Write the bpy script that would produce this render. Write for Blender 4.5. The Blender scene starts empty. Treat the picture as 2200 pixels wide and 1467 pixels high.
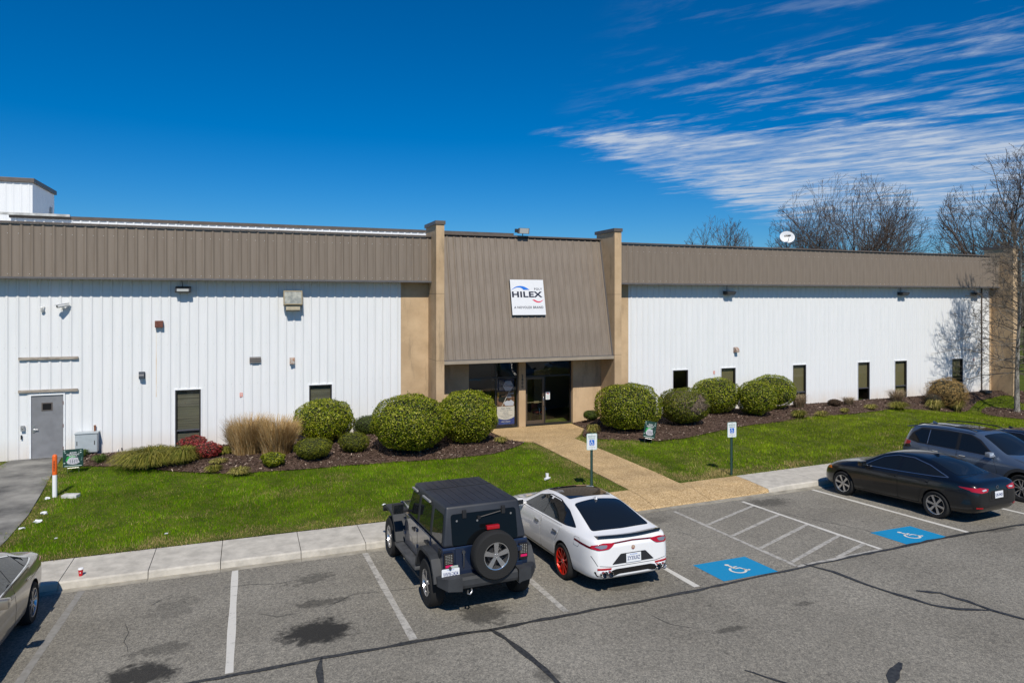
import bpy, bmesh, math, random
import numpy as np
from mathutils import Vector, Matrix
from mathutils.bvhtree import BVHTree
from mathutils.geometry import delaunay_2d_cdt

SC = bpy.context.scene
COL = SC.collection
rad = math.radians
RNG = np.random.default_rng(7)
random.seed(7)

# ------------------------------------------------------------------ camera, sky, sun, exposure
TH = rad(21.178)                      # facade direction against the picture plane
CAM_H = 5.35
cam_data = bpy.data.cameras.new('camera')
cam = bpy.data.objects.new('camera', cam_data)
COL.objects.link(cam)
cam.location = (0, 0, CAM_H)
cam.rotation_euler = (rad(90), 0, -TH)
cam_data.sensor_width = 36
cam_data.lens = 1468 / 2200 * 36
cam_data.shift_y = -(733.5 - 645) / 2200
cam_data.clip_end = 3000
SC.camera = cam

SUN_EL, SUN_AZ = rad(47.5), rad(11.0)   # azimuth measured from -Y towards -X
sun_dir = Vector((-math.sin(SUN_AZ) * math.cos(SUN_EL), -math.cos(SUN_AZ) * math.cos(SUN_EL), math.sin(SUN_EL)))
sd = bpy.data.lights.new('sun', 'SUN')
sd.energy = 4.75
sd.angle = rad(0.53)
sd.color = (1.0, 0.94, 0.84)
sun = bpy.data.objects.new('sun', sd)
COL.objects.link(sun)
sun.rotation_euler = (-sun_dir).to_track_quat('-Z', 'Y').to_euler()
sun.location = (0, -20, 40)

world = bpy.data.worlds.new('World')
SC.world = world
world.use_nodes = True

def build_sky():
    nt = world.node_tree
    nt.nodes.clear()
    N = lambda t: nt.nodes.new(t)
    L = nt.links.new
    out = N('ShaderNodeOutputWorld'); bg = N('ShaderNodeBackground')
    bg.inputs['Strength'].default_value = 0.085
    sky = N('ShaderNodeTexSky'); sky.sky_type = 'NISHITA'; sky.sun_disc = False
    sky.sun_elevation = SUN_EL
    sky.sun_rotation = math.pi + SUN_AZ
    sky.altitude = 0; sky.air_density = 1.0; sky.dust_density = 0.3; sky.ozone_density = 3.0
    tint = N('ShaderNodeMix'); tint.data_type = 'RGBA'; tint.blend_type = 'MULTIPLY'; tint.inputs[0].default_value = 1
    L(sky.outputs[0], tint.inputs[6]); tint.inputs[7].default_value = (0.50, 0.765, 1.06, 1)
    hs = N('ShaderNodeHueSaturation'); hs.inputs['Saturation'].default_value = 1.22
    L(tint.outputs[2], hs.inputs['Color'])
    # high thin cloud, laid out on a flat deck above the place
    tc = N('ShaderNodeTexCoord'); sep = N('ShaderNodeSeparateXYZ'); L(tc.outputs['Generated'], sep.inputs[0])
    def M(op, a, b=None, c=None):
        m = N('ShaderNodeMath'); m.operation = op
        for i, v in enumerate((a, b, c)):
            if v is None: continue
            if isinstance(v, (int, float)): m.inputs[i].default_value = v
            else: L(v, m.inputs[i])
        return m.outputs[0]
    def SS(v, a, b):
        m = N('ShaderNodeMapRange'); m.interpolation_type = 'SMOOTHSTEP'
        L(v, m.inputs[0]); m.inputs[1].default_value = a; m.inputs[2].default_value = b
        m.inputs[3].default_value = 0; m.inputs[4].default_value = 1
        return m.outputs[0]
    zz = M('MAXIMUM', sep.outputs[2], 0.03)
    px = M('DIVIDE', sep.outputs[0], zz); py = M('DIVIDE', sep.outputs[1], zz)
    along = M('SUBTRACT', M('MULTIPLY', px, 0.5), M('MULTIPLY', py, 0.866))
    across = M('ADD', M('MULTIPLY', px, 0.866), M('MULTIPLY', py, 0.5))
    def noise(sa, sc_, scale, detail, rough, dist, off):
        cmb = N('ShaderNodeCombineXYZ')
        L(M('MULTIPLY_ADD', along, sa, off), cmb.inputs[0]); L(M('MULTIPLY_ADD', across, sc_, off * .7), cmb.inputs[1])
        n = N('ShaderNodeTexNoise'); n.inputs['Scale'].default_value = scale; n.inputs['Detail'].default_value = detail
        n.inputs['Roughness'].default_value = rough; n.inputs['Distortion'].default_value = dist
        L(cmb.outputs[0], n.inputs[0]); return n.outputs[0]
    rip = noise(1.15, 3.2, 1.0, 8, 0.60, 0.25, 3.1)
    big = noise(0.35, 0.6, 1.0, 4, 0.55, 0.3, 8.4)
    fine = noise(4.2, 9.5, 1.0, 8, 0.66, 0.3, 1.7)
    fil = noise(2.2, 5.6, 1.0, 8, 0.64, 0.35, 5.2)
    up = M('SUBTRACT', py, M('MULTIPLY_ADD', px, -0.52, 4.62))
    lo = M('SUBTRACT', M('MULTIPLY_ADD', px, 0.70, 2.62), py)
    edge = M('ADD', M('MULTIPLY', M('SUBTRACT', rip, .5), 1.7), M('MULTIPLY', M('SUBTRACT', fine, .5), 0.9))
    band = M('MULTIPLY', SS(M('ADD', up, edge), -0.25, 0.35), SS(M('ADD', lo, edge), -0.1, 0.6))
    band = M('MULTIPLY', band, SS(M('ADD', px, M('MULTIPLY', edge, .5)), 1.45, 2.3))
    fleck = M('MULTIPLY', SS(M('SUBTRACT', px, M('MULTIPLY', py, 0.30)), 0.45, 1.6), SS(lo, 0.0, 0.6))
    far = SS(px, 6, 11)
    d1 = SS(M('ADD', M('MULTIPLY', rip, 0.55), M('MULTIPLY', big, 0.45)), 0.24, 0.60)
    d1 = M('MULTIPLY', d1, SS(M('ADD', M('MULTIPLY', fine, .5), M('MULTIPLY', fil, .5)), 0.26, 0.62))
    d2 = M('MULTIPLY', SS(M('ADD', M('MULTIPLY', fil, .6), M('MULTIPLY', rip, .4)), 0.47, 0.66), SS(big, 0.30, 0.50))
    d2 = M('MULTIPLY', d2, SS(fine, 0.3, 0.6))
    dens = M('ADD', M('MULTIPLY', band, M('MULTIPLY', d1, 0.82)), M('MULTIPLY', M('MULTIPLY', fleck, d2), 0.58))
    dens = M('MULTIPLY', dens, M('SUBTRACT', 1.0, M('MULTIPLY', far, 0.35)))
    dens = M('MINIMUM', M('MULTIPLY', dens, SS(sep.outputs[2], 0.035, 0.14)), 0.85)
    mix = N('ShaderNodeMix'); mix.data_type = 'RGBA'
    L(dens, mix.inputs[0]); L(hs.outputs[0], mix.inputs[6]); mix.inputs[7].default_value = (6.6, 7.4, 8.6, 1)
    L(mix.outputs[2], bg.inputs['Color']); L(bg.outputs[0], out.inputs[0])
build_sky()

vs = SC.view_settings
vs.view_transform = 'Standard'; vs.look = 'None'; vs.exposure = 0.0; vs.gamma = 1.0; vs.use_curve_mapping = False
SC.render.engine = 'CYCLES'
SC.cycles.use_denoising = True
SC.cycles.max_bounces = 8
SC.cycles.transparent_max_bounces = 12
SC.cycles.sample_clamp_indirect = 6

# ------------------------------------------------------------------ materials
def srgb(r, g, b):
    f = lambda v: (v / 255 / 12.92) if v / 255 <= 0.04045 else ((v / 255 + 0.055) / 1.055) ** 2.4
    return (f(r), f(g), f(b))

MATS = {}
def mat(name, col, rough=0.6, metal=0.0, spec=0.5, var=0.0, vscale=6.0, bump=0.0, bscale=40.0, col2=None, coat=0.0, attr=None, vdetail=5, stretch=None, trans=0.0, flake=0.0):
    """procedural principled material: base colour varied by noise, optional fine relief"""
    if name in MATS: return MATS[name]
    m = bpy.data.materials.new(name); m.use_nodes = True
    nt = m.node_tree; N = nt.nodes.new; L = nt.links.new
    b = nt.nodes['Principled BSDF']
    b.inputs['Roughness'].default_value = rough; b.inputs['Metallic'].default_value = metal
    b.inputs['Specular IOR Level'].default_value = spec
    b.inputs['Coat Weight'].default_value = coat; b.inputs['Coat Roughness'].default_value = 0.04
    c1 = (*col, 1); b.inputs['Base Color'].default_value = c1
    tc = N('ShaderNodeTexCoord'); src = tc.outputs['Object']
    if stretch:
        mp = N('ShaderNodeMapping'); mp.inputs['Scale'].default_value = stretch; L(src, mp.inputs[0]); src = mp.outputs[0]
    last = None
    if var or col2:
        n = N('ShaderNodeTexNoise'); n.inputs['Scale'].default_value = vscale; n.inputs['Detail'].default_value = vdetail; n.inputs['Roughness'].default_value = 0.6
        L(src, n.inputs[0])
        r = N('ShaderNodeValToRGB'); L(n.outputs[0], r.inputs[0])
        c2 = col2 if col2 else tuple(min(1, v * (1 + var)) for v in col)
        c0 = col if col2 else tuple(v * (1 - var) for v in col)
        r.color_ramp.elements[0].position = 0.36; r.color_ramp.elements[0].color = (*c0, 1)
        r.color_ramp.elements[1].position = 0.64; r.color_ramp.elements[1].color = (*c2, 1)
        last = r.outputs[0]
    if attr:
        a = N('ShaderNodeAttribute'); a.attribute_name = attr
        if last is None:
            rgb = N('ShaderNodeRGB'); rgb.outputs[0].default_value = c1; last = rgb.outputs[0]
        mx = N('ShaderNodeMix'); mx.data_type = 'RGBA'; mx.blend_type = 'MULTIPLY'; mx.inputs[0].default_value = 1
        L(last, mx.inputs[6]); L(a.outputs['Color'], mx.inputs[7]); last = mx.outputs[2]
    if last is not None: L(last, b.inputs['Base Color'])
    if bump:
        n2 = N('ShaderNodeTexNoise'); n2.inputs['Scale'].default_value = bscale; n2.inputs['Detail'].default_value = 4; L(src, n2.inputs[0])
        bp = N('ShaderNodeBump'); bp.inputs['Strength'].default_value = bump; bp.inputs['Distance'].default_value = 0.02
        L(n2.outputs[0], bp.inputs['Height']); L(bp.outputs[0], b.inputs['Normal'])
    if trans:
        t = N('ShaderNodeBsdfTranslucent'); ms = N('ShaderNodeMixShader'); ms.inputs[0].default_value = trans
        if last is not None: L(last, t.inputs[0])
        else: t.inputs[0].default_value = c1
        L(b.outputs[0], ms.inputs[1]); L(t.outputs[0], ms.inputs[2]); L(ms.outputs[0], nt.nodes['Material Output'].inputs[0])
    MATS[name] = m
    return m

def nodes_of(m): return m.node_tree.nodes, m.node_tree.links.new
# ------------------------------------------------------------------ mesh helpers
def finish(me, mats, smooth=False, angle=None):
    if not isinstance(mats, (list, tuple)): mats = [mats]
    for m in mats: me.materials.append(m)
    if smooth:
        me.polygons.foreach_set('use_smooth', [True] * len(me.polygons))
        if angle: me.set_sharp_from_angle(angle=rad(angle))
    me.update()

def link(name, me, parent=None, loc=None, rot=None):
    o = bpy.data.objects.new(name, me); COL.objects.link(o)
    if parent is not None: o.parent = parent
    if loc is not None: o.location = loc
    if rot is not None: o.rotation_euler = rot
    return o

def tag(o, label=None, cat=None, group=None, kind=None):
    if label: o['label'] = label
    if cat: o['category'] = cat
    if group: o['group'] = group
    if kind: o['kind'] = kind
    return o

def thing(name, label, cat, loc=(0, 0, 0), rz=0, group=None):
    o = bpy.data.objects.new(name, None); COL.objects.link(o)
    o.empty_display_size = 0.2
    o.location = loc; o.rotation_euler = (0, 0, rz)
    return tag(o, label, cat, group)

class MB:
    """collects shapes into one mesh"""
    def __init__(s): s.v = []; s.f = []; s.mi = []; s.cur = 0
    def mark(s, i): s.cur = i; return s
    def add(s, vs, fs):
        o = len(s.v); s.v += [tuple(v) for v in vs]
        for f in fs: s.f.append(tuple(i + o for i in f)); s.mi.append(s.cur)
        return s
    def box(s, x0, x1, y0, y1, z0, z1, M=None, bev=0.0):
        if bev:
            b = min(bev, (x1 - x0) * .49, (y1 - y0) * .49, (z1 - z0) * .49)
            bm = bmesh.new(); bmesh.ops.create_cube(bm, size=1)
            for v in bm.verts: v.co = Vector(((x0 + x1) / 2 + v.co.x * (x1 - x0), (y0 + y1) / 2 + v.co.y * (y1 - y0), (z0 + z1) / 2 + v.co.z * (z1 - z0)))
            bmesh.ops.bevel(bm, geom=bm.edges[:], offset=b, segments=2, profile=0.7, affect='EDGES')
            bm.verts.index_update()
            vs = [v.co.copy() for v in bm.verts]; fs = [[v.index for v in f.verts] for f in bm.faces]; bm.free()
        else:
            vs = [Vector(p) for p in ((x0, y0, z0), (x1, y0, z0), (x1, y1, z0), (x0, y1, z0), (x0, y0, z1), (x1, y0, z1), (x1, y1, z1), (x0, y1, z1))]
            fs = [(0, 3, 2, 1), (4, 5, 6, 7), (0, 1, 5, 4), (1, 2, 6, 5), (2, 3, 7, 6), (3, 0, 4, 7)]
        if M is not None: vs = [M @ v for v in vs]
        return s.add(vs, fs)
    def prism(s, poly, a0, a1, axis='y', M=None):
        """poly: 2D outline; extruded from a0 to a1 along axis.  axis y: (x,z) poly, axis x: (y,z), axis z: (x,y)"""
        n = len(poly)
        def P(p, a): return {'y': (p[0], a, p[1]), 'x': (a, p[0], p[1]), 'z': (p[0], p[1], a)}[axis]
        vs = [Vector(P(p, a0)) for p in poly] + [Vector(P(p, a1)) for p in poly]
        if M is not None: vs = [M @ v for v in vs]
        fs = [tuple(range(n)), tuple(range(2 * n - 1, n - 1, -1))] + [(i, i + n, (i + 1) % n + n, (i + 1) % n) for i in range(n)]
        return s.add(vs, fs)
    def tube(s, pts, r, n=8, cap=True):
        pts = [Vector(p) for p in pts]; rs = r if isinstance(r, (list, tuple)) else [r] * len(pts)
        vs = []; fs = []; up = None
        for i, p in enumerate(pts):
            d = (pts[min(i + 1, len(pts) - 1)] - pts[max(i - 1, 0)]).normalized()
            if up is None: up = Vector((0, 0, 1)) if abs(d.z) < .9 else Vector((1, 0, 0))
            a = d.cross(up).normalized(); b = a.cross(d).normalized(); up = b
            for k in range(n):
                t = 2 * math.pi * k / n
                vs.append(p + (a * math.cos(t) + b * math.sin(t)) * rs[i])
        for i in range(len(pts) - 1):
            for k in range(n): fs.append((i * n + k, i * n + (k + 1) % n, (i + 1) * n + (k + 1) % n, (i + 1) * n + k))
        if cap:
            fs.append(tuple(range(n - 1, -1, -1))); fs.append(tuple(range((len(pts) - 1) * n, len(pts) * n)))
        return s.add(vs, fs)
    def lathe(s, prof, n=24, axis='z', M=None, closed=False, cap=True):
        """prof: (radius, height) pairs turned about axis"""
        vs = []
        for r, h in prof:
            for k in range(n):
                t = 2 * math.pi * k / n; c, q = r * math.cos(t), r * math.sin(t)
                vs.append(Vector({'z': (c, q, h), 'y': (c, h, q), 'x': (h, c, q)}[axis]))
        if M is not None: vs = [M @ v for v in vs]
        fs = []
        m = len(prof)
        for i in range(m if closed else m - 1):
            j = (i + 1) % m
            for k in range(n): fs.append((i * n + k, i * n + (k + 1) % n, j * n + (k + 1) % n, j * n + k))
        if not closed and cap:
            if prof[0][0] > 1e-5: fs.append(tuple(range(n - 1, -1, -1)))
            if prof[-1][0] > 1e-5: fs.append(tuple(range((m - 1) * n, m * n)))
        return s.add(vs, fs)
    def ribbon(s, pts, w, z=0.0, M=None):
        """flat strip in the XY plane following pts"""
        pts = [Vector((p[0], p[1], 0)) for p in pts]; L = []; R = []
        ws = w if isinstance(w, (list, tuple)) else [w] * len(pts)
        for i, p in enumerate(pts):
            d = (pts[min(i + 1, len(pts) - 1)] - pts[max(i - 1, 0)]).normalized(); nrm = Vector((-d.y, d.x, 0))
            L.append(p + nrm * ws[i] / 2); R.append(p - nrm * ws[i] / 2)
        vs = [Vector((q.x, q.y, z)) for a in zip(L, R) for q in a]
        if M is not None: vs = [M @ v for v in vs]
        return s.add(vs, [(2 * i, 2 * i + 1, 2 * i + 3, 2 * i + 2) for i in range(len(pts) - 1)])
    def mesh(s, name, mats, smooth=False, angle=None, fixn=True):
        me = bpy.data.meshes.new(name); me.from_pydata(s.v, [], s.f)
        if fixn:
            bm = bmesh.new(); bm.from_mesh(me); bmesh.ops.recalc_face_normals(bm, faces=bm.faces[:]); bm.to_mesh(me); bm.free()
        me.polygons.foreach_set('material_index', s.mi)
        finish(me, mats, smooth, angle); return me
    def build(s, name, mats, parent=None, smooth=False, angle=None, loc=None, rot=None, fixn=True):
        return link(name, s.mesh(name, mats, smooth, angle, fixn), parent, loc, rot)

def npmesh(name, verts, faces, mats, fattr=None, smooth=False):
    """fast mesh from arrays; fattr: per-face rgb stored as 'tone'"""
    me = bpy.data.meshes.new(name)
    nv, nf = len(verts), len(faces); k = faces.shape[1]
    me.vertices.add(nv); me.vertices.foreach_set('co', np.ascontiguousarray(verts, dtype=np.float32).ravel())
    me.loops.add(nf * k); me.loops.foreach_set('vertex_index', np.ascontiguousarray(faces, dtype=np.int32).ravel())
    me.polygons.add(nf); me.polygons.foreach_set('loop_start', np.arange(0, nf * k, k, dtype=np.int32))
    if fattr is not None:
        a = me.attributes.new('tone', 'FLOAT_COLOR', 'FACE')
        c = np.ones((nf, 4), dtype=np.float32); c[:, :3] = fattr
        a.data.foreach_set('color', c.ravel())
    me.update(calc_edges=True); me.validate()
    finish(me, mats, smooth); return me

def text_mesh(txt, size, mt, depth=0.004, bold=0.0, align='CENTER', sx=1.0, space=1.0, name='lettering'):
    cu = bpy.data.curves.new('t', 'FONT'); cu.body = txt; cu.size = size; cu.extrude = depth; cu.offset = bold
    cu.align_x = align; cu.align_y = 'CENTER'; cu.space_character = space; cu.resolution_u = 3
    o = bpy.data.objects.new('t', cu); COL.objects.link(o)
    dg = bpy.context.evaluated_depsgraph_get()
    me = bpy.data.meshes.new_from_object(o.evaluated_get(dg))
    bpy.data.objects.remove(o); bpy.data.curves.remove(cu)
    me.name = name
    if sx != 1.0:
        for v in me.vertices: v.co.x *= sx
    me.materials.clear(); me.materials.append(mt)
    return me

FACE_FRONT = Matrix.Rotation(rad(90), 4, 'X')     # text standing up, facing -Y

def put_text(txt, size, mt, parent, loc, rot=(rad(90), 0, 0), name='lettering', **k):
    return link(name, text_mesh(txt, size, mt, name=name, **k), parent, loc, rot)

def smoothstep(a, b, x):
    t = np.clip((np.asarray(x, dtype=float) - a) / (b - a), 0, 1); return t * t * (3 - 2 * t)

def in_poly(px, py, poly):
    px = np.asarray(px); py = np.asarray(py); inside = np.zeros(px.shape, bool); n = len(poly); j = n - 1
    for i in range(n):
        xi, yi = poly[i]; xj, yj = poly[j]
        cond = ((yi > py) != (yj > py)) & (px < (xj - xi) * (py - yi) / (yj - yi + 1e-12) + xi)
        inside ^= cond; j = i
    return inside

def copy_tree(o, parent=None):
    c = o.copy(); COL.objects.link(c); c.parent = parent
    for ch in list(o.children): copy_tree(ch, c)
    return c

def vnoise(x, y, seed=0):
    """smooth value noise, numpy"""
    r = np.random.default_rng(seed).random((64, 64))
    xi = np.floor(x).astype(int); yi = np.floor(y).astype(int); fx = x - xi; fy = y - yi
    fx = fx * fx * (3 - 2 * fx); fy = fy * fy * (3 - 2 * fy)
    g = lambda a, b: r[a % 64, b % 64]
    return (g(xi, yi) * (1 - fx) + g(xi + 1, yi) * fx) * (1 - fy) + (g(xi, yi + 1) * (1 - fx) + g(xi + 1, yi + 1) * fx) * fy
# ------------------------------------------------------------------ ground levels
def S1(a, b, v): return float(smoothstep(a, b, v))
def gz(x, y):
    x = np.asarray(x, float); y = np.asarray(y, float)
    dip = -0.65 * smoothstep(29, 37, x) * np.where(x > 42.5, 1.0, 1 - smoothstep(24.0, 27.1, y)) * smoothstep(17.4, 20.6, y)
    ent = -0.13 * smoothstep(23.2, 26.6, y) * smoothstep(7.8, 9.4, x) * (1 - smoothstep(13.0, 14.6, x))
    bump = 0.05 * (vnoise(x * .55 + 3, y * .55, 1) - .5) * smoothstep(17.0, 18.5, y) * (1 - smoothstep(26, 27, y))
    return dip + ent + bump
def lot_z(y):
    y = np.asarray(y, float)
    return np.where(y > 9.5, -0.150 + 0.045 * (15.1 - y), np.where(y > -2, 0.102 + 0.018 * (9.5 - y), 0.309 + .004 * (-2 - y)))
def kerb_y(x): return 15.02 + 0.030 * max(0.0, x - 2)
def back_y(x): return 16.53 + 0.045 * max(0.0, x - 4) - 0.045 * max(0.0, x - 22)
def ramp(x): return S1(7.2, 9.2, x) * (1 - S1(12.9, 14.6, x))
def walk_z(x, y):
    t = 1 - S1(kerb_y(x) + .15, kerb_y(x) + 1.1, y)
    return -0.115 * ramp(x) * t

def grid_sheet(name, xs, ys, zf, mt, parent=None):
    X, Y = np.meshgrid(xs, ys); Z = zf(X, Y)
    v = np.stack([X, Y, Z], -1).reshape(-1, 3); nx, ny = len(xs), len(ys)
    i = np.arange(nx - 1); j = np.arange(ny - 1); I, J = np.meshgrid(i, j)
    a = (J * nx + I).ravel(); f = np.stack([a, a + 1, a + nx + 1, a + nx], -1)
    return link(name, npmesh(name, v, f, mt, smooth=True), parent)

# materials of the ground
def asphalt_material():
    m = mat('asphalt', (0.165, 0.163, 0.152), rough=0.9, spec=0.25)
    N_, L = nodes_of(m); N = N_.new; b = N_['Principled BSDF']
    tc = N('ShaderNodeTexCoord'); P = tc.outputs['Object']
    def noise(scale, det=4, rough=.6, dist=0):
        n = N('ShaderNodeTexNoise'); n.inputs['Scale'].default_value = scale; n.inputs['Detail'].default_value = det
        n.inputs['Roughness'].default_value = rough; n.inputs['Distortion'].default_value = dist; L(P, n.inputs[0]); return n.outputs[0]
    def rmp(v, a, b_, ca, cb):
        r = N('ShaderNodeValToRGB'); L(v, r.inputs[0]); r.color_ramp.elements[0].position = a; r.color_ramp.elements[1].position = b_
        r.color_ramp.elements[0].color = (*ca, 1); r.color_ramp.elements[1].color = (*cb, 1); return r.outputs[0]
    def mul(a, c, f=1.0):
        x = N('ShaderNodeMix'); x.data_type = 'RGBA'; x.blend_type = 'MULTIPLY'; x.inputs[0].default_value = f; L(a, x.inputs[6]); L(c, x.inputs[7]); return x.outputs[2]
    vor = N('ShaderNodeTexVoronoi'); vor.inputs['Scale'].default_value = 55; L(P, vor.inputs[0])
    stones = rmp(vor.outputs['Color'], 0.1, 0.9, (0.60, 0.60, 0.60), (1.52, 1.47, 1.40))
    base = rmp(noise(0.35, 5), .35, .68, (0.182, 0.171, 0.148), (0.245, 0.232, 0.203))
    c = mul(base, stones, 0.85)
    c = mul(c, rmp(noise(16, 6, .7), .34, .62, (0.70, 0.70, 0.70), (1.12, 1.12, 1.1)))
    # oil and drip stains, each at its own spot on the lot
    sep = N('ShaderNodeSeparateXYZ'); L(P, sep.inputs[0])
    wob = noise(3.4, 6, .65, .4); wob2 = noise(11, 5, .6)
    def M(op, a, b_=None, c_=None):
        q = N('ShaderNodeMath'); q.operation = op
        for i, v in enumerate((a, b_, c_)):
            if v is None: continue
            if isinstance(v, (int, float)): q.inputs[i].default_value = v
            else: L(v, q.inputs[i])
        return q.outputs[0]
    def SSm(v, a, b_):
        q = N('ShaderNodeMapRange'); q.interpolation_type = 'SMOOTHSTEP'; L(v, q.inputs[0])
        q.inputs[1].default_value = a; q.inputs[2].default_value = b_; q.inputs[3].default_value = 0; q.inputs[4].default_value = 1; return q.outputs[0]
    tot = None
    for (sx, sy, rx, ry, am, wam) in STAINS:
        dx = M('DIVIDE', M('SUBTRACT', sep.outputs[0], sx), rx); dy = M('DIVIDE', M('SUBTRACT', sep.outputs[1], sy), ry)
        d = M('SQRT', M('ADD', M('MULTIPLY', dx, dx), M('MULTIPLY', dy, dy)))
        d = M('ADD', d, M('MULTIPLY', M('SUBTRACT', wob, .5), wam)); d = M('ADD', d, M('MULTIPLY', M('SUBTRACT', wob2, .5), wam * .55))
        k = M('MULTIPLY', M('SUBTRACT', 1.0, SSm(d, 0.55, 1.10)), am)
        tot = k if tot is None else M('MAXIMUM', tot, k)
    dk = N('ShaderNodeMix'); dk.data_type = 'RGBA'; L(tot, dk.inputs[0]); L(c, dk.inputs[6]); dk.inputs[7].default_value = (0.024, 0.023, 0.021, 1)
    # scattered small dark spots
    sp = M('MULTIPLY', SSm(noise(5.5, 3, .5), 0.66, 0.74), SSm(noise(0.5, 2), .48, .62))
    dk2 = N('ShaderNodeMix'); dk2.data_type = 'RGBA'; L(M('MULTIPLY', sp, .5), dk2.inputs[0]); L(dk.outputs[2], dk2.inputs[6]); dk2.inputs[7].default_value = (0.045, 0.043, 0.038, 1)
    L(dk2.outputs[2], b.inputs['Base Color'])
    bp = N('ShaderNodeBump'); bp.inputs['Strength'].default_value = .6; bp.inputs['Distance'].default_value = .012
    L(vor.outputs['Distance'], bp.inputs['Height']); L(bp.outputs[0], b.inputs['Normal'])
    return m
STAINS = [(1.06, 11.38, 0.66, 0.52, .97, 1.5), (1.2, 12.6, 0.55, 0.16, .55, 2.4), (1.15, 13.9, 0.5, 0.32, .5, 3.0), (-1.45, 10.95, 0.56, 0.42, .92, 1.6),
          (-1.25, 11.7, 0.5, 0.22, .45, 3.0), (-1.2, 13.4, .45, .45, .3, 3.4), (3.75, 10.95, 0.5, 0.46, .68, 2.0), (13.2, 14.75, .75, .42, .55, 2.4), (6.6, 11.1, .45, .22, .5, 2.2),
          (3.9, 8.75, .22, .2, .5, 1.6), (7.2, 8.9, .3, .10, .55, 1.5), (9.0, 9.2, .22, .10, .5, 1.5), (16.3, 10.62, .5, .10, .5, 1.5), (18, 14.9, 1.0, .5, .5, 2.4), (9.4, 14.6, .6, .3, .35, 2.6)]
ASPHALT = asphalt_material()
CONC = mat('sidewalk_concrete', (0.45, 0.42, 0.365), rough=.88, spec=.25, var=.16, vscale=3.5, bump=.4, bscale=60, vdetail=12)
GUTTER = mat('gutter_concrete', (0.30, 0.275, 0.225), rough=.9, spec=.2, var=.22, vscale=3.0, bump=.25, bscale=40, vdetail=9)
OLDCONC = mat('old_path_concrete', (0.09, 0.088, 0.084), rough=.9, spec=.2, col2=(0.27, 0.26, 0.235), vscale=.8, bump=.2, bscale=50, vdetail=10)
DARKJOINT = mat('joint_dirt', (0.05, 0.045, 0.035), rough=.95)
def aggregate_material():
    m = mat('exposed_aggregate', (0.36, 0.25, 0.13), rough=.85, spec=.3)
    N_, L = nodes_of(m); N = N_.new; b = N_['Principled BSDF']; tc = N('ShaderNodeTexCoord'); P = tc.outputs['Object']
    v = N('ShaderNodeTexVoronoi'); v.inputs['Scale'].default_value = 42; L(P, v.inputs[0])
    r = N('ShaderNodeValToRGB'); L(v.outputs['Color'], r.inputs[0]); e = r.color_ramp.elements
    e[0].position = .15; e[0].color = (0.29, 0.19, 0.085, 1); e[1].position = .9; e[1].color = (0.62, 0.46, 0.265, 1)
    e2 = e.new(.5); e2.color = (0.47, 0.32, 0.155, 1)
    n = N('ShaderNodeTexNoise'); n.inputs['Scale'].default_value = 1.3; n.inputs['Detail'].default_value = 6; L(P, n.inputs[0])
    r2 = N('ShaderNodeValToRGB'); L(n.outputs[0], r2.inputs[0]); r2.color_ramp.elements[0].position = .3; r2.color_ramp.elements[1].position = .7
    r2.color_ramp.elements[0].color = (.80, .80, .80, 1); r2.color_ramp.elements[1].color = (1.1, 1.1, 1.1, 1)
    x = N('ShaderNodeMix'); x.data_type = 'RGBA'; x.blend_type = 'MULTIPLY'; x.inputs[0].default_value = 1; L(r.outputs[0], x.inputs[6]); L(r2.outputs[0], x.inputs[7])
    L(x.outputs[2], b.inputs['Base Color'])
    bp = N('ShaderNodeBump'); bp.inputs['Strength'].default_value = .5; bp.inputs['Distance'].default_value = .01; L(v.outputs['Distance'], bp.inputs['Height']); L(bp.outputs[0], b.inputs['Normal'])
    return m
AGG = aggregate_material()
TURF = mat('turf_soil', (0.045, 0.066, 0.008), rough=.95, spec=.1, col2=(0.10, 0.12, 0.018), vscale=1.6, bump=.8, bscale=30, vdetail=8)
MULCH = mat('bark_mulch', (0.035, 0.022, 0.015), rough=.95, spec=.15, col2=(0.125, 0.080, 0.060), vscale=26, bump=1.0, bscale=45, vdetail=6)

# ------------------------------------------------------------------ ground sheets
def far_ground(X, Y):
    z = np.full(X.shape, -0.75)
    return z
o = grid_sheet('ground', np.array([-1500, -300, -80, 60, 140, 300, 1500.]), np.array([-600, -60, 20, 60, 120, 400, 1800.]), far_ground,
               mat('field_grass', (0.05, 0.065, 0.02), rough=.95, col2=(0.11, 0.10, 0.045), vscale=.05, spec=.1)); tag(o, kind='structure')
lot = grid_sheet('parking_lot', np.array([-60, -20, -8, 0, 8, 16, 24, 40, 70.]), np.array([-60, -20, -2, 3, 7, 9.5, 10.5, 12, 13.5, 16.3]), lambda X, Y: lot_z(Y), ASPHALT)
tag(lot, kind='structure')
xs = np.concatenate([np.arange(-60, -10, 5), np.arange(-10, 48, .5), np.arange(48, 110, 6)]); ys = np.concatenate([np.arange(16.62, 27.5, .4), np.arange(28, 62, 4)])
lawn = grid_sheet('lawn', xs, ys, lambda X, Y: gz(X, Y) - .012, TURF); tag(lawn, kind='structure')

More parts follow.
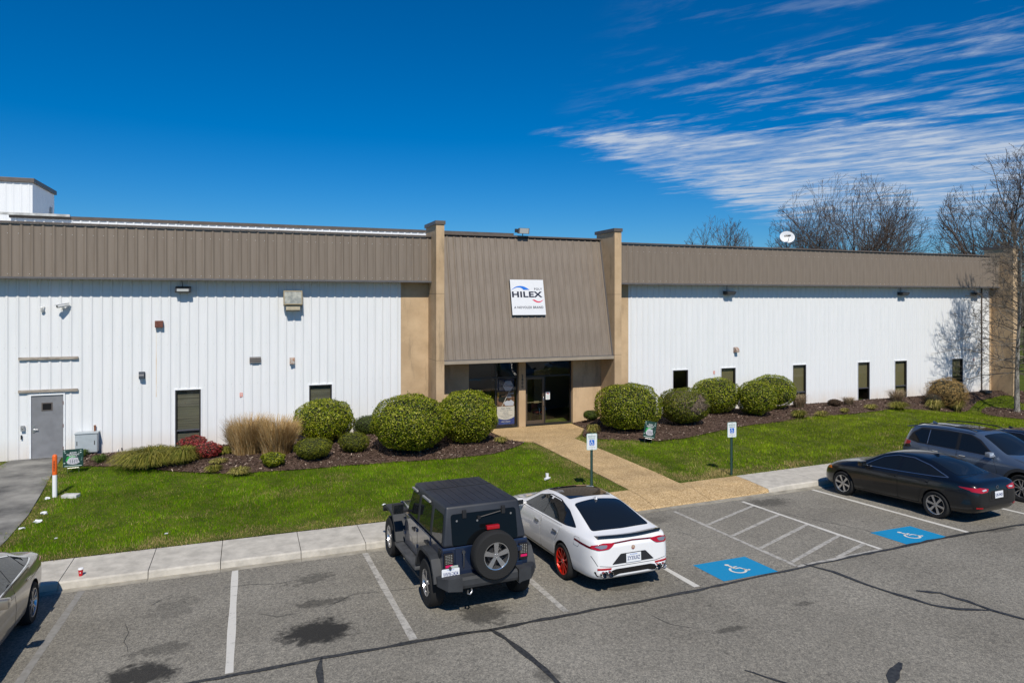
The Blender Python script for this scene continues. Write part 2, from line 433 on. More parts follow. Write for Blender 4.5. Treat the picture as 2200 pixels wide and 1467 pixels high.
PATH_R = [(9.4, 27.33), (9.38, 24.5), (10.05, 23.85), (10.08, 16.9), (11.8, 16.9), (11.82, 23.9), (12.55, 24.7), (13.35, 26.0), (13.4, 27.33)]
APRON = (8.35, 13.9)
LPATH = [(-8.6, 16.5), (-5.0, 16.5), (-5.0, 18.2), (-5.07, 20.1), (-5.38, 22.9), (-5.9, 27.3), (-7.35, 27.3), (-7.45, 24.0), (-8.6, 20.0)]
BED_L = [(-5.75, 27.32), (-5.6, 26.1), (-5.05, 25.55), (-3.78, 24.95), (-2.19, 23.75), (-0.42, 22.65), (1.49, 22.5), (3.21, 22.45), (4.73, 22.35), (6.24, 22.15), (7.99, 22.4), (9.2, 23.2), (9.8, 23.9), (9.36, 24.5), (9.36, 27.32)]
BED_R = [(13.42, 27.32), (13.35, 25.95), (12.5, 24.5), (12.3, 23.7), (13.28, 22.9), (14.63, 22.2), (16.04, 22.35), (17.85, 22.95), (20.34, 23.6), (22.86, 24.0), (25.5, 24.1), (29.06, 24.4), (31.9, 24.3), (35.1, 24.75), (37.6, 25.9), (40.5, 26.3), (42.5, 25.6), (43.0, 27.32)]
def ring_poly(cx, cy, r, ph=0): return [(cx + r * (1 + .08 * math.sin(3 * t + ph)) * math.cos(t), cy + r * .92 * math.sin(t)) for t in [2 * math.pi * k / 18 for k in range(18)]]
BED_T = ring_poly(37.5, 23.6, 1.75); BED_T2 = ring_poly(42.4, 24.6, 2.2, 1)

def edge_dist(px, py, poly):
    d = np.full(np.shape(px), 1e9)
    for i in range(len(poly)):
        ax, ay = poly[i]; bx, by = poly[(i + 1) % len(poly)]
        t = np.clip(((px - ax) * (bx - ax) + (py - ay) * (by - ay)) / ((bx - ax) ** 2 + (by - ay) ** 2), 0, 1)
        d = np.minimum(d, np.hypot(px - ax - t * (bx - ax), py - ay - t * (by - ay)))
    return d
def fill_poly(poly, step):
    """triangulate a polygon with interior points"""
    pts = []; 
    for i in range(len(poly)):
        a = Vector(poly[i]); b = Vector(poly[(i + 1) % len(poly)]); n = max(1, int((b - a).length / step))
        pts += [a + (b - a) * k / n for k in range(n)]
    nb = len(pts); xs = [p.x for p in pts]; ys = [p.y for p in pts]
    gx, gy = np.meshgrid(np.arange(min(xs), max(xs), step), np.arange(min(ys), max(ys), step)); gx = gx.ravel(); gy = gy.ravel()
    ok = in_poly(gx, gy, poly) & (edge_dist(gx, gy, poly) > step * .45)
    allp = pts + [Vector((a, b)) for a, b in zip(gx[ok], gy[ok])]
    r = delaunay_2d_cdt(allp, [(i, (i + 1) % nb) for i in range(nb)], [list(range(nb))], 1, 1e-5)
    return np.array([(p.x, p.y) for p in r[0]]), [f for f in r[2]]
def bed_z(px, py, poly):
    e = edge_dist(px, py, poly); wall = 27.35 - np.asarray(py)
    return gz(px, py) + .02 + .11 * smoothstep(0, .9, e) + .05 * smoothstep(0, 1.2, wall) * smoothstep(0, .9, e) + .025 * (vnoise(px * 3, py * 3, 5) - .5)
chips_v = []; chips_f = []; chips_c = []
def make_bed(poly):
    p, f = fill_poly(poly, .28)
    z = bed_z(p[:, 0], p[:, 1], poly)
    me = bpy.data.meshes.new('mulch_bed'); me.from_pydata([(a, b, c) for (a, b), c in zip(p, z)], [], f); finish(me, MULCH, True)
    o = link('mulch_bed', me); tag(o, kind='structure')
    xs = [q[0] for q in poly]; ys = [q[1] for q in poly]; area = (max(xs) - min(xs)) * (max(ys) - min(ys))
    n = int(area * (260 if min(xs) < 12 else 150)); cx = RNG.uniform(min(xs), max(xs), n); cy = RNG.uniform(min(ys), max(ys), n)
    k = in_poly(cx, cy, poly); cx, cy = cx[k], cy[k]; n = len(cx); cz = bed_z(cx, cy, poly) + RNG.uniform(.004, .02, n)
    L = RNG.uniform(.02, .055, n); W = RNG.uniform(.006, .018, n); a = RNG.uniform(0, math.pi, n); tl = RNG.normal(0, .35, n); tr = RNG.normal(0, .5, n)
    ux, uy, uz = np.cos(a) * np.cos(tl), np.sin(a) * np.cos(tl), np.sin(tl); wx, wy, wz = -np.sin(a) * np.cos(tr), np.cos(a) * np.cos(tr), np.sin(tr)
    C = np.stack([cx, cy, cz], -1); U = np.stack([ux, uy, uz], -1) * L[:, None]; Wv = np.stack([wx, wy, wz], -1) * W[:, None]
    q = np.stack([C - U - Wv, C + U - Wv, C + U + Wv, C - U + Wv], 1).reshape(-1, 3)
    base = sum(len(v) for v in chips_v); chips_v.append(q); chips_f.append(base + np.arange(4 * n).reshape(n, 4))
    t = RNG.choice(4, n, p=[.45, .3, .17, .08]); pal = np.array([(.045, .027, .018), (.10, .062, .046), (.17, .115, .09), (.34, .27, .21)])
    chips_c.append(pal[t] * RNG.uniform(.7, 1.3, (n, 1)))
    return o
for bp_ in (BED_L, BED_R, BED_T, BED_T2): make_bed(bp_)
CHIP = mat('bark_chip', (1, 1, 1), rough=.9, spec=.2, attr='tone')
tag(link('mulch_chips', npmesh('mulch_chips', np.concatenate(chips_v), np.concatenate(chips_f), CHIP, np.concatenate(chips_c))), 'loose dark brown bark chips lying over the planting beds', 'mulch', kind='stuff')

# ------------------------------------------------------------------ sidewalk slabs, kerb, gutter
walk = thing('sidewalk', None, None); tag(walk, kind='structure')
def slab(parent, x0, x1, mt, name='slab'):
    n = max(2, int((x1 - x0) / .25)); b = MB(); g = .007
    prof = lambda x: [(kerb_y(x) + .17, -.30), (kerb_y(x) + .175, -.13), (kerb_y(x) + .19, walk_z(x, kerb_y(x) + .2) - .03), (kerb_y(x) + .225, walk_z(x, kerb_y(x) + .225) - .002), (kerb_y(x) + .6, walk_z(x, kerb_y(x) + .6)), (kerb_y(x) + 1.0, walk_z(x, kerb_y(x) + 1.0)), (back_y(x), 0.0), (back_y(x), -.3)]
    vs = []; m = 8
    for i in range(n + 1):
        x = x0 + g + (x1 - x0 - 2 * g) * i / n; vs += [(x, y, z) for y, z in prof(x)]
    fs = [(i * m + k, i * m + k + 1, (i + 1) * m + k + 1, (i + 1) * m + k) for i in range(n) for k in range(m - 1)]
    fs += [tuple(range(m)), tuple(range(n * m + m - 1, n * m - 1, -1))]
    b.add(vs, fs); return b.build(name, mt, parent)
joints = [-9.2, -7.75, -6.3, -4.85, -3.35, -1.83, -.51, 1.07, 2.44, 3.95, 5.45, 6.95, APRON[0]]
for a, c in zip(joints, joints[1:]): slab(walk, a, c, CONC)
jr = [APRON[1]] + [APRON[1] + 1.9 * k for k in range(1, 18)]
for a, c in zip(jr, jr[1:]): slab(walk, a, c, CONC)
ja = [APRON[0], 10.05, 11.85, APRON[1]]
fp = thing('front_path', None, None); tag(fp, kind='structure')
for a, c in zip(ja, ja[1:]): slab(fp, a, c, AGG)
# joint filler just below the slab tops
b = MB(); xs_ = np.arange(-9.2, 46, .5)
vs = []
for x in xs_: vs += [(x, kerb_y(x) + .24, walk_z(x, kerb_y(x) + .24) - .02), (x, back_y(x) - .01, -.02)]
b.add(vs, [(2 * i, 2 * i + 1, 2 * i + 3, 2 * i + 2) for i in range(len(xs_) - 1)]); b.build('joint_filler', DARKJOINT, walk)
gut = thing('gutter', None, None); tag(gut, kind='structure')
gj = joints[:-1] + [8.5, 10.05, 11.85, 13.9] + jr[1:]
for a, c in zip(gj, gj[1:]):
    b = MB(); n = 6; vs = []
    for i in range(n + 1):
        x = a + .005 + (c - a - .01) * i / n; vs += [(x, kerb_y(x), -.142), (x, kerb_y(x) + .19, -.142)]
    for i in range(n + 1):
        x = a + .005 + (c - a - .01) * i / n; vs += [(x, kerb_y(x), -.35), (x, kerb_y(x) + .19, -.35)]
    q = 2 * (n + 1)
    fs = [(2 * i, 2 * i + 2, 2 * i + 3, 2 * i + 1) for i in range(n)] + [(2 * i, 2 * i + q, 2 * i + 2 + q, 2 * i + 2) for i in range(n)] + [(0, 1, 1 + q, q), (2 * n, 2 * n + q, 2 * n + 1 + q, 2 * n + 1)]
    b.add(vs, fs); b.build('gutter_slab', GUTTER, gut)

# front path slabs (exposed aggregate) and the old concrete path by the side door
def poly_slab(parent, poly, zf, mt, name='slab', step=.5):
    p, f = fill_poly(poly, step); n = len(p); z = zf(p[:, 0], p[:, 1])
    me = bpy.data.meshes.new(name); vs = [(a, b_, c) for (a, b_), c in zip(p, z)]
    k = len(poly); zb = [float(zf(np.array([q[0]]), np.array([q[1]]))[0]) for q in poly]
    o = len(vs); vs += [(q[0], q[1], h) for q, h in zip(poly, zb)] + [(q[0], q[1], h - .2) for q, h in zip(poly, zb)]
    fs = [tuple(q) for q in f] + [(o + i, o + (i + 1) % k, o + k + (i + 1) % k, o + k + i) for i in range(k)]
    me.from_pydata(vs, [], fs); finish(me, mt); return link(name, me, parent)
pz = lambda x, y: gz(x, y) * 1.0 + .022 - .05 * 0
smoothpz = lambda x, y: -0.13 * smoothstep(23.2, 26.6, y) + .02 * smoothstep(17.2, 18.2, y) + .001
G = .008
poly_slab(fp, [(9.4, 27.34), (9.38, 24.5), (9.75, 24.12), (12.1, 24.12), (12.55, 24.7), (13.35, 26.0), (13.4, 27.34)], smoothpz, AGG)
for y0, y1 in ((16.83, 18.9), (18.9, 21.5), (21.5, 24.12)):
    pl = [(10.07, y0 + G), (11.81, y0 + G), (11.82, y1 - G), (10.06, y1 - G)]
    if y1 > 24: pl = [(10.07, y0 + G), (11.81, y0 + G), (11.82, 23.85), (12.08, y1 - G), (9.77, y1 - G), (10.06, 23.85)]
    poly_slab(fp, pl, smoothpz, AGG)
sp = thing('side_path', None, None); tag(sp, kind='structure')
def lp_x(y, side):
    pts = [(16.5, -8.6, -5.0), (18.2, -8.6, -5.0), (20.1, -8.5, -5.07), (22.9, -7.9, -5.38), (27.3, -7.35, -5.9)]
    return float(np.interp(y, [p[0] for p in pts], [p[1 + side] for p in pts]))
ly = [16.56, 18.3, 20.2, 22.4, 24.8, 27.3]
for a, c in zip(ly, ly[1:]):
    poly_slab(sp, [(lp_x(a, 0), a + G), (lp_x(a, 1), a + G), (lp_x(c, 1), c - G), (lp_x(c, 0), c - G)], lambda x, y: gz(x, y) * 0 + .018, OLDCONC)

# ------------------------------------------------------------------ painted lines, symbols, tar seams
def worn(name, paint, wear, under=(0.20, 0.19, 0.17), scale=9):
    m = mat(name, paint, rough=.75, spec=.3); N_, L = nodes_of(m); N = N_.new; b = N_['Principled BSDF']
    tc = N('ShaderNodeTexCoord'); n = N('ShaderNodeTexNoise'); n.inputs['Scale'].default_value = scale; n.inputs['Detail'].default_value = 9; n.inputs['Roughness'].default_value = .72; L(tc.outputs['Object'], n.inputs[0])
    r = N('ShaderNodeValToRGB'); L(n.outputs[0], r.inputs[0]); e = r.color_ramp.elements
    e[0].position = wear - .10; e[0].color = (*under, 1); e[1].position = wear + .10; e[1].color = (*paint, 1); L(r.outputs[0], b.inputs['Base Color']); return m
WHITE_LINE = worn('white_line_paint', (0.56, 0.54, 0.49), .34)
OLD_LINE = worn('worn_line_paint', (0.42, 0.40, 0.36), .46)
FAINT_LINE = worn('faint_line_paint', (0.26, 0.25, 0.23), .50)
BLUE_PAINT = worn('blue_stall_paint', (0.006, 0.225, 0.44), .20, (0.05, .10, .14), 14)
SYM_PAINT = worn('symbol_paint', (0.62, 0.60, 0.54), .30, (0.1, .2, .3), 20)
TAR = mat('crack_sealer', (0.014, 0.014, 0.014), rough=.55, spec=.5, col2=(0.05, 0.05, 0.048), vscale=18, vdetail=8)
def drape(mb, h):
    mb.v = [(x, y, float(lot_z(y)) + h) for x, y, z in mb.v]; return mb
def line(x0, y0, x1, y1, w, mt, h=.004, name='parking_line'):
    n = max(2, int(math.hypot(x1 - x0, y1 - y0) / .35)); b = MB()
    pts = [(x0 + (x1 - x0) * i / n, y0 + (y1 - y0) * i / n) for i in range(n + 1)]
    ws = [w * (1 + .10 * math.sin(7.3 * i + x0)) for i in range(n + 1)]
    return drape(b.ribbon(pts, ws), h).build(name, mt, lot, fixn=False)
for x0, x1, mt in ((-2.92, -2.98, FAINT_LINE), (-.23, -.24, WHITE_LINE), (2.39, 2.42, OLD_LINE), (5.06, 5.06, OLD_LINE), (7.80, 7.76, WHITE_LINE), (15.35, 15.38, WHITE_LINE), (18.1, 18.1, WHITE_LINE), (20.85, 20.85, WHITE_LINE), (23.6, 23.6, WHITE_LINE)):
    line(x0, kerb_y(x0) - .02, x1, 10.50 + max(0, x1 - 6) * .028, .12, mt)
# access aisle between the two reserved stalls
ax = lambda y: 10.38 + (10.22 - 10.38) * (15.09 - y) / 4.5
bx_ = lambda y: 12.63
line(10.38, 15.08, ax(10.64), 10.64, .10, OLD_LINE); line(12.63, 15.15, 12.6, 10.74, .10, WHITE_LINE); line(10.2, 10.64, 12.62, 10.72, .10, OLD_LINE)
for yb in (14.05, 13.1, 12.15, 11.2):
    line(ax(yb - .35) + .06, yb - .35 + .02, 12.57, yb + .62, .10, OLD_LINE, .006)
line(11.35, 10.72, 12.57, 11.15, .10, OLD_LINE, .006)
def isa_symbol(mb, cx, cy, s, put):
    """wheelchair symbol drawn in a unit square, put(u,v) -> xyz"""
    def strip(pts, w):
        t = MB(); t.ribbon(pts, w); mb.add([put(cx + x * s, cy + y * s) for x, y, z in t.v], t.f)
    arc = [(-.06 + .27 * math.cos(t), -.16 + .27 * math.sin(t)) for t in np.linspace(rad(118), rad(368), 22)]
    strip(arc, .085)
    strip([(-.08, .30), (-.055, .0)], .10); strip([(-.075, .14), (.13, .14)], .08)
    strip([(-.085, .0), (.14, .0), (.27, -.33)], .09); strip([(.25, -.31), (.37, -.26)], .085)
    k = 14; mb.add([put(cx + s * (-.09 + .088 * math.cos(2 * math.pi * i / k)), cy + s * (.40 + .088 * math.sin(2 * math.pi * i / k))) for i in range(k)], [tuple(range(k))])
for (x0, x1, y0, y1) in ((8.38, 9.67, 10.57, 11.53), (13.37, 14.64, 10.75, 11.69)):
    b = MB(); n = 6
    b.add([(x0 + (x1 - x0) * i / n, y0 + (y1 - y0) * j / n, 0) for j in range(n + 1) for i in range(n + 1)], [(j * (n + 1) + i, j * (n + 1) + i + 1, (j + 1) * (n + 1) + i + 1, (j + 1) * (n + 1) + i) for j in range(n) for i in range(n)])
    sq = drape(b, .004).build('painted_square', BLUE_PAINT, lot, fixn=False)
    b = MB(); isa_symbol(b, (x0 + x1) / 2 + .02, (y0 + y1) / 2 - .02, .56, lambda x, y: (x, y, float(lot_z(y)) + .008))
    b.build('wheelchair_symbol', SYM_PAINT, sq, fixn=False)
def seam(pts, w, seed, h=.010):
    r = random.Random(seed); P = []
    for (a, c) in zip(pts, pts[1:]):
        n = max(2, int(math.hypot(c[0] - a[0], c[1] - a[1]) / .22)); P += [(a[0] + (c[0] - a[0]) * i / n, a[1] + (c[1] - a[1]) * i / n) for i in range(n)]
    P.append(pts[-1]); off = 0; Q = []; W = []
    for x, y in P:
        off = off * .85 + r.gauss(0, .012); Q.append((x + off, y + off)); W.append(w * r.uniform(.6, 1.35))
    W[0] *= .4; W[-1] *= .4
    return drape(MB().ribbon(Q, W), h).build('tar_seam', TAR, lot, fixn=False)
seam([(-6, 10.5), (-.79, 10.40), (1.02, 10.42), (3.63, 10.37), (7.71, 10.40), (10.21, 10.52), (12.6, 10.66), (15.39, 10.76), (17.5, 10.66), (30, 10.6)], .085, 1)
seam([(1.0, 10.42), (.93, 10.0), (.95, 9.4), (.9, 8.0)], .10, 2)
seam([(3.63, 10.37), (3.75, 9.9), (3.85, 9.35), (3.95, 8.6), (4.0, 8.0)], .085, 3)
from_px = lambda px, py: (lambda d: (lambda t: (d[0] * t, d[1] * t))((0.02 - CAM_H) / d[2]))(((px - 1100) / 1468 * math.cos(TH) + math.sin(TH), -(px - 1100) / 1468 * math.sin(TH) + math.cos(TH), -(py - 645) / 1468))
seam([from_px(*p) for p in ((1725, 1214), (1790, 1235), (1850, 1262), (1930, 1290), (2000, 1312), (2060, 1323), (2125, 1326))], .075, 4)
seam([from_px(*p) for p in ((1968, 1279), (2020, 1284), (2075, 1302), (2130, 1323), (2200, 1345), (2320, 1385))], .08, 5)
seam([from_px(*p) for p in ((1935, 1443), (1922, 1460), (1915, 1490))], .14, 6)
for i_, cr in enumerate((((1560, 1062), (1640, 1083), (1740, 1107), (1850, 1131), (1905, 1150)), ((268, 1330), (275, 1352), (262, 1375), (272, 1400)), ((320, 1290), (350, 1272), (372, 1262)), ((480, 1248), (540, 1240), (600, 1238), (640, 1230)), ((700, 1300), (760, 1268), (830, 1262), (905, 1255)), ((560, 1310), (600, 1318), (640, 1312)), ((1450, 1130), (1500, 1150), (1530, 1146)), ((1400, 1330), (1440, 1352), (1500, 1361)))):
    seam([from_px(*p) for p in cr], .010, 30 + i_, .006)
seam([from_px(*p) for p in ((1600, 1457), (1640, 1470), (1700, 1490))], .05, 7)
# ------------------------------------------------------------------ building materials
def streaky(name, c1, c2, rough, scale, stretch, spec=.4, **k): return mat(name, c1, rough=rough, spec=spec, col2=c2, vscale=scale, stretch=stretch, vdetail=8, **k)
WHITE_METAL = streaky('white_wall_metal', (0.69, 0.70, 0.70), (0.725, 0.73, 0.73), .45, 1.0, (4, 4, .5))
BROWN_METAL = streaky('brown_fascia_metal', (0.180, 0.145, 0.112), (0.210, 0.171, 0.134), .5, 1.2, (5, 5, .5))
BROWN_TRIM = mat('brown_trim', (0.105, 0.085, 0.070), rough=.5, var=.12, vscale=3)
GREY_TRIM = mat('grey_drip_trim', (0.10, 0.095, 0.095), rough=.45, var=.1, vscale=3)
BEIGE_TRIM = mat('beige_gutter_trim', (0.30, 0.25, 0.19), rough=.5, var=.1, vscale=2)
STUCCO = mat('tan_stucco', (0.42, 0.298, 0.178), rough=.92, spec=.15, col2=(0.55, 0.400, 0.248), vscale=.9, bump=.5, bscale=90, vdetail=10)
def soiled(m, soil, thresh, scale, stretch, amt):
    """adds dirt with its own shape over the base colour"""
    N_, L = nodes_of(m); N = N_.new; b = N_['Principled BSDF']; src = b.inputs['Base Color'].links[0].from_socket
    tc = N('ShaderNodeTexCoord'); mp = N('ShaderNodeMapping'); mp.inputs['Scale'].default_value = stretch; L(tc.outputs['Object'], mp.inputs[0])
    n = N('ShaderNodeTexNoise'); n.inputs['Scale'].default_value = scale; n.inputs['Detail'].default_value = 10; n.inputs['Roughness'].default_value = .7; L(mp.outputs[0], n.inputs[0])
    r = N('ShaderNodeMapRange'); L(n.outputs[0], r.inputs[0]); r.inputs[1].default_value = thresh; r.inputs[2].default_value = thresh + .14; r.inputs[4].default_value = amt
    x = N('ShaderNodeMix'); x.data_type = 'RGBA'; L(r.outputs[0], x.inputs[0]); L(src, x.inputs[6]); x.inputs[7].default_value = (*soil, 1); L(x.outputs[2], b.inputs['Base Color'])
soiled(CONC, (0.22, 0.20, 0.165), .58, 1.0, (1.3, 1.3, 1.3), .35); soiled(CONC, (0.17, 0.15, 0.12), .63, 30.0, (1, 1, 1), .55); soiled(GUTTER, (0.15, 0.125, 0.09), .52, 1.0, (2.5, 6, 2), .55)
soiled(STUCCO, (0.13, 0.105, 0.075), .55, 1.0, (2.4, 2.4, .45), .5)
soiled(WHITE_METAL, (0.56, 0.52, 0.46), .64, 1.0, (4, 4, .5), .16)
def base_splash(m, soil, h, amt):
    N_, L = nodes_of(m); N = N_.new; b = N_['Principled BSDF']; src = b.inputs['Base Color'].links[0].from_socket
    tc = N('ShaderNodeTexCoord'); sp_ = N('ShaderNodeSeparateXYZ'); L(tc.outputs['Object'], sp_.inputs[0]); n = N('ShaderNodeTexNoise'); n.inputs['Scale'].default_value = 1.4; n.inputs['Detail'].default_value = 8; L(tc.outputs['Object'], n.inputs[0])
    r = N('ShaderNodeMapRange'); L(sp_.outputs[2], r.inputs[0]); r.inputs[1].default_value = h; r.inputs[2].default_value = -.05; r.inputs[4].default_value = amt
    q = N('ShaderNodeMath'); q.operation = 'MULTIPLY'; L(r.outputs[0], q.inputs[0]); L(n.outputs[0], q.inputs[1])
    x = N('ShaderNodeMix'); x.data_type = 'RGBA'; L(q.outputs[0], x.inputs[0]); L(src, x.inputs[6]); x.inputs[7].default_value = (*soil, 1); L(x.outputs[2], b.inputs['Base Color'])
base_splash(WHITE_METAL, (.55, .42, .30), .75, .75)
soiled(BROWN_METAL, (0.30, 0.26, 0.22), .60, 1.0, (7, 7, .35), .35)
BRONZE = mat('bronze_frame', (0.022, 0.020, 0.020), rough=.4, spec=.5)
BRONZE_L = mat('bronze_door_frame', (0.10, 0.075, 0.055), rough=.4, metal=.3)
WHITE_TRIM = mat('white_trim', (0.74, 0.75, 0.76), rough=.45, var=.04)
DOOR_GREY = mat('grey_door_paint', (0.185, 0.188, 0.198), rough=.5, var=.12, vscale=2.5)
def glass_material(name, tint, refl=1.0, ior=1.5):
    m = bpy.data.materials.new(name); m.use_nodes = True; nt = m.node_tree; nt.nodes.clear(); N = nt.nodes.new; L = nt.links.new
    o = N('ShaderNodeOutputMaterial'); mx = N('ShaderNodeMixShader'); fr = N('ShaderNodeFresnel'); fr.inputs[0].default_value = ior
    t = N('ShaderNodeBsdfTransparent'); t.inputs[0].default_value = (*tint, 1); g = N('ShaderNodeBsdfGlossy'); g.inputs['Roughness'].default_value = .01; g.inputs[0].default_value = (refl, refl, refl, 1)
    ge = N('ShaderNodeNewGeometry'); iv = N('ShaderNodeMath'); iv.operation = 'SUBTRACT'; iv.inputs[0].default_value = 1; L(ge.outputs['Backfacing'], iv.inputs[1]); ml_ = N('ShaderNodeMath'); ml_.operation = 'MULTIPLY'; L(fr.outputs[0], ml_.inputs[0]); L(iv.outputs[0], ml_.inputs[1]); L(ml_.outputs[0], mx.inputs[0]); L(t.outputs[0], mx.inputs[1]); L(g.outputs[0], mx.inputs[2]); L(mx.outputs[0], o.inputs[0]); MATS[name] = m; return m
GLASS = glass_material('window_glass', (.90, .92, .90), 1.0, 1.5)
STORE_GLASS = glass_material('storefront_glass', (.90, .91, .91), 1.0, 1.6)
def blind_material():
    m = mat('blind_slats', (0.16, 0.13, 0.07), rough=.6); N_, L = nodes_of(m); N = N_.new; b = N_['Principled BSDF']; tc = N('ShaderNodeTexCoord')
    w = N('ShaderNodeTexWave'); w.bands_direction = 'Z'; w.inputs['Scale'].default_value = 13; w.inputs['Distortion'].default_value = .6; L(tc.outputs['Object'], w.inputs[0])
    r = N('ShaderNodeValToRGB'); L(w.outputs[0], r.inputs[0]); r.color_ramp.elements[0].color = (0.11, 0.09, .045, 1); r.color_ramp.elements[1].color = (0.25, 0.205, .105, 1); L(r.outputs[0], b.inputs['Base Color']); return m
BLIND = blind_material()
BLIND_DARK = mat('grey_blind_slats', (.085, .075, .055), rough=.6, col2=(.17, .15, .115), vscale=1.0, stretch=(.6, 1, 22), vdetail=3)
BLACK = mat('black_plastic', (0.012, 0.012, 0.013), rough=.5)
DARKGREY = mat('dark_grey_metal', (0.035, 0.037, 0.042), rough=.5)
GREY_PAINT = mat('grey_cabinet_paint', (0.36, 0.40, 0.42), rough=.5, var=.05)
STEEL = mat('brushed_steel', (0.55, 0.55, 0.55), rough=.3, metal=.9)
CHROME = mat('chrome', (0.75, 0.75, 0.76), rough=.08, metal=1)

# ------------------------------------------------------------------ corrugated sheets
PITCH = 0.3048
PROF = [(-.5, 0), (-.19, 0), (-.17, .006), (-.15, 0), (-.135, 0)]
def corr_x(xa, xb, x_ref):
    """profile points (x, projection) between xa and xb; ribs every PITCH from x_ref"""
    key = [(-.152, 0), (-.075, 0), (-.066, .005), (-.057, 0), (-.052, 0), (-.018, .028), (.018, .028), (.052, 0), (.057, 0), (.066, .005), (.075, 0)]
    pts = []
    k0 = int(math.floor((xa - x_ref) / PITCH)) - 1
    for k in range(k0, int((xb - x_ref) / PITCH) + 3):
        for dx, h in key: pts.append((x_ref + (k + .5) * PITCH + dx, h))
    xs = np.array([p[0] for p in pts]); hs = np.array([p[1] for p in pts])
    f = lambda x: float(np.interp(x, xs, hs))
    return [(xa, f(xa))] + [(x, h) for x, h in pts if xa + 1e-4 < x < xb - 1e-4] + [(xb, f(xb))]
def corr_piece(mb, xa, xb, za, zb, x_ref, place):
    p = corr_x(xa, xb, x_ref); n = len(p)
    vs = [place(x, za, h) for x, h in p] + [place(x, zb, h) for x, h in p]
    mb.add(vs, [(i, i + 1, n + i + 1, n + i) for i in range(n - 1)])
PANEL_W = PITCH * 3
def corr_wall(parent, x0, x1, z0, z1, place, mt, holes=(), name='wall_panel'):
    """row of sheets, each its own object, with rectangular openings left out"""
    n = int(math.ceil((x1 - x0) / PANEL_W - 1e-6)); cache = {}
    for i in range(n):
        a = x0 + i * PANEL_W; b_ = min(x1, a + PANEL_W)
        hs = [h for h in holes if h[1] > a and h[0] < b_]
        full = not hs and abs(b_ - a - PANEL_W) < 1e-6
        if full and 'me' in cache:
            link(name, cache['me'], parent, (a - cache['x'], 0, 0)); continue
        cuts = sorted({a, b_} | {min(max(v, a), b_) for h in hs for v in h[:2]})
        mb = MB()
        for u, w in zip(cuts, cuts[1:]):
            if w - u < 1e-4: continue
            zs = [(z0, z1)]
            for h in hs:
                if h[0] <= u + 1e-5 and h[1] >= w - 1e-5:
                    zs = [q for (p_, r_) in zs for q in ((p_, min(r_, h[2])), (max(p_, h[3]), r_)) if q[1] - q[0] > 1e-3]
            for p_, r_ in zs: corr_piece(mb, u, w, p_, r_, x0, place)
        me = mb.mesh(name, mt, fixn=False); link(name, me, parent)
        if full: cache['me'] = me; cache['x'] = a

YW = 27.35; YF = 26.87
bld = thing('warehouse_building', 'long low warehouse front of white ribbed metal under a brown fascia, tan entrance piers', 'building', (0, 0, 0))
WIN = [(-2.42, -1.58, .08, 2.11), (2.22, 3.07, .08, 2.08), (18.73, 19.58, 0, 2.04), (21.5, 22.36, 0, 2.04), (25.95, 26.82, 0, 2.04), (30.38, 31.22, 0, 2.03), (33.08, 33.98, 0, 2.02), (37.55, 38.45, 0, 2.0)]
DOOR = (-6.79, -5.86, 0.01, 2.13)
wall_place = lambda x, z, h: (x, YW - h, z)
holesL = [(a, b_, c, d) for a, b_, c, d in WIN if b_ < 6] + [(DOOR[0] - .03, DOOR[1] + .03, -.3, DOOR[3] + .03)]
corr_wall(bld, 5.78 - PANEL_W * 22, 5.78, -.25, 6.13, wall_place, WHITE_METAL, holesL)
corr_wall(bld, 16.33, 40.72, -.4, 6.13, wall_place, WHITE_METAL, [w for w in WIN if w[0] > 6])
fas_place = lambda x, z, h: (x, YF - h, z)
corr_wall(bld, 6.92 - PANEL_W * 24, 6.92, 6.13, 7.855, fas_place, BROWN_METAL, name='fascia_panel')
corr_wall(bld, 15.24, 40.88, 6.13, 7.855, fas_place, BROWN_METAL, name='fascia_panel')
for x0, x1 in ((6.92 - PANEL_W * 24, 6.915), (15.245, 40.875)):
    MB().box(x0, x1, YF - .06, YF + .02, 6.055, 6.128, bev=.008).build('drip_trim', GREY_TRIM, bld)
    MB().box(x0, x1, YF - .075, YF + .06, 7.885, 7.95, bev=.01).build('coping', BROWN_TRIM, bld)
    MB().box(x0, x1, YF + .021, YW + .3, 6.09, 6.14).build('soffit', GREY_TRIM, bld)
    MB().box(x0, x1, YF + .03, YF + .10, 6.15, 7.88).build('fascia_backing', BLACK, bld)
# screws
sv = MB()
for (xa, xb, zs, yy) in ((-9, 5.7, (5.45, 3.75, 2.25), YW - .001), (16.4, 40.6, (5.4, 3.75, 2.25), YW - .001), (-9, 6.9, (7.55, 6.22), YF - .001), (15.3, 40.8, (7.55, 6.22), YF - .001)):
    ref = 5.78 - PANEL_W * 22 if xb < 6 else (6.92 - PANEL_W * 24 if xb < 7 else (16.33 if xa > 16 else 15.24)); k = 0; x = ref + PITCH * .24
    while x < xb:
        if x > xa:
            for z in zs:
                if not any(w[0] - .03 < x < w[1] + .03 and w[2] < z < w[3] for w in WIN): sv.box(x - .009, x + .009, yy - .008, yy + .002, z - .009, z + .009)
        x += PITCH
so = sv.build('screw_heads', mat('screw_head', (0.55, 0.55, 0.53), rough=.4), bld); so['kind'] = 'stuff'
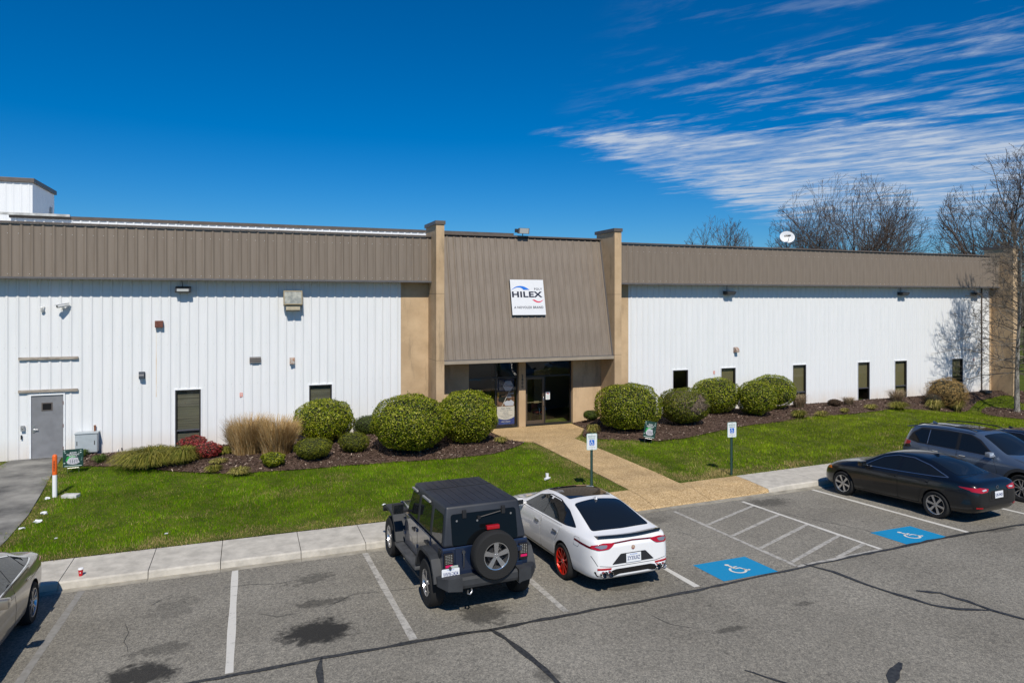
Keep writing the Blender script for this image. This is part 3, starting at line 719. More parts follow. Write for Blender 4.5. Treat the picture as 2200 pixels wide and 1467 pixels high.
# the block behind the front: roof, sides, back
MB().box(5.78 - PANEL_W * 22, 40.9, YW + .31, 46, 7.55, 7.72).build('roof', mat('roof_membrane', (.45, .45, .44), rough=.8, var=.1), bld)
MB().box(40.72, 40.9, YW + .02, 46, -.8, 7.5).build('end_wall', WHITE_METAL, bld)
MB().box(5.78 - PANEL_W * 22, 40.7, 45.8, 46, -.8, 7.5).build('rear_wall', WHITE_METAL, bld)
MB().box(5.78 - PANEL_W * 22 - .2, 5.78 - PANEL_W * 22, YW, 46, -.8, 7.5).build('end_wall', WHITE_METAL, bld)
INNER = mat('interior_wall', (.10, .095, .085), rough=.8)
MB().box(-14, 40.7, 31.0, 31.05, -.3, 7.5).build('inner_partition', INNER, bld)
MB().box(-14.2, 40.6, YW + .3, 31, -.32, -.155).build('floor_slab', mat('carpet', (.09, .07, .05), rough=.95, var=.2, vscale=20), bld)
# stucco wall strips beside the piers, piers and caps
def stucco(x0, x1, y0, y1, z0, z1, name): return MB().box(x0, x1, y0, y1, z0, z1, bev=.006).build(name, STUCCO, bld)
stucco(5.782, 6.919, YW - .005, YW + .2, -.3, 6.088, 'stucco_panel'); stucco(15.241, 16.328, YW - .005, YW + .2, -.3, 6.088, 'stucco_panel'); stucco(40.724, 41.9, YW - .005, YW + .2, -.9, 6.088, 'stucco_panel')
for x0, x1, y1 in ((6.92, 7.25, 27.75), (14.9, 15.24, 27.75), (40.88, 41.24, 27.75)):
    pier = stucco(x0, x1, 26.1, y1, -.9, 8.33, 'pier')
    c = MB().box(x0 - .04, x1 + .04, 26.06, y1 + .12, 8.332, 8.48, bev=.008).build('pier_cap', BROWN_TRIM, bld); c.parent = pier
    for zj in (2.97, 5.6):
        MB().box(x0 - .0015, x1 + .0015, 26.0985, y1, zj, zj + .012).build('control_joint', mat('joint_brown', (.12, .09, .06), rough=.9), pier)  # thin dark brown line marking each joint in the stucco
# ------------------------------------------------------------------ entrance
ZE = -.13
stucco(7.251, 8.66, YW, YW + .25, -.3, 2.80, 'stucco_panel'); stucco(13.5, 14.899, YW, YW + .25, -.3, 2.80, 'stucco_panel'); col = stucco(10.92, 11.23, YW - .002, YW + .25, -.3, 2.80, 'entrance_column')
for k, (dg, z) in enumerate(zip('2800', (2.08, 1.925, 1.77, 1.61))):
    put_text(dg, .165, mat('address_black', (.01, .01, .01), rough=.4), col, (11.075, YW - .008, z), name='address_digit', depth=.006, bold=.003)
MYB, MZB, MYT, MZT = 26.26, 2.96, 27.40, 8.03
ml = math.hypot(MYT - MYB, MZT - MZB); mn = Vector((0, -(MZT - MZB) / ml, (MYT - MYB) / ml))
def man_place(x, t, h):
    return (x, MYB + (MYT - MYB) * t / ml + mn.y * h, MZB + (MZT - MZB) * t / ml + mn.z * h)
canopy = MB()
canopy.add([(7.252, MYB + .03, MZB), (14.898, MYB + .03, MZB), (14.898, MYT + .03, MZT), (7.252, MYT + .03, MZT), (7.252, YW + .6, MZB), (14.898, YW + .6, MZB), (14.898, YW + .6, MZT), (7.252, YW + .6, MZT)], [(0, 1, 2, 3), (3, 2, 6, 7)])
canopy.build('canopy_backing', BLACK, bld)
corr_wall(bld, 7.255, 14.895, 0, ml - .03, man_place, BROWN_METAL, name='canopy_panel')
MB().box(7.252, 14.898, MYB - .12, MYB + .05, 2.80, 2.93, bev=.012).build('canopy_gutter', BEIGE_TRIM, bld)
MB().box(7.252, 14.898, MYB - .09, MYB + .03, 2.932, 2.965).build('drip_trim', GREY_TRIM, bld)
MB().box(7.252, 14.898, MYB + .051, YW + .6, 2.805, 2.86).build('soffit', mat('soffit_tan', (.25, .19, .12), rough=.8), bld)
MB().box(7.252, 14.898, MYT - .09, MYT + .35, MZT + .03, MZT + .10, bev=.01).build('coping', BROWN_TRIM, bld)
for xe in (7.256, 14.855):
    f = MB(); v = [man_place(xe + dx, t, h) for t in (0, ml) for dx, h in ((0, .045), (.04, .045), (.04, .0), (0, .0))]
    f.add(v, [(0, 1, 5, 4), (1, 2, 6, 5), (3, 0, 4, 7), (0, 3, 2, 1), (4, 5, 6, 7)]); f.build('edge_flashing', GREY_TRIM, bld)
# storefront glazing
GY = YW + .19
sf = thing('storefront', None, None); sf.parent = bld
def bar(x0, x1, z0, z1, mt=BRONZE, parent=sf, name='frame_bar', d=.055): return MB().box(x0, x1, GY - d / 2, GY + d / 2, z0, z1, bev=.004).build(name, mt, parent)
for x0, x1 in ((8.66, 10.92), (11.23, 13.5)):
    bar(x0 + .001, x1 - .001, ZE, ZE + .09); bar(x0 + .001, x1 - .001, 2.74, 2.803)
    bar(x0 + .001, x0 + .055, ZE + .09, 2.74); bar(x1 - .055, x1 - .001, ZE + .09, 2.74); bar(x0 + .055, x1 - .055, 2.0, 2.06)
bar(9.885, 9.945, ZE + .09, 2.0); bar(9.885, 9.945, 2.06, 2.74); bar(12.17, 12.23, ZE + .09, 2.0)
def pane(x0, x1, z0, z1, parent=sf, y=GY, mt=STORE_GLASS): return MB().box(x0, x1, y - .004, y + .004, z0, z1).build('pane', mt, parent)
for x0, x1, z0, z1 in ((8.72, 9.885, ZE + .09, 2.0), (9.945, 10.865, ZE + .09, 2.0), (8.72, 9.885, 2.06, 2.74), (9.945, 10.865, 2.06, 2.74), (12.23, 13.445, ZE + .09, 2.0), (11.29, 13.445, 2.06, 2.74)): pane(x0, x1, z0, z1)
dr = MB()
for x0, x1, z0, z1 in ((11.29, 11.37, ZE + .02, 1.99), (12.085, 12.165, ZE + .02, 1.99), (11.37, 12.085, ZE + .02, .10), (11.37, 12.085, 1.90, 1.99)): dr.box(x0, x1, GY - .025, GY + .025, z0, z1, bev=.004)
door = dr.build('glass_door', BRONZE_L, bld)
pane(11.37, 12.085, .10, 1.90, door)
h = MB(); h.tube([(12.12, GY - .03, .72), (12.12, GY - .085, .76), (12.12, GY - .085, 1.10), (12.12, GY - .03, 1.14)], .013, 8); h.build('pull_handle', STEEL, door, smooth=True)
h = MB(); h.box(11.38, 12.08, GY + .04, GY + .07, .87, .90); h.box(11.72, 11.96, GY + .035, GY + .075, .84, .93, bev=.01); h.build('push_bar', mat('brass_bar', (.42, .34, .18), rough=.35, metal=.6), door)
# notice on the glass
nt_ = thing('door_notice', 'white paper notice with small print taped to the entrance glass beside the door', 'notice', (12.36, GY - .008, 1.15))
MB().box(-.10, .10, -.002, .0, -.17, .17).build('paper', mat('paper_white', (.72, .72, .72), rough=.6), nt_)
b = MB(); 
for k in range(5): b.box(-.07, .07 - .02 * (k % 2), -.004, -.002, -.13 + k * .035, -.118 + k * .035)
b.build('print_lines', mat('print_green', (.25, .40, .36), rough=.6), nt_)
b = MB(); b.box(-.045, -.012, -.004, -.002, .07, .13); b.box(-.005, .045, -.004, -.002, .06, .12); b.build('print_mark', mat('print_red', (.45, .08, .07), rough=.6), nt_)

# recruiting poster behind the glass
ps = thing('poster', 'tall recruiting poster with blue foot standing behind the entrance glass', 'poster', (10.405, GY + .07, ZE + .1))
PW, PH = .80, 2.0
def flat(poly, mt, name, d, parent=ps): return MB().prism(poly, -.002 - d, -d, 'y').build(name, mt, parent)
C = lambda n, *c: mat(n, srgb(*c), rough=.55)
MB().box(-PW / 2, PW / 2, 0, .01, 0, PH).build('board', C('poster_navy', 38, 42, 66), ps)
flat([(-.4, .80), (.4, .80), (.4, 1.45), (-.4, 1.45)], mat('poster_photo', srgb(70, 48, 36), rough=.6, col2=srgb(150, 110, 84), vscale=7), 'photo_print', .002)
flat([(-.33, 1.02), (-.15, .98), (.02, 1.05), (.1, 1.22), (-.05, 1.30), (-.25, 1.32), (-.33, 1.2)], C('poster_shirt', 22, 24, 26), 'dark_shirt_print', .004)
flat([(-.2, 1.22), (.08, 1.22), (.12, 1.31), (.02, 1.33), (-.06, 1.27), (-.2, 1.27)], C('poster_arm', 190, 140, 110), 'arm_print', .006)
flat([(-.02, .83), (.36, .83), (.38, .98), (.26, 1.07), (.08, 1.06), (-.1, .98)], C('poster_coat', 205, 206, 214), 'coat_print', .004)
flat([(.09, 1.04), (.20, 1.04), (.22, 1.20), (.15, 1.26), (.08, 1.20)], C('poster_face', 96, 62, 46), 'face_print', .006)
flat([(.05, 1.19), (.15, 1.16), (.26, 1.18), (.25, 1.28), (.15, 1.34), (.06, 1.28)], C('poster_cap', 150, 150, 158), 'cap_print', .008)
flat([(-.38, 1.20), (-.32, 1.20), (-.32, 1.42), (-.38, 1.42)], C('poster_yellow', 214, 160, 40), 'yellow_print', .006)
flat([(.13, 1.33), (.37, 1.33), (.37, 1.37), (.13, 1.37)], C('poster_pale', 200, 200, 205), 'shelf_print', .004)
flat([(-.2, .80), (-.17, .80), (.22, 1.52), (.19, 1.52)], C('poster_line', 215, 205, 190), 'slash_print', .010)
hx = [(.11 + .24 * math.cos(rad(a)), 1.68 + .25 * math.sin(rad(a))) for a in range(0, 360, 60)]
flat(hx, C('poster_hex', 176, 178, 186), 'hexagon_print', .012)
put_text('NOVOLEX', .088, C('print_dark', 40, 44, 60), ps, (.11, -.016, 1.68), depth=.001, bold=.001)
b = MB(); a_ = [(.0 + .1 * math.cos(t), 1.70 + .06 * math.sin(t)) for t in np.linspace(rad(20), rad(165), 9)]; b.ribbon(a_, [.004, .012, .016, .018, .018, .016, .012, .008, .002]); b.v = [(x, -.016, y) for x, y, z in b.v]; b.build('swoosh_print', C('print_navy', 40, 50, 110), ps)
b = MB(); a_ = [(.22 + .07 * math.cos(t), 1.66 + .04 * math.sin(t)) for t in np.linspace(rad(200), rad(345), 8)]; b.ribbon(a_, [.002, .01, .014, .016, .014, .01, .006, .002]); b.v = [(x, -.016, y) for x, y, z in b.v]; b.build('swoosh_print', C('print_red2', 170, 40, 50), ps)
curve = [(-.4 + .8 * k / 12, .34 - .11 * (1 - ((k - 6) / 6) ** 2)) for k in range(13)]
flat([(-.4, .80)] + curve + [(.4, .80)], C('poster_cream', 222, 214, 200), 'text_panel', .004)
flat([(-.4, .03)] + [(.4, .03)] + curve[::-1], C('poster_blue', 34, 62, 132), 'blue_foot', .003)
put_text('Apply Today!', .085, C('print_slate', 70, 76, 100), ps, (0, -.009, .72), depth=.001)
for k, (t, z) in enumerate((('Medical, Dental and Vision Insurance', .635), ('Paid Time Off', .58), ('Retirement Plan', .525), ('Full-time Positions', .47), ('Entry-level and Experienced Positions', .415), ('Advancement Opportunities', .36), ('Competitive Pay', .305))):
    put_text(t, .038, C('print_slate', 70, 76, 100), ps, (0, -.009, z), depth=.001)
put_text('APPLY ONLINE', .062, C('poster_cream', 222, 214, 200), ps, (0, -.008, .145), depth=.001, bold=.001); put_text('careers.novolex.com', .045, C('print_sky', 110, 160, 220), ps, (0, -.008, .075), depth=.001)
# lobby chair seen through the glass
ch = thing('lobby_chair', 'chrome tube armchair with red back inside the glass entrance', 'chair', (12.35, 28.55, -.155), rad(35))
b = MB()
for s in (-1, 1):
    b.tube([(s * .26, -.26, 0), (s * .26, -.22, .44), (s * .27, -.22, .64), (s * .27, .05, .66), (s * .26, .22, .45), (s * .26, .28, 0)], .013, 8)
b.tube([(-.26, -.22, .43), (.26, -.22, .43)], .012, 6); b.tube([(-.26, .2, .43), (.26, .2, .43)], .012, 6); b.build('frame', CHROME, ch, smooth=True)
MB().box(-.24, .24, -.24, .22, .42, .48, bev=.02).build('seat', mat('red_seat', (.16, .03, .02), rough=.7), ch); MB().box(-.24, .24, .20, .26, .52, .86, bev=.02).build('backrest', mat('red_seat', (.16, .03, .02), rough=.7), ch)
MB().box(12.75, 13.3, 30.0, 30.06, -.15, 2.0).build('inner_door', mat('inner_door_tan', (.20, .15, .09), rough=.6), bld)
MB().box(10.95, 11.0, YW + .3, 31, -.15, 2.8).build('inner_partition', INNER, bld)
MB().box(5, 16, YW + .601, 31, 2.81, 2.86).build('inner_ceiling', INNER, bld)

# ------------------------------------------------------------------ windows
def window(x0, x1, z0, z1, blind, mull=.62):
    w = MB(); y0, y1 = YW - .012, YW + .075; t = .05
    for a, b_, c, d in ((x0, x0 + t, z0, z1), (x1 - t, x1, z0, z1), (x0 + t, x1 - t, z0, z0 + t), (x0 + t, x1 - t, z1 - t, z1)): w.box(a, b_, y0, y1, c, d, bev=.004)
    win = w.build('window', BRONZE, bld)
    MB().box(x0 + t, x1 - t, YW + .0, YW + .07, mull, mull + .05, bev=.004).build('mullion', mat('mullion_grey', (.13, .13, .15), rough=.35, metal=.5), win)
    pane(x0 + t, x1 - t, z0 + t, mull, win, YW + .045, GLASS); pane(x0 + t, x1 - t, mull + .05, z1 - t, win, YW + .045, GLASS)
    tr = MB()
    for a, b_, c, d in ((x0 - .035, x0 - .001, z0, z1 + .001), (x1 + .001, x1 + .035, z0, z1 + .001), (x0 - .035, x1 + .035, z1 + .002, z1 + .036)): tr.box(a, b_, YW - .04, YW + .03, c, d)
    tr.build('white_flashing', WHITE_TRIM, win)
    if blind: MB().box(x0 + t, x1 - t, YW + .10, YW + .11, z0 + (1 - blind) * (z1 - z0), z1).build('blind', BLIND_DARK if x0 < 6 else BLIND, win)
for (a, b_, c, d), bl in zip(WIN, (1, 1, .0, 1, 1, .68, 1, .5)): window(a, b_, c, d, bl)
# steel side door
d0, d1, dz0, dz1 = DOOR
fr = MB()
for a, b_, c, d in ((d0 - .05, d0, -.02, dz1 + .05), (d1, d1 + .05, -.02, dz1 + .05), (d0, d1, dz1, dz1 + .05)): fr.box(a, b_, YW - .045, YW + .06, c, d, bev=.004)
sd_ = MB().box(d0 + .006, d1 - .006, YW - .004, YW + .035, dz0, dz1 - .006, bev=.003).build('side_door', DOOR_GREY, bld)
fr.build('door_frame', WHITE_TRIM, sd_)
wx, wz = -6.34, 1.74
MB().box(wx - .16, wx + .16, YW - .014, YW - .004, wz - .14, wz + .14).build('vision_frame', mat('vision_frame', (.10, .085, .075), rough=.4), sd_)
MB().box(wx - .125, wx + .125, YW - .017, YW - .0145, wz - .105, wz + .105).build('vision_glass', mat('dark_glass', (.006, .007, .009), rough=.05), sd_)
hm = MB(); hm.box(d0 + .045, d0 + .10, YW - .02, YW - .004, .88, 1.12, bev=.005); hm.tube([(d0 + .075, YW - .02, 1.0), (d0 + .075, YW - .07, 1.0), (d0 + .20, YW - .07, .99)], .014, 8); hm.box(d0 + .05, d0 + .14, YW - .03, YW - .004, .92, .97, bev=.005); hm.build('lever_handle', STEEL, sd_)
for z in (.3, 1.07, 1.85): MB().box(d1 - .014, d1 + .01, YW - .055, YW - .03, z - .06, z + .06).build('hinge', mat('hinge_red', (.12, .05, .04), rough=.6), sd_)
MB().box(d0, d1, YW - .10, YW + .02, -.01, .009).build('threshold', STEEL, sd_)
WOOD = mat('weathered_wood', (.20, .17, .14), rough=.9, col2=(.42, .37, .31), vscale=5, stretch=(1, 6, 6), vdetail=8)
for z0, z1 in ((3.30, 3.39), (2.20, 2.29)):
    p = MB().box(-7.16, -5.44, YW - .095, YW - .036, z0, z1, bev=.006).build('timber_batten', WOOD, bld); p.rotation_euler = (0, rad(.35), 0)
MB().box(39.95, 40.0, YW - .09, YW - .037, -.3, 6.1).build('downspout', mat('downspout_brown', (.07, .045, .035), rough=.6), bld)
# ------------------------------------------------------------------ things fixed to the front
def fit_text(txt, w, h, mt, depth=.004, bold=0.0, space=1.0, name='lettering'):
    me = text_mesh(txt, 1.0, mt, depth=depth, bold=bold, space=space, name=name)
    xs = [v.co.x for v in me.vertices]; ys = [v.co.y for v in me.vertices]; cx = (min(xs) + max(xs)) / 2; cy = (min(ys) + max(ys)) / 2
    kx = w / (max(xs) - min(xs)); ky = h / (max(ys) - min(ys))
    for v in me.vertices: v.co.x = (v.co.x - cx) * kx; v.co.y = (v.co.y - cy) * ky
    return me
UP = (rad(90), 0, 0)
SIGN_WHITE = mat('sign_white', (.66, .665, .675), rough=.35, var=.02)
sg = thing('company_sign', 'white square company sign with blue and red swooshes on the brown canopy', 'sign', man_place(11.065, (4.70 - MZB) / (MZT - MZB) * ml, 0.0))
sg.rotation_euler = (-math.atan2(MYT - MYB, MZT - MZB), 0, 0)
SWD, SHT = 1.53, 1.53
MB().box(-SWD / 2, SWD / 2, -.13, -.045, 0, SHT, bev=.01).build('sign_case', mat('sign_edge', (.02, .02, .022), rough=.5), sg)
MB().box(-SWD / 2 + .004, SWD / 2 - .004, -.1335, -.1305, .004, SHT - .004).build('sign_face', SIGN_WHITE, sg)
uv = lambda u, v: ((u - .5) * SWD, (1 - v) * SHT)
INK = mat('sign_ink', (.012, .012, .03), rough=.4)
link('lettering', fit_text('HILEX', SWD * .905, SHT * .165, INK, depth=.003, bold=.034, space=1.08), sg, (*[uv(.485, .42)[0], -.137], uv(.485, .42)[1]), UP)
link('lettering', fit_text('POLY', SWD * .235, SHT * .06, INK, depth=.002, bold=.014, space=1.15), sg, (uv(.825, .265)[0], -.137, uv(.825, .265)[1]), UP)
link('lettering', fit_text('A NOVOLEX BRAND', SWD * .87, SHT * .068, INK, depth=.002, bold=.014, space=1.1), sg, (uv(.50, .785)[0], -.137, uv(.50, .785)[1]), UP)
def swoosh(outer, inner, mt):
    b = MB(); k = 24
    def res(P):
        t = np.linspace(0, 1, len(P)); q = np.linspace(0, 1, k); return [(float(np.interp(a, t, [p[0] for p in P])), float(np.interp(a, t, [p[1] for p in P]))) for a in q]
    A, Bq = res(outer), res(inner)
    vs = [(uv(*p)[0], y, uv(*p)[1]) for y in (-.139, -.1336) for p in A + Bq]; n = 2 * k
    b.add(vs, [(i, i + 1, k + i + 1, k + i) for i in range(k - 1)] + [(i, i + 1, n + i + 1, n + i) for i in range(k - 1)] + [(k + i, k + i + 1, n + k + i + 1, n + k + i) for i in range(k - 1)])
    return b.build('swoosh', mt, sg)
swoosh([(.02, .305), (.07, .255), (.14, .213), (.22, .186), (.31, .180), (.40, .195), (.48, .232), (.565, .29)], [(.02, .305), (.075, .27), (.14, .238), (.21, .222), (.28, .225), (.34, .25), (.39, .30), (.44, .285)], mat('logo_blue', (.010, .14, .56), rough=.4))
swoosh([(.62, .565), (.67, .605), (.73, .638), (.79, .652), (.85, .645), (.91, .615), (.965, .565)], [(.70, .57), (.73, .592), (.77, .61), (.81, .618), (.86, .612), (.91, .592), (.965, .565)], mat('logo_red', (.62, .03, .075), rough=.4))

LENS = mat('lamp_lens', (.42, .43, .42), rough=.15, spec=.6)
LAMP_CASE = mat('lamp_case', (.02, .02, .023), rough=.45)
def wall_pack(x, z, label, shade, tilt, conduit=True):
    t = thing('wall_light', label, 'light', (x, YW - .034, z), 0, 'lamps along the white walls')
    b = MB(); b.prism([(-.02, .13), (-.30, .05), (-.31, -.06), (-.26, -.10), (-.02, -.07)], -.25, .25, 'x'); b.build('housing', LAMP_CASE, t)
    b = MB(); b.prism([(-.318, .035), (-.316, -.055), (-.324, -.055), (-.324, .033)], -.19, .19, 'x'); b.build('lens', LENS, t)
    if conduit: MB().tube([(-.02, -.05, .12), (-.06, -.05, .42)], .012, 6).build('conduit', LAMP_CASE, t)
    return t
wall_pack(-2.15, 5.72, 'black wall light under the fascia near the side door', 0, 0)
for x, l in ((21.85, 'black wall light between entrance and right wall centre, under the fascia'), (33.5, 'black wall light right of the right wall centre, under the fascia'), (39.35, 'black wall light behind bare branches at the right end of the wall')):
    t = thing('wall_light', l, 'light', (x, YW - .034, 5.70), 0, 'lamps along the white walls')
    b = MB(); b.prism([(-.02, .10), (-.34, .07), (-.36, .03), (-.24, -.09), (-.02, -.07)], -.26, .26, 'x'); b.build('housing', LAMP_CASE, t)
    MB().prism([(-.345, .024), (-.235, -.093), (-.25, -.10), (-.352, .015)], -.20, .20, 'x').build('lens', mat('lens_dim', (.2, .2, .2), rough=.2), t)
    MB().tube([(-.06, -.06, .09), (-.10, -.1, .40)], .012, 6).build('conduit', LAMP_CASE, t)
t = thing('flood_light', 'large bronze flood light with clear lens on the left white wall', 'light', (1.61, YW - .034, 5.40))
M_ = Matrix.Translation((0, -.20, .02)) @ Matrix.Rotation(rad(-14), 4, 'X')
b = MB(); b.prism([(-.34, -.27), (.34, -.27), (.34, .27), (-.34, .27)], -.10, .12, 'y', M_); b.prism([(-.25, -.46), (.25, -.46), (.25, -.272), (-.25, -.272)], -.04, .14, 'y', M_); b.build('housing', mat('bronze_housing', (.30, .26, .17), rough=.5, var=.15), t)
b = MB(); 
for a, c, d, e in ((-.34, .34, .24, .27), (-.34, .34, -.27, -.24), (-.34, -.31, -.24, .24), (.31, .34, -.24, .24)): b.prism([(a, d), (c, d), (c, e), (a, e)], -.125, -.101, 'y', M_)
b.build('lens_frame', mat('lens_frame', (.20, .16, .09), rough=.45, metal=.4), t)
MB().prism([(-.305, -.235), (.305, -.235), (.305, .235), (-.305, .235)], -.112, -.104, 'y', M_).build('lens', mat('flood_lens', (.20, .21, .19), rough=.2, col2=(.40, .40, .34), vscale=5), t)
MB().box(-.04, .04, -.10, 0, -.1, .1).build('bracket', LAMP_CASE, t)
t = thing('flood_light', 'grey flood light standing on top of the brown canopy', 'light', (11.05, MYT - .12, MZT + .10))
b = MB(); b.prism([(-.18, .06), (.02, .10), (.04, .26), (-.22, .30)], -.24, .24, 'x'); b.build('housing', mat('flood_grey', (.13, .12, .11), rough=.5), t)
MB().prism([(-.182, .075), (-.225, .285), (-.235, .285), (-.192, .075)], -.2, .2, 'x').build('lens', LENS, t)
MB().tube([(0, -.02, 0), (0, -.05, .12)], .02, 6).build('bracket', LAMP_CASE, t); MB().box(-.34, -.25, -.05, .05, .12, .28, bev=.01).build('junction_box', LAMP_CASE, t)
# cameras
CAMW = mat('camera_white', (.72, .72, .70), rough=.4)
t = thing('security_camera', 'white bullet security camera with sunshield on the left wall', 'camera', (-5.85, YW - .03, 5.12))
M_ = Matrix.Translation((.02, -.20, .05)) @ Matrix.Rotation(rad(-12), 4, 'Y') @ Matrix.Rotation(rad(38), 4, 'Z') @ Matrix.Rotation(0, 4, 'X')
b = MB(); b.lathe([(.0, -.19), (.055, -.19), (.058, -.1), (.058, .15), (.045, .18), (0, .18)], 14, 'x', M_); b.box(-.24, .20, -.065, .065, .045, .066, M_, bev=.008); b.build('camera_body', CAMW, t, smooth=True, angle=40)
MB().lathe([(0, -.196), (.045, -.196), (.045, -.19)], 14, 'x', M_).build('lens', BLACK, t)
b = MB(); b.tube([(0, 0, -.06), (0, -.12, -.04), (.02, -.2, .0)], .022, 8); b.lathe([(.05, 0), (.05, -.03), (0, -.03)], 12, 'y', Matrix.Translation((0, 0, -.06))); b.build('mount', CAMW, t, smooth=True, angle=40)
t = thing('security_camera', 'small white turret camera left of the larger wall camera', 'camera', (-6.44, YW - .03, 5.08))
M_ = Matrix.Translation((-.02, -.09, -.03)) @ Matrix.Rotation(rad(35), 4, 'X')
MB().lathe([(0, -.10), (.045, -.10), (.048, .06), (.03, .09), (0, .09)], 12, 'z', M_).build('camera_body', CAMW, t, smooth=True, angle=40); MB().lathe([(0, -.104), (.038, -.104), (.038, -.1)], 12, 'z', M_).build('lens', BLACK, t); MB().tube([(.03, 0, .05), (0, -.07, .03)], .018, 8).build('mount', CAMW, t)
# boxes and vents on the wall
RUST = mat('rusty_red_paint', (.10, .028, .018), rough=.7, col2=(.17, .06, .035), vscale=14)
t = thing('alarm_box', 'rusty red alarm box with rust streak on the left wall', 'alarm box', (-2.93, YW - .034, 4.50)); MB().box(-.13, .13, -.14, 0, -.12, .12, bev=.01).build('box', RUST, t); MB().box(-.115, .115, -.146, -.141, -.10, .10).build('cover', RUST, t)
MB().box(-.115, -.085, .0305, .0325, -2.6, -.12).build('rust_streak', mat('rust_stain', (.62, .50, .38), rough=.7, col2=(.70, .66, .60), vscale=3, stretch=(1, 1, .6)), t)
def hood(x, z, w, h, mt, label, name='wall_vent', curved=True):
    t = thing(name, label, 'vent', (x, YW - .034, z)); MB().box(-w / 2, w / 2, -.02, 0, -h / 2, h / 2).build('base_plate', mt, t)
    if curved: pts = [(-.02 - .16 * math.sin(a), h * .42 - .16 * (1 - math.cos(a)) - 0) for a in np.linspace(0, math.pi / 2, 6)] + [(-.18, -h * .42), (-.02, -h * .42)]
    else: pts = [(-.02, h * .45), (-.15, h * .3), (-.16, -h * .4), (-.02, -h * .4)]
    MB().prism(pts, -w * .4, w * .4, 'x').build('hood', mt, t); return t
hood(-3.48, 2.70, .20, .24, mat('vent_dark', (.035, .042, .055), rough=.5), 'dark blue grey vent hood on the left wall right of the side door')
hood(1.60, 3.04, .19, .26, mat('vent_rust', (.42, .40, .36), rough=.6, col2=(.30, .13, .06), vscale=9), 'pale vent hood with rusty edges above the left shrubs', curved=False)
hood(22.35, 2.92, .24, .26, mat('vent_rust2', (.36, .33, .29), rough=.6, col2=(.26, .10, .04), vscale=7), 'rusty rounded vent hood on the right wall')
t = thing('louvre_vent', 'small brown grey louvre vent on the left wall', 'vent', (.28, YW - .034, 3.12)); MB().box(-.2, .2, -.02, 0, -.11, .11).build('backing', DARKGREY, t)
for k in range(3): MB().prism([(-.02, .10 - k * .07), (-.07, .07 - k * .07), (-.07, .04 - k * .07), (-.02, .06 - k * .07)], -.2, .2, 'x').build('slat', mat('louvre_grey', (.16, .145, .135), rough=.6), t)
ORG = mat('decal_orange', (.68, .20, .13), rough=.5)
for x, z, l in ((-.21, 1.84, 'small orange warning decal on the left wall between the windows'), (21.08, 1.86, 'small orange warning decal left of a right wall window'), (39.35, 1.9, 'small orange warning decal near the right end of the wall')):
    t = thing('warning_decal', l, 'decal', (x, YW - .036, z), 0, 'orange decals on the white wall'); MB().box(-.05, .05, -.003, 0, -.075, .075).build('sticker', ORG, t); MB().box(-.03, .03, -.005, -.003, -.045, -.015).build('print', SIGN_WHITE, t); MB().box(-.03, .03, -.005, -.003, .02, .05).build('print', SIGN_WHITE, t)
t = thing('intercom', 'grey intercom box on the wall left of the side door', 'intercom', (-7.02, YW - .034, 1.06)); MB().box(-.055, .055, -.07, 0, -.09, .09, bev=.01).build('box', mat('galv_grey', (.36, .36, .36), rough=.4, metal=.4), t); MB().lathe([(0, -.085), (.025, -.085), (.03, -.07)], 12, 'y').build('button', STEEL, t)
t = thing('card_reader', 'slim black card reader beside the side door', 'card reader', (-7.06, YW - .034, .76)); MB().box(-.022, .022, -.03, 0, -.07, .07, bev=.006).build('reader_body', BLACK, t); MB().box(-.012, .012, -.033, -.0305, .03, .05).build('indicator', DARKGREY, t)
# grey utility cabinet
t = thing('utility_cabinet', 'pale grey utility cabinet on legs against the wall beside the side door', 'cabinet', (-5.12, YW - .04, .0))
MB().box(-.33, .33, -.36, -.01, .16, .80, bev=.012).build('cabinet', GREY_PAINT, t); MB().box(-.35, .35, -.39, 0, .801, .83, bev=.006).build('lid', GREY_PAINT, t); MB().box(-.315, .315, -.367, -.361, .18, .785).build('door', GREY_PAINT, t)
for x in (-.27, .25): MB().box(x - .01, x + .012, -.375, -.367, .42, .56).build('latch', BLACK, t)
for x in (-.28, .22): MB().box(x, x + .06, -.33, -.05, -.1, .159).build('leg', DARKGREY, t)
t = thing('copper_pipe', 'short copper pipe stub rising behind the grey cabinet', 'pipe', (-4.92, YW - .08, .83)); MB().lathe([(.03, 0), (.03, .16), (.036, .16), (.036, .2), (0, .2)], 10).build('pipe', mat('copper', (.30, .12, .06), rough=.5, metal=.5), t)
t = thing('faucet', 'tiny pale wall faucet low on the left wall', 'faucet', (-4.22, YW - .03, .12)); MB().tube([(0, 0, .02), (0, -.07, .02), (0, -.09, -.03)], .016, 8).build('spout', CAMW, t); MB().box(.10, .13, -.03, 0, -.02, .06).build('bracket', BLACK, t)
t = thing('air_unit', 'grey air conditioning unit half hidden behind the tan grass', 'air unit', (1.55, 26.72, .05)); MB().box(-.32, .32, -.3, .3, 0, .78, bev=.02).build('case', mat('unit_grey', (.20, .23, .26), rough=.5), t); MB().box(-.34, .34, -.32, .32, .781, .85, bev=.02).build('lid', mat('unit_lid', (.42, .44, .46), rough=.5), t)
for k in range(6): MB().box(-.28, .28, -.312, -.301, .1 + k * .1, .15 + k * .1).build('grille_bar', DARKGREY, t)
t = thing('black_drain_box', 'low black drainage box in mulch at the right end of the wall', 'drain box', (39.3, 26.6, .06)); MB().box(-.28, .28, -.18, .18, 0, .16, bev=.05).build('lid', BLACK, t); MB().box(-.2, .2, -.21, -.181, .02, .1).build('front_slot', DARKGREY, t)
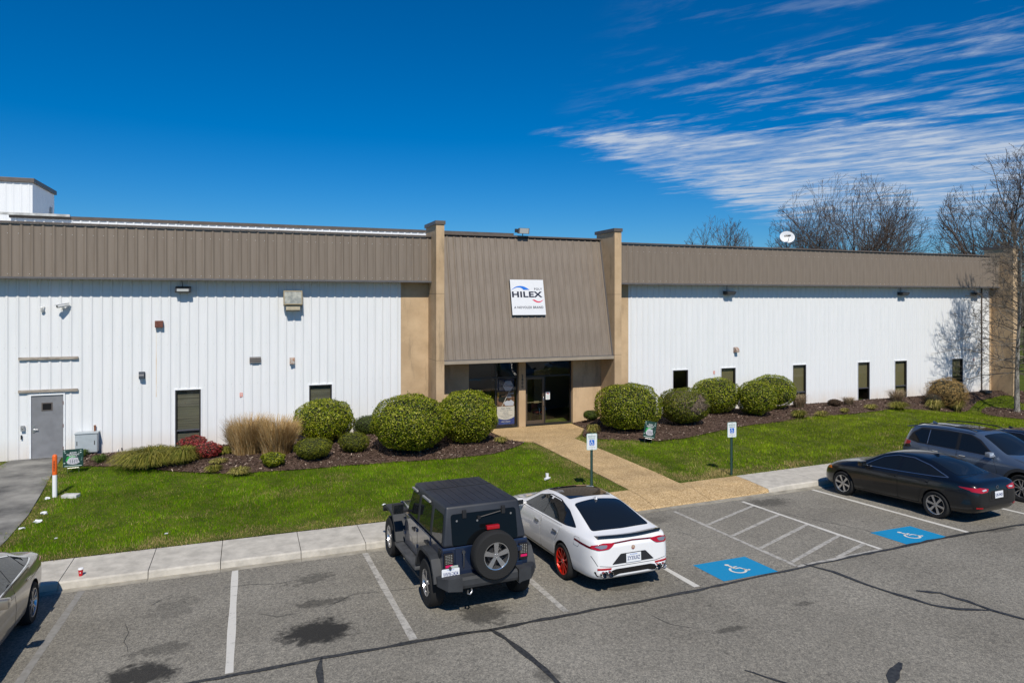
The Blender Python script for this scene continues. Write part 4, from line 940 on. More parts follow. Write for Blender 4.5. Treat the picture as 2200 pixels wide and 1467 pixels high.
# satellite dish
t = thing('satellite_dish', 'white satellite dish standing behind the right fascia', 'satellite dish', (26.35, 28.2, 7.72))
M_ = Matrix.Translation((0, -.05, .92)) @ Matrix.Rotation(rad(-28), 4, 'Z') @ Matrix.Rotation(rad(90 - 22), 4, 'X') @ Matrix.Diagonal((1.12, 1, 1, 1))
MB().lathe([(0, -.06), (.12, -.05), (.24, -.018), (.33, .03), (.335, .036), (.33, .036), (.24, -.008), (.12, -.04), (0, -.05)], 28, 'z', M_).build('dish', mat('dish_white', (.62, .63, .64), rough=.4), t, smooth=True, angle=50)
MB().tube([(0, 0, 0), (0, 0, .55), (0, .03, .85)], .024, 8).build('mast', DARKGREY, t); b = MB(); p0 = M_ @ Vector((0, -.3, .0)); p1 = M_ @ Vector((.0, -.12, .42)); b.tube([p0, p1], .014, 6); b.build('feed_arm', DARKGREY, t)
b = MB(); b.box(p1.x - .06, p1.x + .06, p1.y - .04, p1.y + .04, p1.z - .03, p1.z + .04, bev=.01); b.build('receiver', DARKGREY, t)
b = MB(); b.add([M_ @ Vector((x, y, -.028)) for x, y in ((-.12, .05), (-.02, .05), (-.09, .16), (-.12, .16))], [(0, 1, 2, 3)]); b.add([M_ @ Vector((x, y, -.028)) for x, y in ((-.0, .05), (.08, .05), (.06, .16), (-.06, .16))], [(0, 1, 2, 3)]); b.build('mark', mat('dish_mark', (.02, .02, .02), rough=.5), t)

# ------------------------------------------------------------------ rear wing and roof block
rb = thing('rear_wing', 'raised rear wing of white wall with brown gutter above the left fascia', 'building', (0, 0, 0))
corr_wall(rb, -8.35 - PANEL_W * 0, 12.05, 7.73, 8.48, lambda x, z, h: (x, 31.0 - h, z), WHITE_METAL, name='wall_panel')
MB().box(-8.3, 12.0, 31.1, 44, 7.73, 8.44).build('wing_block', WHITE_METAL, rb)
for x0, x1, dz in ((-8.4, -2.62, 0), (-2.6, 12.08, 0.0)):
    b = MB(); b.prism([(30.95, 8.475), (30.93, 8.60), (31.2, 8.615), (31.2, 8.475)], x0, x1, 'x'); b.build('gutter', BROWN_TRIM, rb)
MB().box(-8.8, -6.4, 30.8, 30.92, 8.57, 8.66).build('flashing_strip', mat('flashing_pale', (.42, .42, .40), rough=.5, var=.3, vscale=3), rb)
rt = thing('roof_block', 'white ribbed metal roof block with brown coping at the upper left', 'building', (0, 0, 0))
corr_wall(rt, -9.39 - PANEL_W * 14, -9.39, 7.73, 10.84, lambda x, z, h: (x, 38.0 - h * .6, z), WHITE_METAL, name='wall_panel')
b = MB(); corr_piece(b, 38.02, 41.9, 7.73, 10.84, 38.0, lambda x, z, h: (-9.40 + h * .3, x, z)); b.build('side_wall', WHITE_METAL, rt, fixn=False)
MB().box(-9.39 - PANEL_W * 14, -9.45, 38.05, 41.85, 7.73, 10.8).build('core', WHITE_METAL, rt)
MB().box(-9.39 - PANEL_W * 14, -9.30, 37.9, 42.0, 10.845, 11.05, bev=.02).build('coping', BROWN_TRIM, rt)
MB().box(-9.38, -9.355, 41.0, 41.35, 9.4, 10.1).build('hatch', mat('hatch_grey', (.3, .3, .3), rough=.5), rt)

# ------------------------------------------------------------------ street furniture and small things
POST_GREEN = mat('post_green', (.018, .055, .048), rough=.55)
SIGN_GREEN = mat('sign_green', (.03, .20, .12), rough=.5); SIGN_BLUE = mat('sign_blue', (.012, .13, .50), rough=.4)
def rounded_rect(w, h, r, n=5):
    out = []
    for cx, cy, a0 in ((w / 2 - r, h / 2 - r, 0), (-w / 2 + r, h / 2 - r, 90), (-w / 2 + r, -h / 2 + r, 180), (w / 2 - r, -h / 2 + r, 270)):
        out += [(cx + r * math.cos(rad(a0 + 90 * k / n)), cy + r * math.sin(rad(a0 + 90 * k / n))) for k in range(n + 1)]
    return out
def parking_sign(x, y, label, rz):
    t = thing('parking_sign', label, 'sign', (x, y, float(gz(x, y))), rz, 'reserved parking signs on green posts')
    b = MB(); b.box(-.028, .028, .0, .006, -.2, 1.62); b.box(-.034, -.028, -.022, .006, -.2, 1.62); b.box(.028, .034, -.022, .006, -.2, 1.62); b.build('post', POST_GREEN, t)
    W, H = .305, .46; zc = 1.385
    pl = MB().prism([(p[0], p[1] + zc) for p in rounded_rect(W, H, .03)], -.036, -.033, 'y').build('plate', mat('plate_pale_green', (.45, .62, .56), rough=.4), t)
    MB().prism([(p[0], p[1] + zc) for p in rounded_rect(W - .032, H - .032, .022)], -.0385, -.0362, 'y').build('face', SIGN_WHITE, pl)
    link('lettering', fit_text('RESERVED', .225, .042, SIGN_GREEN, .0008, .008), pl, (0, -.0395, zc + .152), UP); link('lettering', fit_text('PARKING', .195, .042, SIGN_GREEN, .0008, .008), pl, (0, -.0395, zc + .092), UP)
    MB().prism([(p[0], p[1] + zc - .022) for p in rounded_rect(.148, .152, .012)], -.041, -.0386, 'y').build('blue_square', SIGN_BLUE, pl)
    b = MB(); isa_symbol(b, 0, zc - .022, .135, lambda u, v: (u, -.0425, v)); b.build('wheelchair_symbol', SIGN_WHITE, pl, fixn=False)
    link('lettering', fit_text('PENALTY', .11, .014, SIGN_GREEN, .0006, .004), pl, (0, -.0395, zc - .127), UP); link('lettering', fit_text('$100 - $500 FINE', .19, .018, SIGN_GREEN, .0006, .004), pl, (0, -.0395, zc - .158), UP)
    for z in (.205, -.195): MB().lathe([(0, -.046), (.009, -.046), (.009, -.04)], 8, 'y', Matrix.Translation((0, 0, zc + z))).build('bolt', DARKGREY, pl)
parking_sign(9.02, 17.1, 'reserved parking sign on green post standing behind the white sedan', rad(-8))
parking_sign(13.85, 17.12, 'reserved parking sign on green post right of the front path', rad(-6))
t = thing('marker_post', 'orange and white plastic marker post beside the side path', 'post', (-4.9, 21.9, float(gz(-4.9, 21.9))))
MB().lathe([(.058, -.1), (.058, .60)], 18).build('white_shaft', mat('post_white', (.78, .78, .78), rough=.4), t, smooth=True, angle=40)
MB().lathe([(.061, .60), (.061, 1.09), (.055, 1.12), (.038, 1.145), (.0, 1.155)], 18).build('orange_sleeve', mat('post_orange', (.72, .12, .012), rough=.45), t, smooth=True, angle=50)
def vtext(txt, size, mt, parent, loc, **k): return put_text(txt, size, mt, parent, loc, rot=(rad(90), rad(-90), 0), **k)
vtext('WARNING', .06, mat('print_black', (.03, .02, .02), rough=.5), t, (.0, -.0635, .85), depth=.001)
def yard_sign(x, y, w, h, z0, rz, tilt, label, lean=0):
    t = thing('yard_sign', label, 'sign', (x, y, float(gz(x, y))), rz, 'green referral bonus yard signs'); t.rotation_euler = (lean, tilt, rz)
    b = MB(); 
    for s in (-1, 1): b.tube([(s * w * .28, 0.01, -.1), (s * w * .28, 0.01, z0 + h * .7)], .005, 5)
    b.tube([(-w * .28, .01, z0 - .04), (w * .28, .01, z0 - .04)], .005, 5); b.build('wire_stake', STEEL, t)
    pl = MB().box(-w / 2, w / 2, -.006, .0, z0, z0 + h).build('panel', mat('yard_green', (.010, .045, .035), rough=.5, var=.2, vscale=6), t)
    fl = lambda poly, mt, nm, d: MB().prism([(p[0] * w, z0 + p[1] * h) for p in poly], -.008 - d, -.0062 - d, 'y').build(nm, mt, pl)
    fl([(-.36, .35), (-.3, .58), (-.05, .66), (.12, .6), (.05, .3), (-.2, .16)], mat('yard_bright_green', (.02, .32, .06), rough=.5), 'green_glow', 0)
    r = random.Random(5); fl([(-.26 + .0, .18), (-.32, .30), (-.2, .50), (-.06, .56), (.12, .52), (.24, .50), (.26, .36), (.33, .24), (.18, .15), (-.05, .13)], mat('money_grey', (.36, .36, .40), rough=.6, col2=(.58, .56, .60), vscale=30), 'money_stack_print', .003)
    for k in range(4): fl([(-.16 + k * .11, .22), (-.12 + k * .11, .22), (-.12 + k * .11, .40), (-.16 + k * .11, .40)], mat('money_dark', (.16, .17, .19), rough=.6), 'money_line_print', .005)
    fl([(-.42, .03), (.42, .03), (.42, .065), (-.42, .065)], mat('yard_pale', (.5, .6, .56), rough=.5), 'foot_line_print', .001)
    for k in range(16):
        a = r.uniform(-.46, .40); c = r.choice([r.uniform(.72, .95), r.uniform(.1, .9)]); a = a if c > .7 else r.choice([-.46, .38]) + r.uniform(0, .04); q = r.uniform(.03, .075)
        if c > .7 and -.3 < a < .22: a = r.choice([-.44, .34])
        fl([(a, c), (a + q, c + .01), (a + q * .9, c + q * .6), (a - .01, c + q * .5)], mat('yard_pale', (.5, .6, .56), rough=.5), 'banknote_print', .001)
    for tx, zc, ww, hh in (('$500', .80, .34, .085), ('REFERRAL', .70, .62, .07), ('BONUS', .615, .40, .065)):
        link('lettering', fit_text(tx, ww * w, hh * h, SIGN_WHITE, .0012, .02), pl, (0, -.0115, z0 + zc * h), UP)
yard_sign(-5.03, 24.65, .54, .54, .20, rad(4), 0, 'dark green bonus yard sign at the lawn edge beside the side path')
yard_sign(14.0, 22.05, .44, .62, .22, rad(-28), rad(9), 'tilted green bonus yard sign in front of the right shrubs')
# coffee cup on the kerb
t = thing('paper_cup', 'red paper cup with white lid standing on the kerb edge', 'cup', (-3.02, 15.42, .0)); MB().lathe([(.0, 0), (.032, 0), (.044, .125)], 16).build('cup', mat('cup_red', (.50, .012, .02), rough=.45), t, smooth=True, angle=60)
MB().lathe([(.048, .125), (.048, .138), (.04, .15), (0, .15)], 16).build('lid', mat('cup_lid', (.75, .75, .75), rough=.4), t, smooth=True, angle=50)
MB().lathe([(0, 0), (.012, 0), (.012, .003), (0, .003)], 10, 'y', Matrix.Translation((.0, -.041, .07))).build('round_mark', mat('cup_mark', (.7, .6, .58), rough=.5), t)
def litter(x, y, s, label, seed, mt=None, flat_=.6, z=None):
    r = random.Random(seed); bm = bmesh.new(); bmesh.ops.create_icosphere(bm, subdivisions=2, radius=s)
    for v in bm.verts: v.co *= r.uniform(.6, 1.35); v.co.z *= flat_; v.co.x *= 1.25
    me = bpy.data.meshes.new('litter'); bm.to_mesh(me); bm.free(); finish(me, mt or mat('litter_white', (.72, .73, .74), rough=.6))
    o = link('crumpled_paper', me, None, (x, y, (float(gz(x, y)) if z is None else z) + s * .35)); tag(o, label, 'litter', 'white litter on the lawn'); return o
gp = lambda px, py: (lambda d: (d[0] * -CAM_H / d[2], d[1] * -CAM_H / d[2]))(((px - 1100) / 1468 * math.cos(TH) + math.sin(TH), -(px - 1100) / 1468 * math.sin(TH) + math.cos(TH), -(py - 645) / 1468))
litter(*gp(101, 1071), .05, 'crumpled white paper nearest the orange marker post', 1); litter(*gp(94, 1103), .06, 'crumpled white paper by the side path, second from the marker post', 2)
litter(*gp(81, 1121), .065, 'largest crumpled white paper on the lawn by the side path', 3); litter(*gp(46, 1137), .05, 'crumpled white paper nearest the sedan at the left edge', 4)
litter(*gp(120, 1157), .025, 'tiny white scrap on the lawn above the parked silver sedan', 9); litter(*gp(357, 1147), .028, 'tiny white scrap on the lawn edge above the sidewalk', 8); litter(*gp(825, 1084), .045, 'small pale scrap on the lawn left of the dark off-roader', 7)
x, y = gp(1177, 1030); t = thing('plastic_bottle', 'white plastic bottle lying on the lawn behind the white sedan', 'bottle', (x, y, float(gz(x, y)) + .06), rad(25))
MB().lathe([(0, -.13), (.04, -.13), (.042, .03), (.018, .08), (.018, .11), (0, .11)], 14, 'x').build('bottle_body', mat('bottle_white', (.74, .74, .76), rough=.35), t, smooth=True, angle=45); MB().lathe([(0, 0), (.045, 0), (.05, .12), (0, .12)], 12, 'z', Matrix.Translation((.06, .08, .0))).build('cup_part', mat('bottle_white', (.74, .74, .76), rough=.35), t)
x, y = gp(152, 1067); t = thing('valve_cover', 'flat pale concrete block in the grass beside the marker post', 'block', (x, y, float(gz(x, y))), rad(-18)); MB().box(-.20, .20, -.11, .11, -.05, .075, bev=.02).build('block', mat('pale_block', (.50, .49, .46), rough=.9, var=.2), t)
# ------------------------------------------------------------------ vehicles
def paint(name, col, metal=0.0, rough=.28, coat=1.0):
    m = mat(name, col, rough=rough, metal=metal, coat=coat, spec=.5); return m
P_WHITE = paint('pearl_white_paint', (.74, .74, .74), 0, .35); P_BLACK = paint('black_paint', (.003, .0035, .005), 0, .3, .55); P_NAVY = paint('navy_paint', (.008, .018, .048), .3, .3)
P_BLUEGREY = paint('blue_grey_paint', (.085, .118, .175), .4, .32); P_GOLD = paint('champagne_paint', (.25, .215, .17), .5, .30); P_DARK2 = paint('charcoal_paint', (.012, .012, .014), .2, .3)
CAR_GLASS = mat('car_glass', (.008, .010, .012), rough=.02, spec=.5); PRIVACY = mat('privacy_glass', (.004, .005, .006), rough=.03, spec=.16)
GLOSS_BLACK = mat('gloss_black_trim', (.008, .008, .009), rough=.12, spec=.6); RUBBER = mat('tyre_rubber', (.016, .016, .016), rough=.85, spec=.3, bump=.3, bscale=50); SEAM = mat('panel_gap', (.006, .006, .006), rough=.9)
PLASTIC = mat('textured_plastic', (.030, .032, .035), rough=.62, spec=.4, var=.15, vscale=5); TOPP = mat('hardtop_plastic', (.018, .021, .028), rough=.5, spec=.45, var=.2, vscale=2.5); ALLOY = mat('alloy_silver', (.55, .55, .56), rough=.25, metal=.9); RED_RIM = mat('red_anodised_rim', (.60, .02, .008), rough=.28, metal=.5)
TAIL_RED = mat('tail_lamp_red', (.34, .006, .012), rough=.12, spec=.7); TAIL_DARK = mat('tail_lamp_dark', (.10, .004, .008), rough=.12, spec=.7); LAMP_CLEAR = mat('lamp_clear', (.42, .46, .50), rough=.1, spec=.8); AMBER = mat('lamp_amber', (.60, .16, .02), rough=.15); PLATE = mat('plate_white', (.70, .72, .74), rough=.4); PLATE_INK = mat('plate_ink', (.02, .04, .16), rough=.5)

def wheel(parent, x, y, R, W, rr, style, rim_mt, side, spare=None):
    """side +1 = outer face towards +Y; local axle on Y"""
    if spare is None: w = thing('wheel', None, None, (x, y, R)); w.parent = parent; w.rotation_euler = (0, 0, 0 if side > 0 else math.pi)
    else: w = spare
    h = W / 2; b = MB()
    b.lathe([(rr * .97, -h * .80), (rr * 1.06, -h * .95), (R * .93, -h), (R * .985, -h * .80), (R, -h * .4), (R, h * .4), (R * .985, h * .80), (R * .93, h), (rr * 1.06, h * .97), (rr * .98, h * .84)], 40, 'y', cap=False)
    b.build('tyre', RUBBER, w, smooth=True, angle=35)
    r = MB(); r.lathe([(rr * 1.0, h * .86), (rr * .985, h * .93), (rr * .93, h * .90), (rr * .90, h * .60), (rr * .86, -h * .6)], 40, 'y', cap=False)
    r.lathe([(0, h * .78), (rr * .17, h * .76), (rr * .20, h * .55), (rr * .2, 0)], 20, 'y')
    def spoke(a, w0, w1, dy=.80, twist=0.0):
        M = Matrix.Rotation(a, 4, 'Y'); z0, z1 = rr * .14, rr * .93
        vs = []
        for z, ww, yy in ((z0, w0, h * (dy - .06)), (z1 * .55, (w0 + w1) / 2, h * dy), (z1, w1, h * (dy + .06))):
            xo = twist * (z - z0); vs += [M @ Vector((xo - ww, yy, z)), M @ Vector((xo + ww, yy, z)), M @ Vector((xo + ww * .8, yy - h * .35, z)), M @ Vector((xo - ww * .8, yy - h * .35, z))]
        fs = [(i * 4 + k, i * 4 + (k + 1) % 4, (i + 1) * 4 + (k + 1) % 4, (i + 1) * 4 + k) for i in range(2) for k in range(4)]; r.add(vs, fs + [(0, 1, 2, 3), (8, 11, 10, 9)])
    if style == 'five':
        for k in range(5): spoke(2 * math.pi * k / 5, rr * .12, rr * .19)
    elif style == 'split':
        for k in range(5):
            for s in (-1, 1): spoke(2 * math.pi * k / 5 + s * .20, rr * .05, rr * .065, .8, s * .06)
    elif style == 'six':
        for k in range(6): spoke(2 * math.pi * k / 6 + .3, rr * .085, rr * .13)
    else:
        for k in range(10): spoke(2 * math.pi * k / 10 + .1, rr * .05, rr * .07, .78)
    rim = r.build('rim', rim_mt, w)
    d = MB(); d.lathe([(0, h * .2), (rr * .62, h * .2), (rr * .62, h * .1), (0, h * .1)], 28, 'y'); d.lathe([(0, -h * .3), (rr * .86, -h * .3), (rr * .86, -h * .35)], 28, 'y'); d.build('brake_disc', mat('brake_dark', (.03, .03, .032), rough=.5, metal=.4), w)
    n = MB()
    for k in range(5): n.lathe([(0, h * .82), (rr * .035, h * .82), (rr * .035, h * .6)], 8, 'y', Matrix.Rotation(2 * math.pi * k / 5 + .63, 4, 'Y') @ Matrix.Translation((0, 0, rr * .13)))
    n.build('wheel_nuts', STEEL, w); return w

def pchip(tab, x):
    xs = np.array([t[0] for t in tab], float); ys = np.array([t[1] for t in tab], float); h = np.diff(xs); dl = np.diff(ys) / h; m = np.zeros(len(xs)); m[0], m[-1] = dl[0], dl[-1]
    for i in range(1, len(xs) - 1): m[i] = 0 if dl[i - 1] * dl[i] <= 0 else 2 * dl[i - 1] * dl[i] / (dl[i - 1] + dl[i])
    x = np.clip(x, xs[0], xs[-1]); k = np.clip(np.searchsorted(xs, x) - 1, 0, len(h) - 1); t = (x - xs[k]) / h[k]
    return ys[k] * (2 * t ** 3 - 3 * t ** 2 + 1) + m[k] * h[k] * (t ** 3 - 2 * t ** 2 + t) + ys[k + 1] * (-2 * t ** 3 + 3 * t ** 2) + m[k + 1] * h[k] * (t ** 3 - t ** 2)

class Car:
    def __init__(s, name, label, cat, loc, heading, S, paint_mt, group=None):
        s.S = S; s.paint = paint_mt
        o = bpy.data.objects.new(name, None); COL.objects.link(o); o.empty_display_size = .3; tag(o, label, cat, group); s.root = o
        f = Vector((math.cos(heading), math.sin(heading), 0)); f.z = -0.045 * f.y; f.normalize(); up = Vector((0, .045, 1)).normalized(); l = up.cross(f).normalized(); up = f.cross(l)
        M = Matrix((f, l, up)).transposed().to_4x4(); M.translation = Vector((loc[0], loc[1], float(lot_z(loc[1])))); o.matrix_world = M
        s.M = M
    def hull(s):
        S = s.S; x0, x1 = S['top'][0][0], S['top'][-1][0]; xs = np.concatenate([[x0, x0 + .03, x0 + .09], np.linspace(x0 + .18, x1 - .2, 32), [x1 - .1, x1 - .035, x1]])
        rings = []
        for x in xs:
            P = {k: float(pchip(S[k], x)) for k in ('top', 'belt', 'wm', 'wr', 'zb')}; top, wm, zb, wr = P['top'], P['wm'], P['zb'], P['wr']; belt = min(P['belt'], top - .015); kr = float(pchip(S['kre'], x)); zre = belt + (top - belt) * kr
            wb = wm * S.get('tumble', .955); zm = zb + (belt - zb) * .42
            half = [(0, zb), (wm * .62, zb), (wm * .90, zb + .015), (wm * .975, zb + .10 * min(1, (belt - zb) / .4)), (wm, zm), (wm * .995, zm + (belt - zm) * .5), (wb + .006, belt - .045 * min(1, (belt - zm) / .2)), (wb - .022, belt + .004), (wb * .5 + wr * .5 - .0, belt * .52 + zre * .48), (wr, zre), (wr * .82, zre + (top - zre) * .62), (wr * .42, zre + (top - zre) * .93), (0, top)]
            rings.append([(x, y, z) for y, z in half] + [(x, -y, z) for y, z in half[-2:0:-1]])
        m = len(rings[0]); n = len(rings); V = [p for r in rings for p in r]; F = [(i * m + k, i * m + (k + 1) % m, (i + 1) * m + (k + 1) % m, (i + 1) * m + k) for i in range(n - 1) for k in range(m)]
        for i, rev in ((0, 1), (n - 1, 0)):
            b = i * m; h = (m + 2) // 2      # close the ends by strips across
            for k in range(h - 1):
                q = [b + k, b + k + 1, b + (m - k - 1) % m, b + (m - k) % m]; q = list(dict.fromkeys(q)); F.append(tuple(q[::-1] if not rev else q))
        me = bpy.data.meshes.new('hull'); me.from_pydata(V, [], F); bm = bmesh.new(); bm.from_mesh(me); bmesh.ops.recalc_face_normals(bm, faces=bm.faces[:]); bm.to_mesh(me); bm.free()
        o = bpy.data.objects.new('hull', me); COL.objects.link(o); sm = o.modifiers.new('s', 'SUBSURF'); sm.levels = 2; sm.render_levels = 2
        dg = bpy.context.evaluated_depsgraph_get(); full = bpy.data.meshes.new_from_object(o.evaluated_get(dg)); bm = bmesh.new(); bm.from_mesh(full); s.bvh = BVHTree.FromBMesh(bm); bm.free()
        # wheel openings
        cm = MB(); R = S['arch']
        cuts = []
        for ax in S['axles']:
            for sd_ in (-1, 1):
                c = MB(); c.lathe([(R, 0), (R, .42)], 36, 'y', Matrix.Translation((ax, .62 if sd_ > 0 else -1.04, S['R'] + S.get('archz', .02)))); co = bpy.data.objects.new('cut', c.mesh('cut', SEAM)); COL.objects.link(co); cuts.append(co)
                bo = o.modifiers.new('b', 'BOOLEAN'); bo.object = co; bo.operation = 'DIFFERENCE'; bo.solver = 'EXACT'
        dg = bpy.context.evaluated_depsgraph_get(); body = bpy.data.meshes.new_from_object(o.evaluated_get(dg))
        for c in cuts: bpy.data.objects.remove(c)
        bpy.data.objects.remove(o)
        body.materials.clear(); 
        for m_ in (s.paint, SEAM, S.get('low_mat', GLOSS_BLACK)): body.materials.append(m_)
        mi = np.zeros(len(body.polygons), dtype=np.int32); zl = S.get('zlow', .0)
        for p in body.polygons:
            c = p.center
            for ax in S['axles']:
                d = math.hypot(c.x - ax, c.z - S['R'] - S.get('archz', .02))
                if d < R + .012 and abs(c.y) > .58 and (d > R - .02 and abs(p.normal.y) < .5 or abs(abs(c.y) - .62) < .02 and abs(p.normal.y) > .8): mi[p.index] = 1
            if mi[p.index] == 0 and c.z < zl: mi[p.index] = 2
            if mi[p.index] == 0 and p.normal.z < -.8 and c.z < .4: mi[p.index] = 1
        body.polygons.foreach_set('material_index', mi); body.polygons.foreach_set('use_smooth', [True] * len(body.polygons)); body.set_sharp_from_angle(angle=rad(35))
        s.body = link('body', body, s.root); return s.body
    def ray(s, kind, u, v):
        o, d = {'L': ((u, 3, v), (0, -1, 0)), 'R': ((u, -3, v), (0, 1, 0)), 'T': ((u, v, 4), (0, 0, -1)), 'B': ((-6, u, v), (1, 0, 0)), 'F': ((8, u, v), (-1, 0, 0))}[kind]
        h = s.bvh.ray_cast(Vector(o), Vector(d))
        if h[0] is None: h = s.bvh.find_nearest(Vector({'L': (u, .9, v), 'R': (u, -.9, v), 'T': (u, v, 1.2), 'B': (-1, u, v), 'F': (3.6, u, v)}[kind]))
        return h[0], h[1]
    def patch(s, name, kind, poly, mt, off=.004, thick=.012, parent=None, step=.09, rnd=0.0):
        """skin piece lying on the hull: outline in side / top / rear view"""
        if rnd:
            Q = []; n = len(poly)
            for i in range(n):
                a, b, c = Vector(poly[i - 1]), Vector(poly[i]), Vector(poly[(i + 1) % n]); r1 = min(rnd, (a - b).length * .4); r2 = min(rnd, (c - b).length * .4); p0 = b + (a - b).normalized() * r1; p1 = b + (c - b).normalized() * r2
                Q += [tuple(p0 * (1 - t) ** 2 + b * 2 * t * (1 - t) + p1 * t * t) for t in (0, .33, .67, 1)]
            poly = Q
        if kind == 'R' : pass
        P, F = fill_poly(poly, step); top = []; bot = []
        for u, v in P:
            p, n = s.ray(kind, float(u), float(v)); top.append(p + n * off); bot.append(p + n * (off - thick))
        cnt = {}
        for f in F:
            for a, b in zip(f, list(f[1:]) + [f[0]]): cnt[(min(a, b), max(a, b))] = cnt.get((min(a, b), max(a, b)), 0) + 1
        k = len(top); fs = [tuple(f) for f in F] + [(a, b, b + k, a + k) for (a, b), c in cnt.items() if c == 1]
        me = bpy.data.meshes.new(name); me.from_pydata([tuple(q) for q in top + bot], [], fs)
        bm = bmesh.new(); bm.from_mesh(me); bmesh.ops.recalc_face_normals(bm, faces=bm.faces[:]); bmesh.ops.delete(bm, geom=[v for v in bm.verts if not v.link_faces], context='VERTS'); bm.to_mesh(me); bm.free(); finish(me, mt, True, 40)
        return link(name, me, parent or s.root)
    def strip(s, name, kind, line, w, mt, off=.003, parent=None):
        pts = []; 
        for a, b in zip(line, line[1:]):
            n = max(1, int(math.hypot(b[0] - a[0], b[1] - a[1]) / .05)); pts += [(a[0] + (b[0] - a[0]) * i / n, a[1] + (b[1] - a[1]) * i / n) for i in range(n)]
        pts.append(line[-1]); r = MB(); r.ribbon(pts, w); V = []
        for x, y, z in r.v: p, n = s.ray(kind, x, y); V.append(p + n * off)
        b = MB(); b.add(V, r.f); return b.build(name, mt, parent or s.root, fixn=False)
    def both(s, fn, *a, **k): return [fn(*a[:1], 'L', *a[1:], **k), fn(*a[:1], 'R', *a[1:], **k)]
    def pt(s, kind, u, v, off=0.0):
        p, n = s.ray(kind, u, v); return p + n * off, n
    def wheels(s, style, rim, W=.235):
        for ax in s.S['axles']:
            for sd_ in (-1, 1): wheel(s.root, ax, sd_ * s.S['track'], s.S['R'], W, s.S['rim'], style, rim, sd_)
    def handle(s, door_l, door_r, x, z, mt):
        for kind, d in (('L', door_l), ('R', door_r)):
            p, n = s.pt(kind, x, z, .02); b = MB(); b.box(p.x - .09, p.x + .09, p.y - .016, p.y + .016, p.z - .016, p.z + .016, bev=.012); b.build('handle', mt, d)
    def mirror(s, x, z, mt, y=None):
        for kind, sg_ in (('L', 1), ('R', -1)):
            p, n = s.pt(kind, x, z); b = MB(); b.box(p.x - .06, p.x + .08, min(p.y + sg_ * .05, p.y + sg_ * .24), max(p.y + sg_ * .05, p.y + sg_ * .24), p.z + .0, p.z + .14, bev=.035); b.box(p.x - .02, p.x + .05, min(p.y - sg_ * .03, p.y + sg_ * .08), max(p.y - sg_ * .03, p.y + sg_ * .08), p.z + .01, p.z + .05, bev=.01)
            m = b.build('mirror', mt, s.root, smooth=True, angle=50); MB().box(p.x - .064, p.x - .061, min(p.y + sg_ * .07, p.y + sg_ * .22), max(p.y + sg_ * .07, p.y + sg_ * .22), p.z + .02, p.z + .12).build('mirror_glass', CAR_GLASS, m)
    def plate(s, z, text, w=.31, h=.16, frame=GLOSS_BLACK, sub=None):
        p, n = s.pt('B', 0, z, .012); Mx = Matrix.Translation(p) @ Vector((-n.x, 0, -n.z)).to_track_quat('Y', 'Z').to_matrix().to_4x4()
        pl = MB().box(-w / 2, w / 2, -.006, .0, -h / 2, h / 2, Mx, bev=.002).build('licence_plate', PLATE, s.root)
        if not text: return pl
        t = link('lettering', fit_text(text, w * .86, h * .42, PLATE_INK, .001, .01), pl); t.matrix_local = Mx @ Matrix.Translation((0, -.0085, -.005)) @ Matrix.Rotation(rad(90), 4, 'X')
        if sub: t = link('lettering', fit_text(sub, w * .5, h * .11, mat('plate_blue', (.08, .2, .55), rough=.5), .001, .0), pl); t.matrix_local = Mx @ Matrix.Translation((0, -.0085, h * .37)) @ Matrix.Rotation(rad(90), 4, 'X')
        return pl

def car_common(c, dlo, panes, doors, ws, rw, handles, style, rim, trim=None, frame_mt=None, W=.235, mirror=(2.0, .96), mirror_mt=None, handle_mt=None):
    """glass, doors, seams, wheels shared by the road cars"""
    c.hull()
    for kind in 'LR':
        c.patch('window_surround', kind, dlo, frame_mt or GLOSS_BLACK, .003, .01, rnd=.05)
        for pn in panes: c.patch('side_window', kind, pn, CAR_GLASS, .007, .01, rnd=.03)
        if trim: c.strip('window_trim', kind, dlo + dlo[:1], .016, trim, .009)
        dd = [c.patch('door', kind, d, c.paint, .0045, .012, rnd=.05) for d in doors]
        for d in doors: c.strip('door_gap', kind, d + d[:1], .010, SEAM, .0025)
        for d, (hx, hz) in zip(dd, handles):
            p, n = c.pt(kind, hx, hz, .02); sgn = 1 if kind == 'L' else -1; MB().box(p.x - .10, p.x + .10, p.y - .014, p.y + .014, p.z - .015, p.z + .017, bev=.012).build('handle', handle_mt or c.paint, d)
    c.patch('windscreen', 'T', ws, CAR_GLASS, .005, .012, rnd=.06); c.patch('rear_window', 'T', rw, CAR_GLASS, .005, .012, rnd=.08)
    c.wheels(style, rim, W); c.mirror(mirror[0], mirror[1], mirror_mt or c.paint)

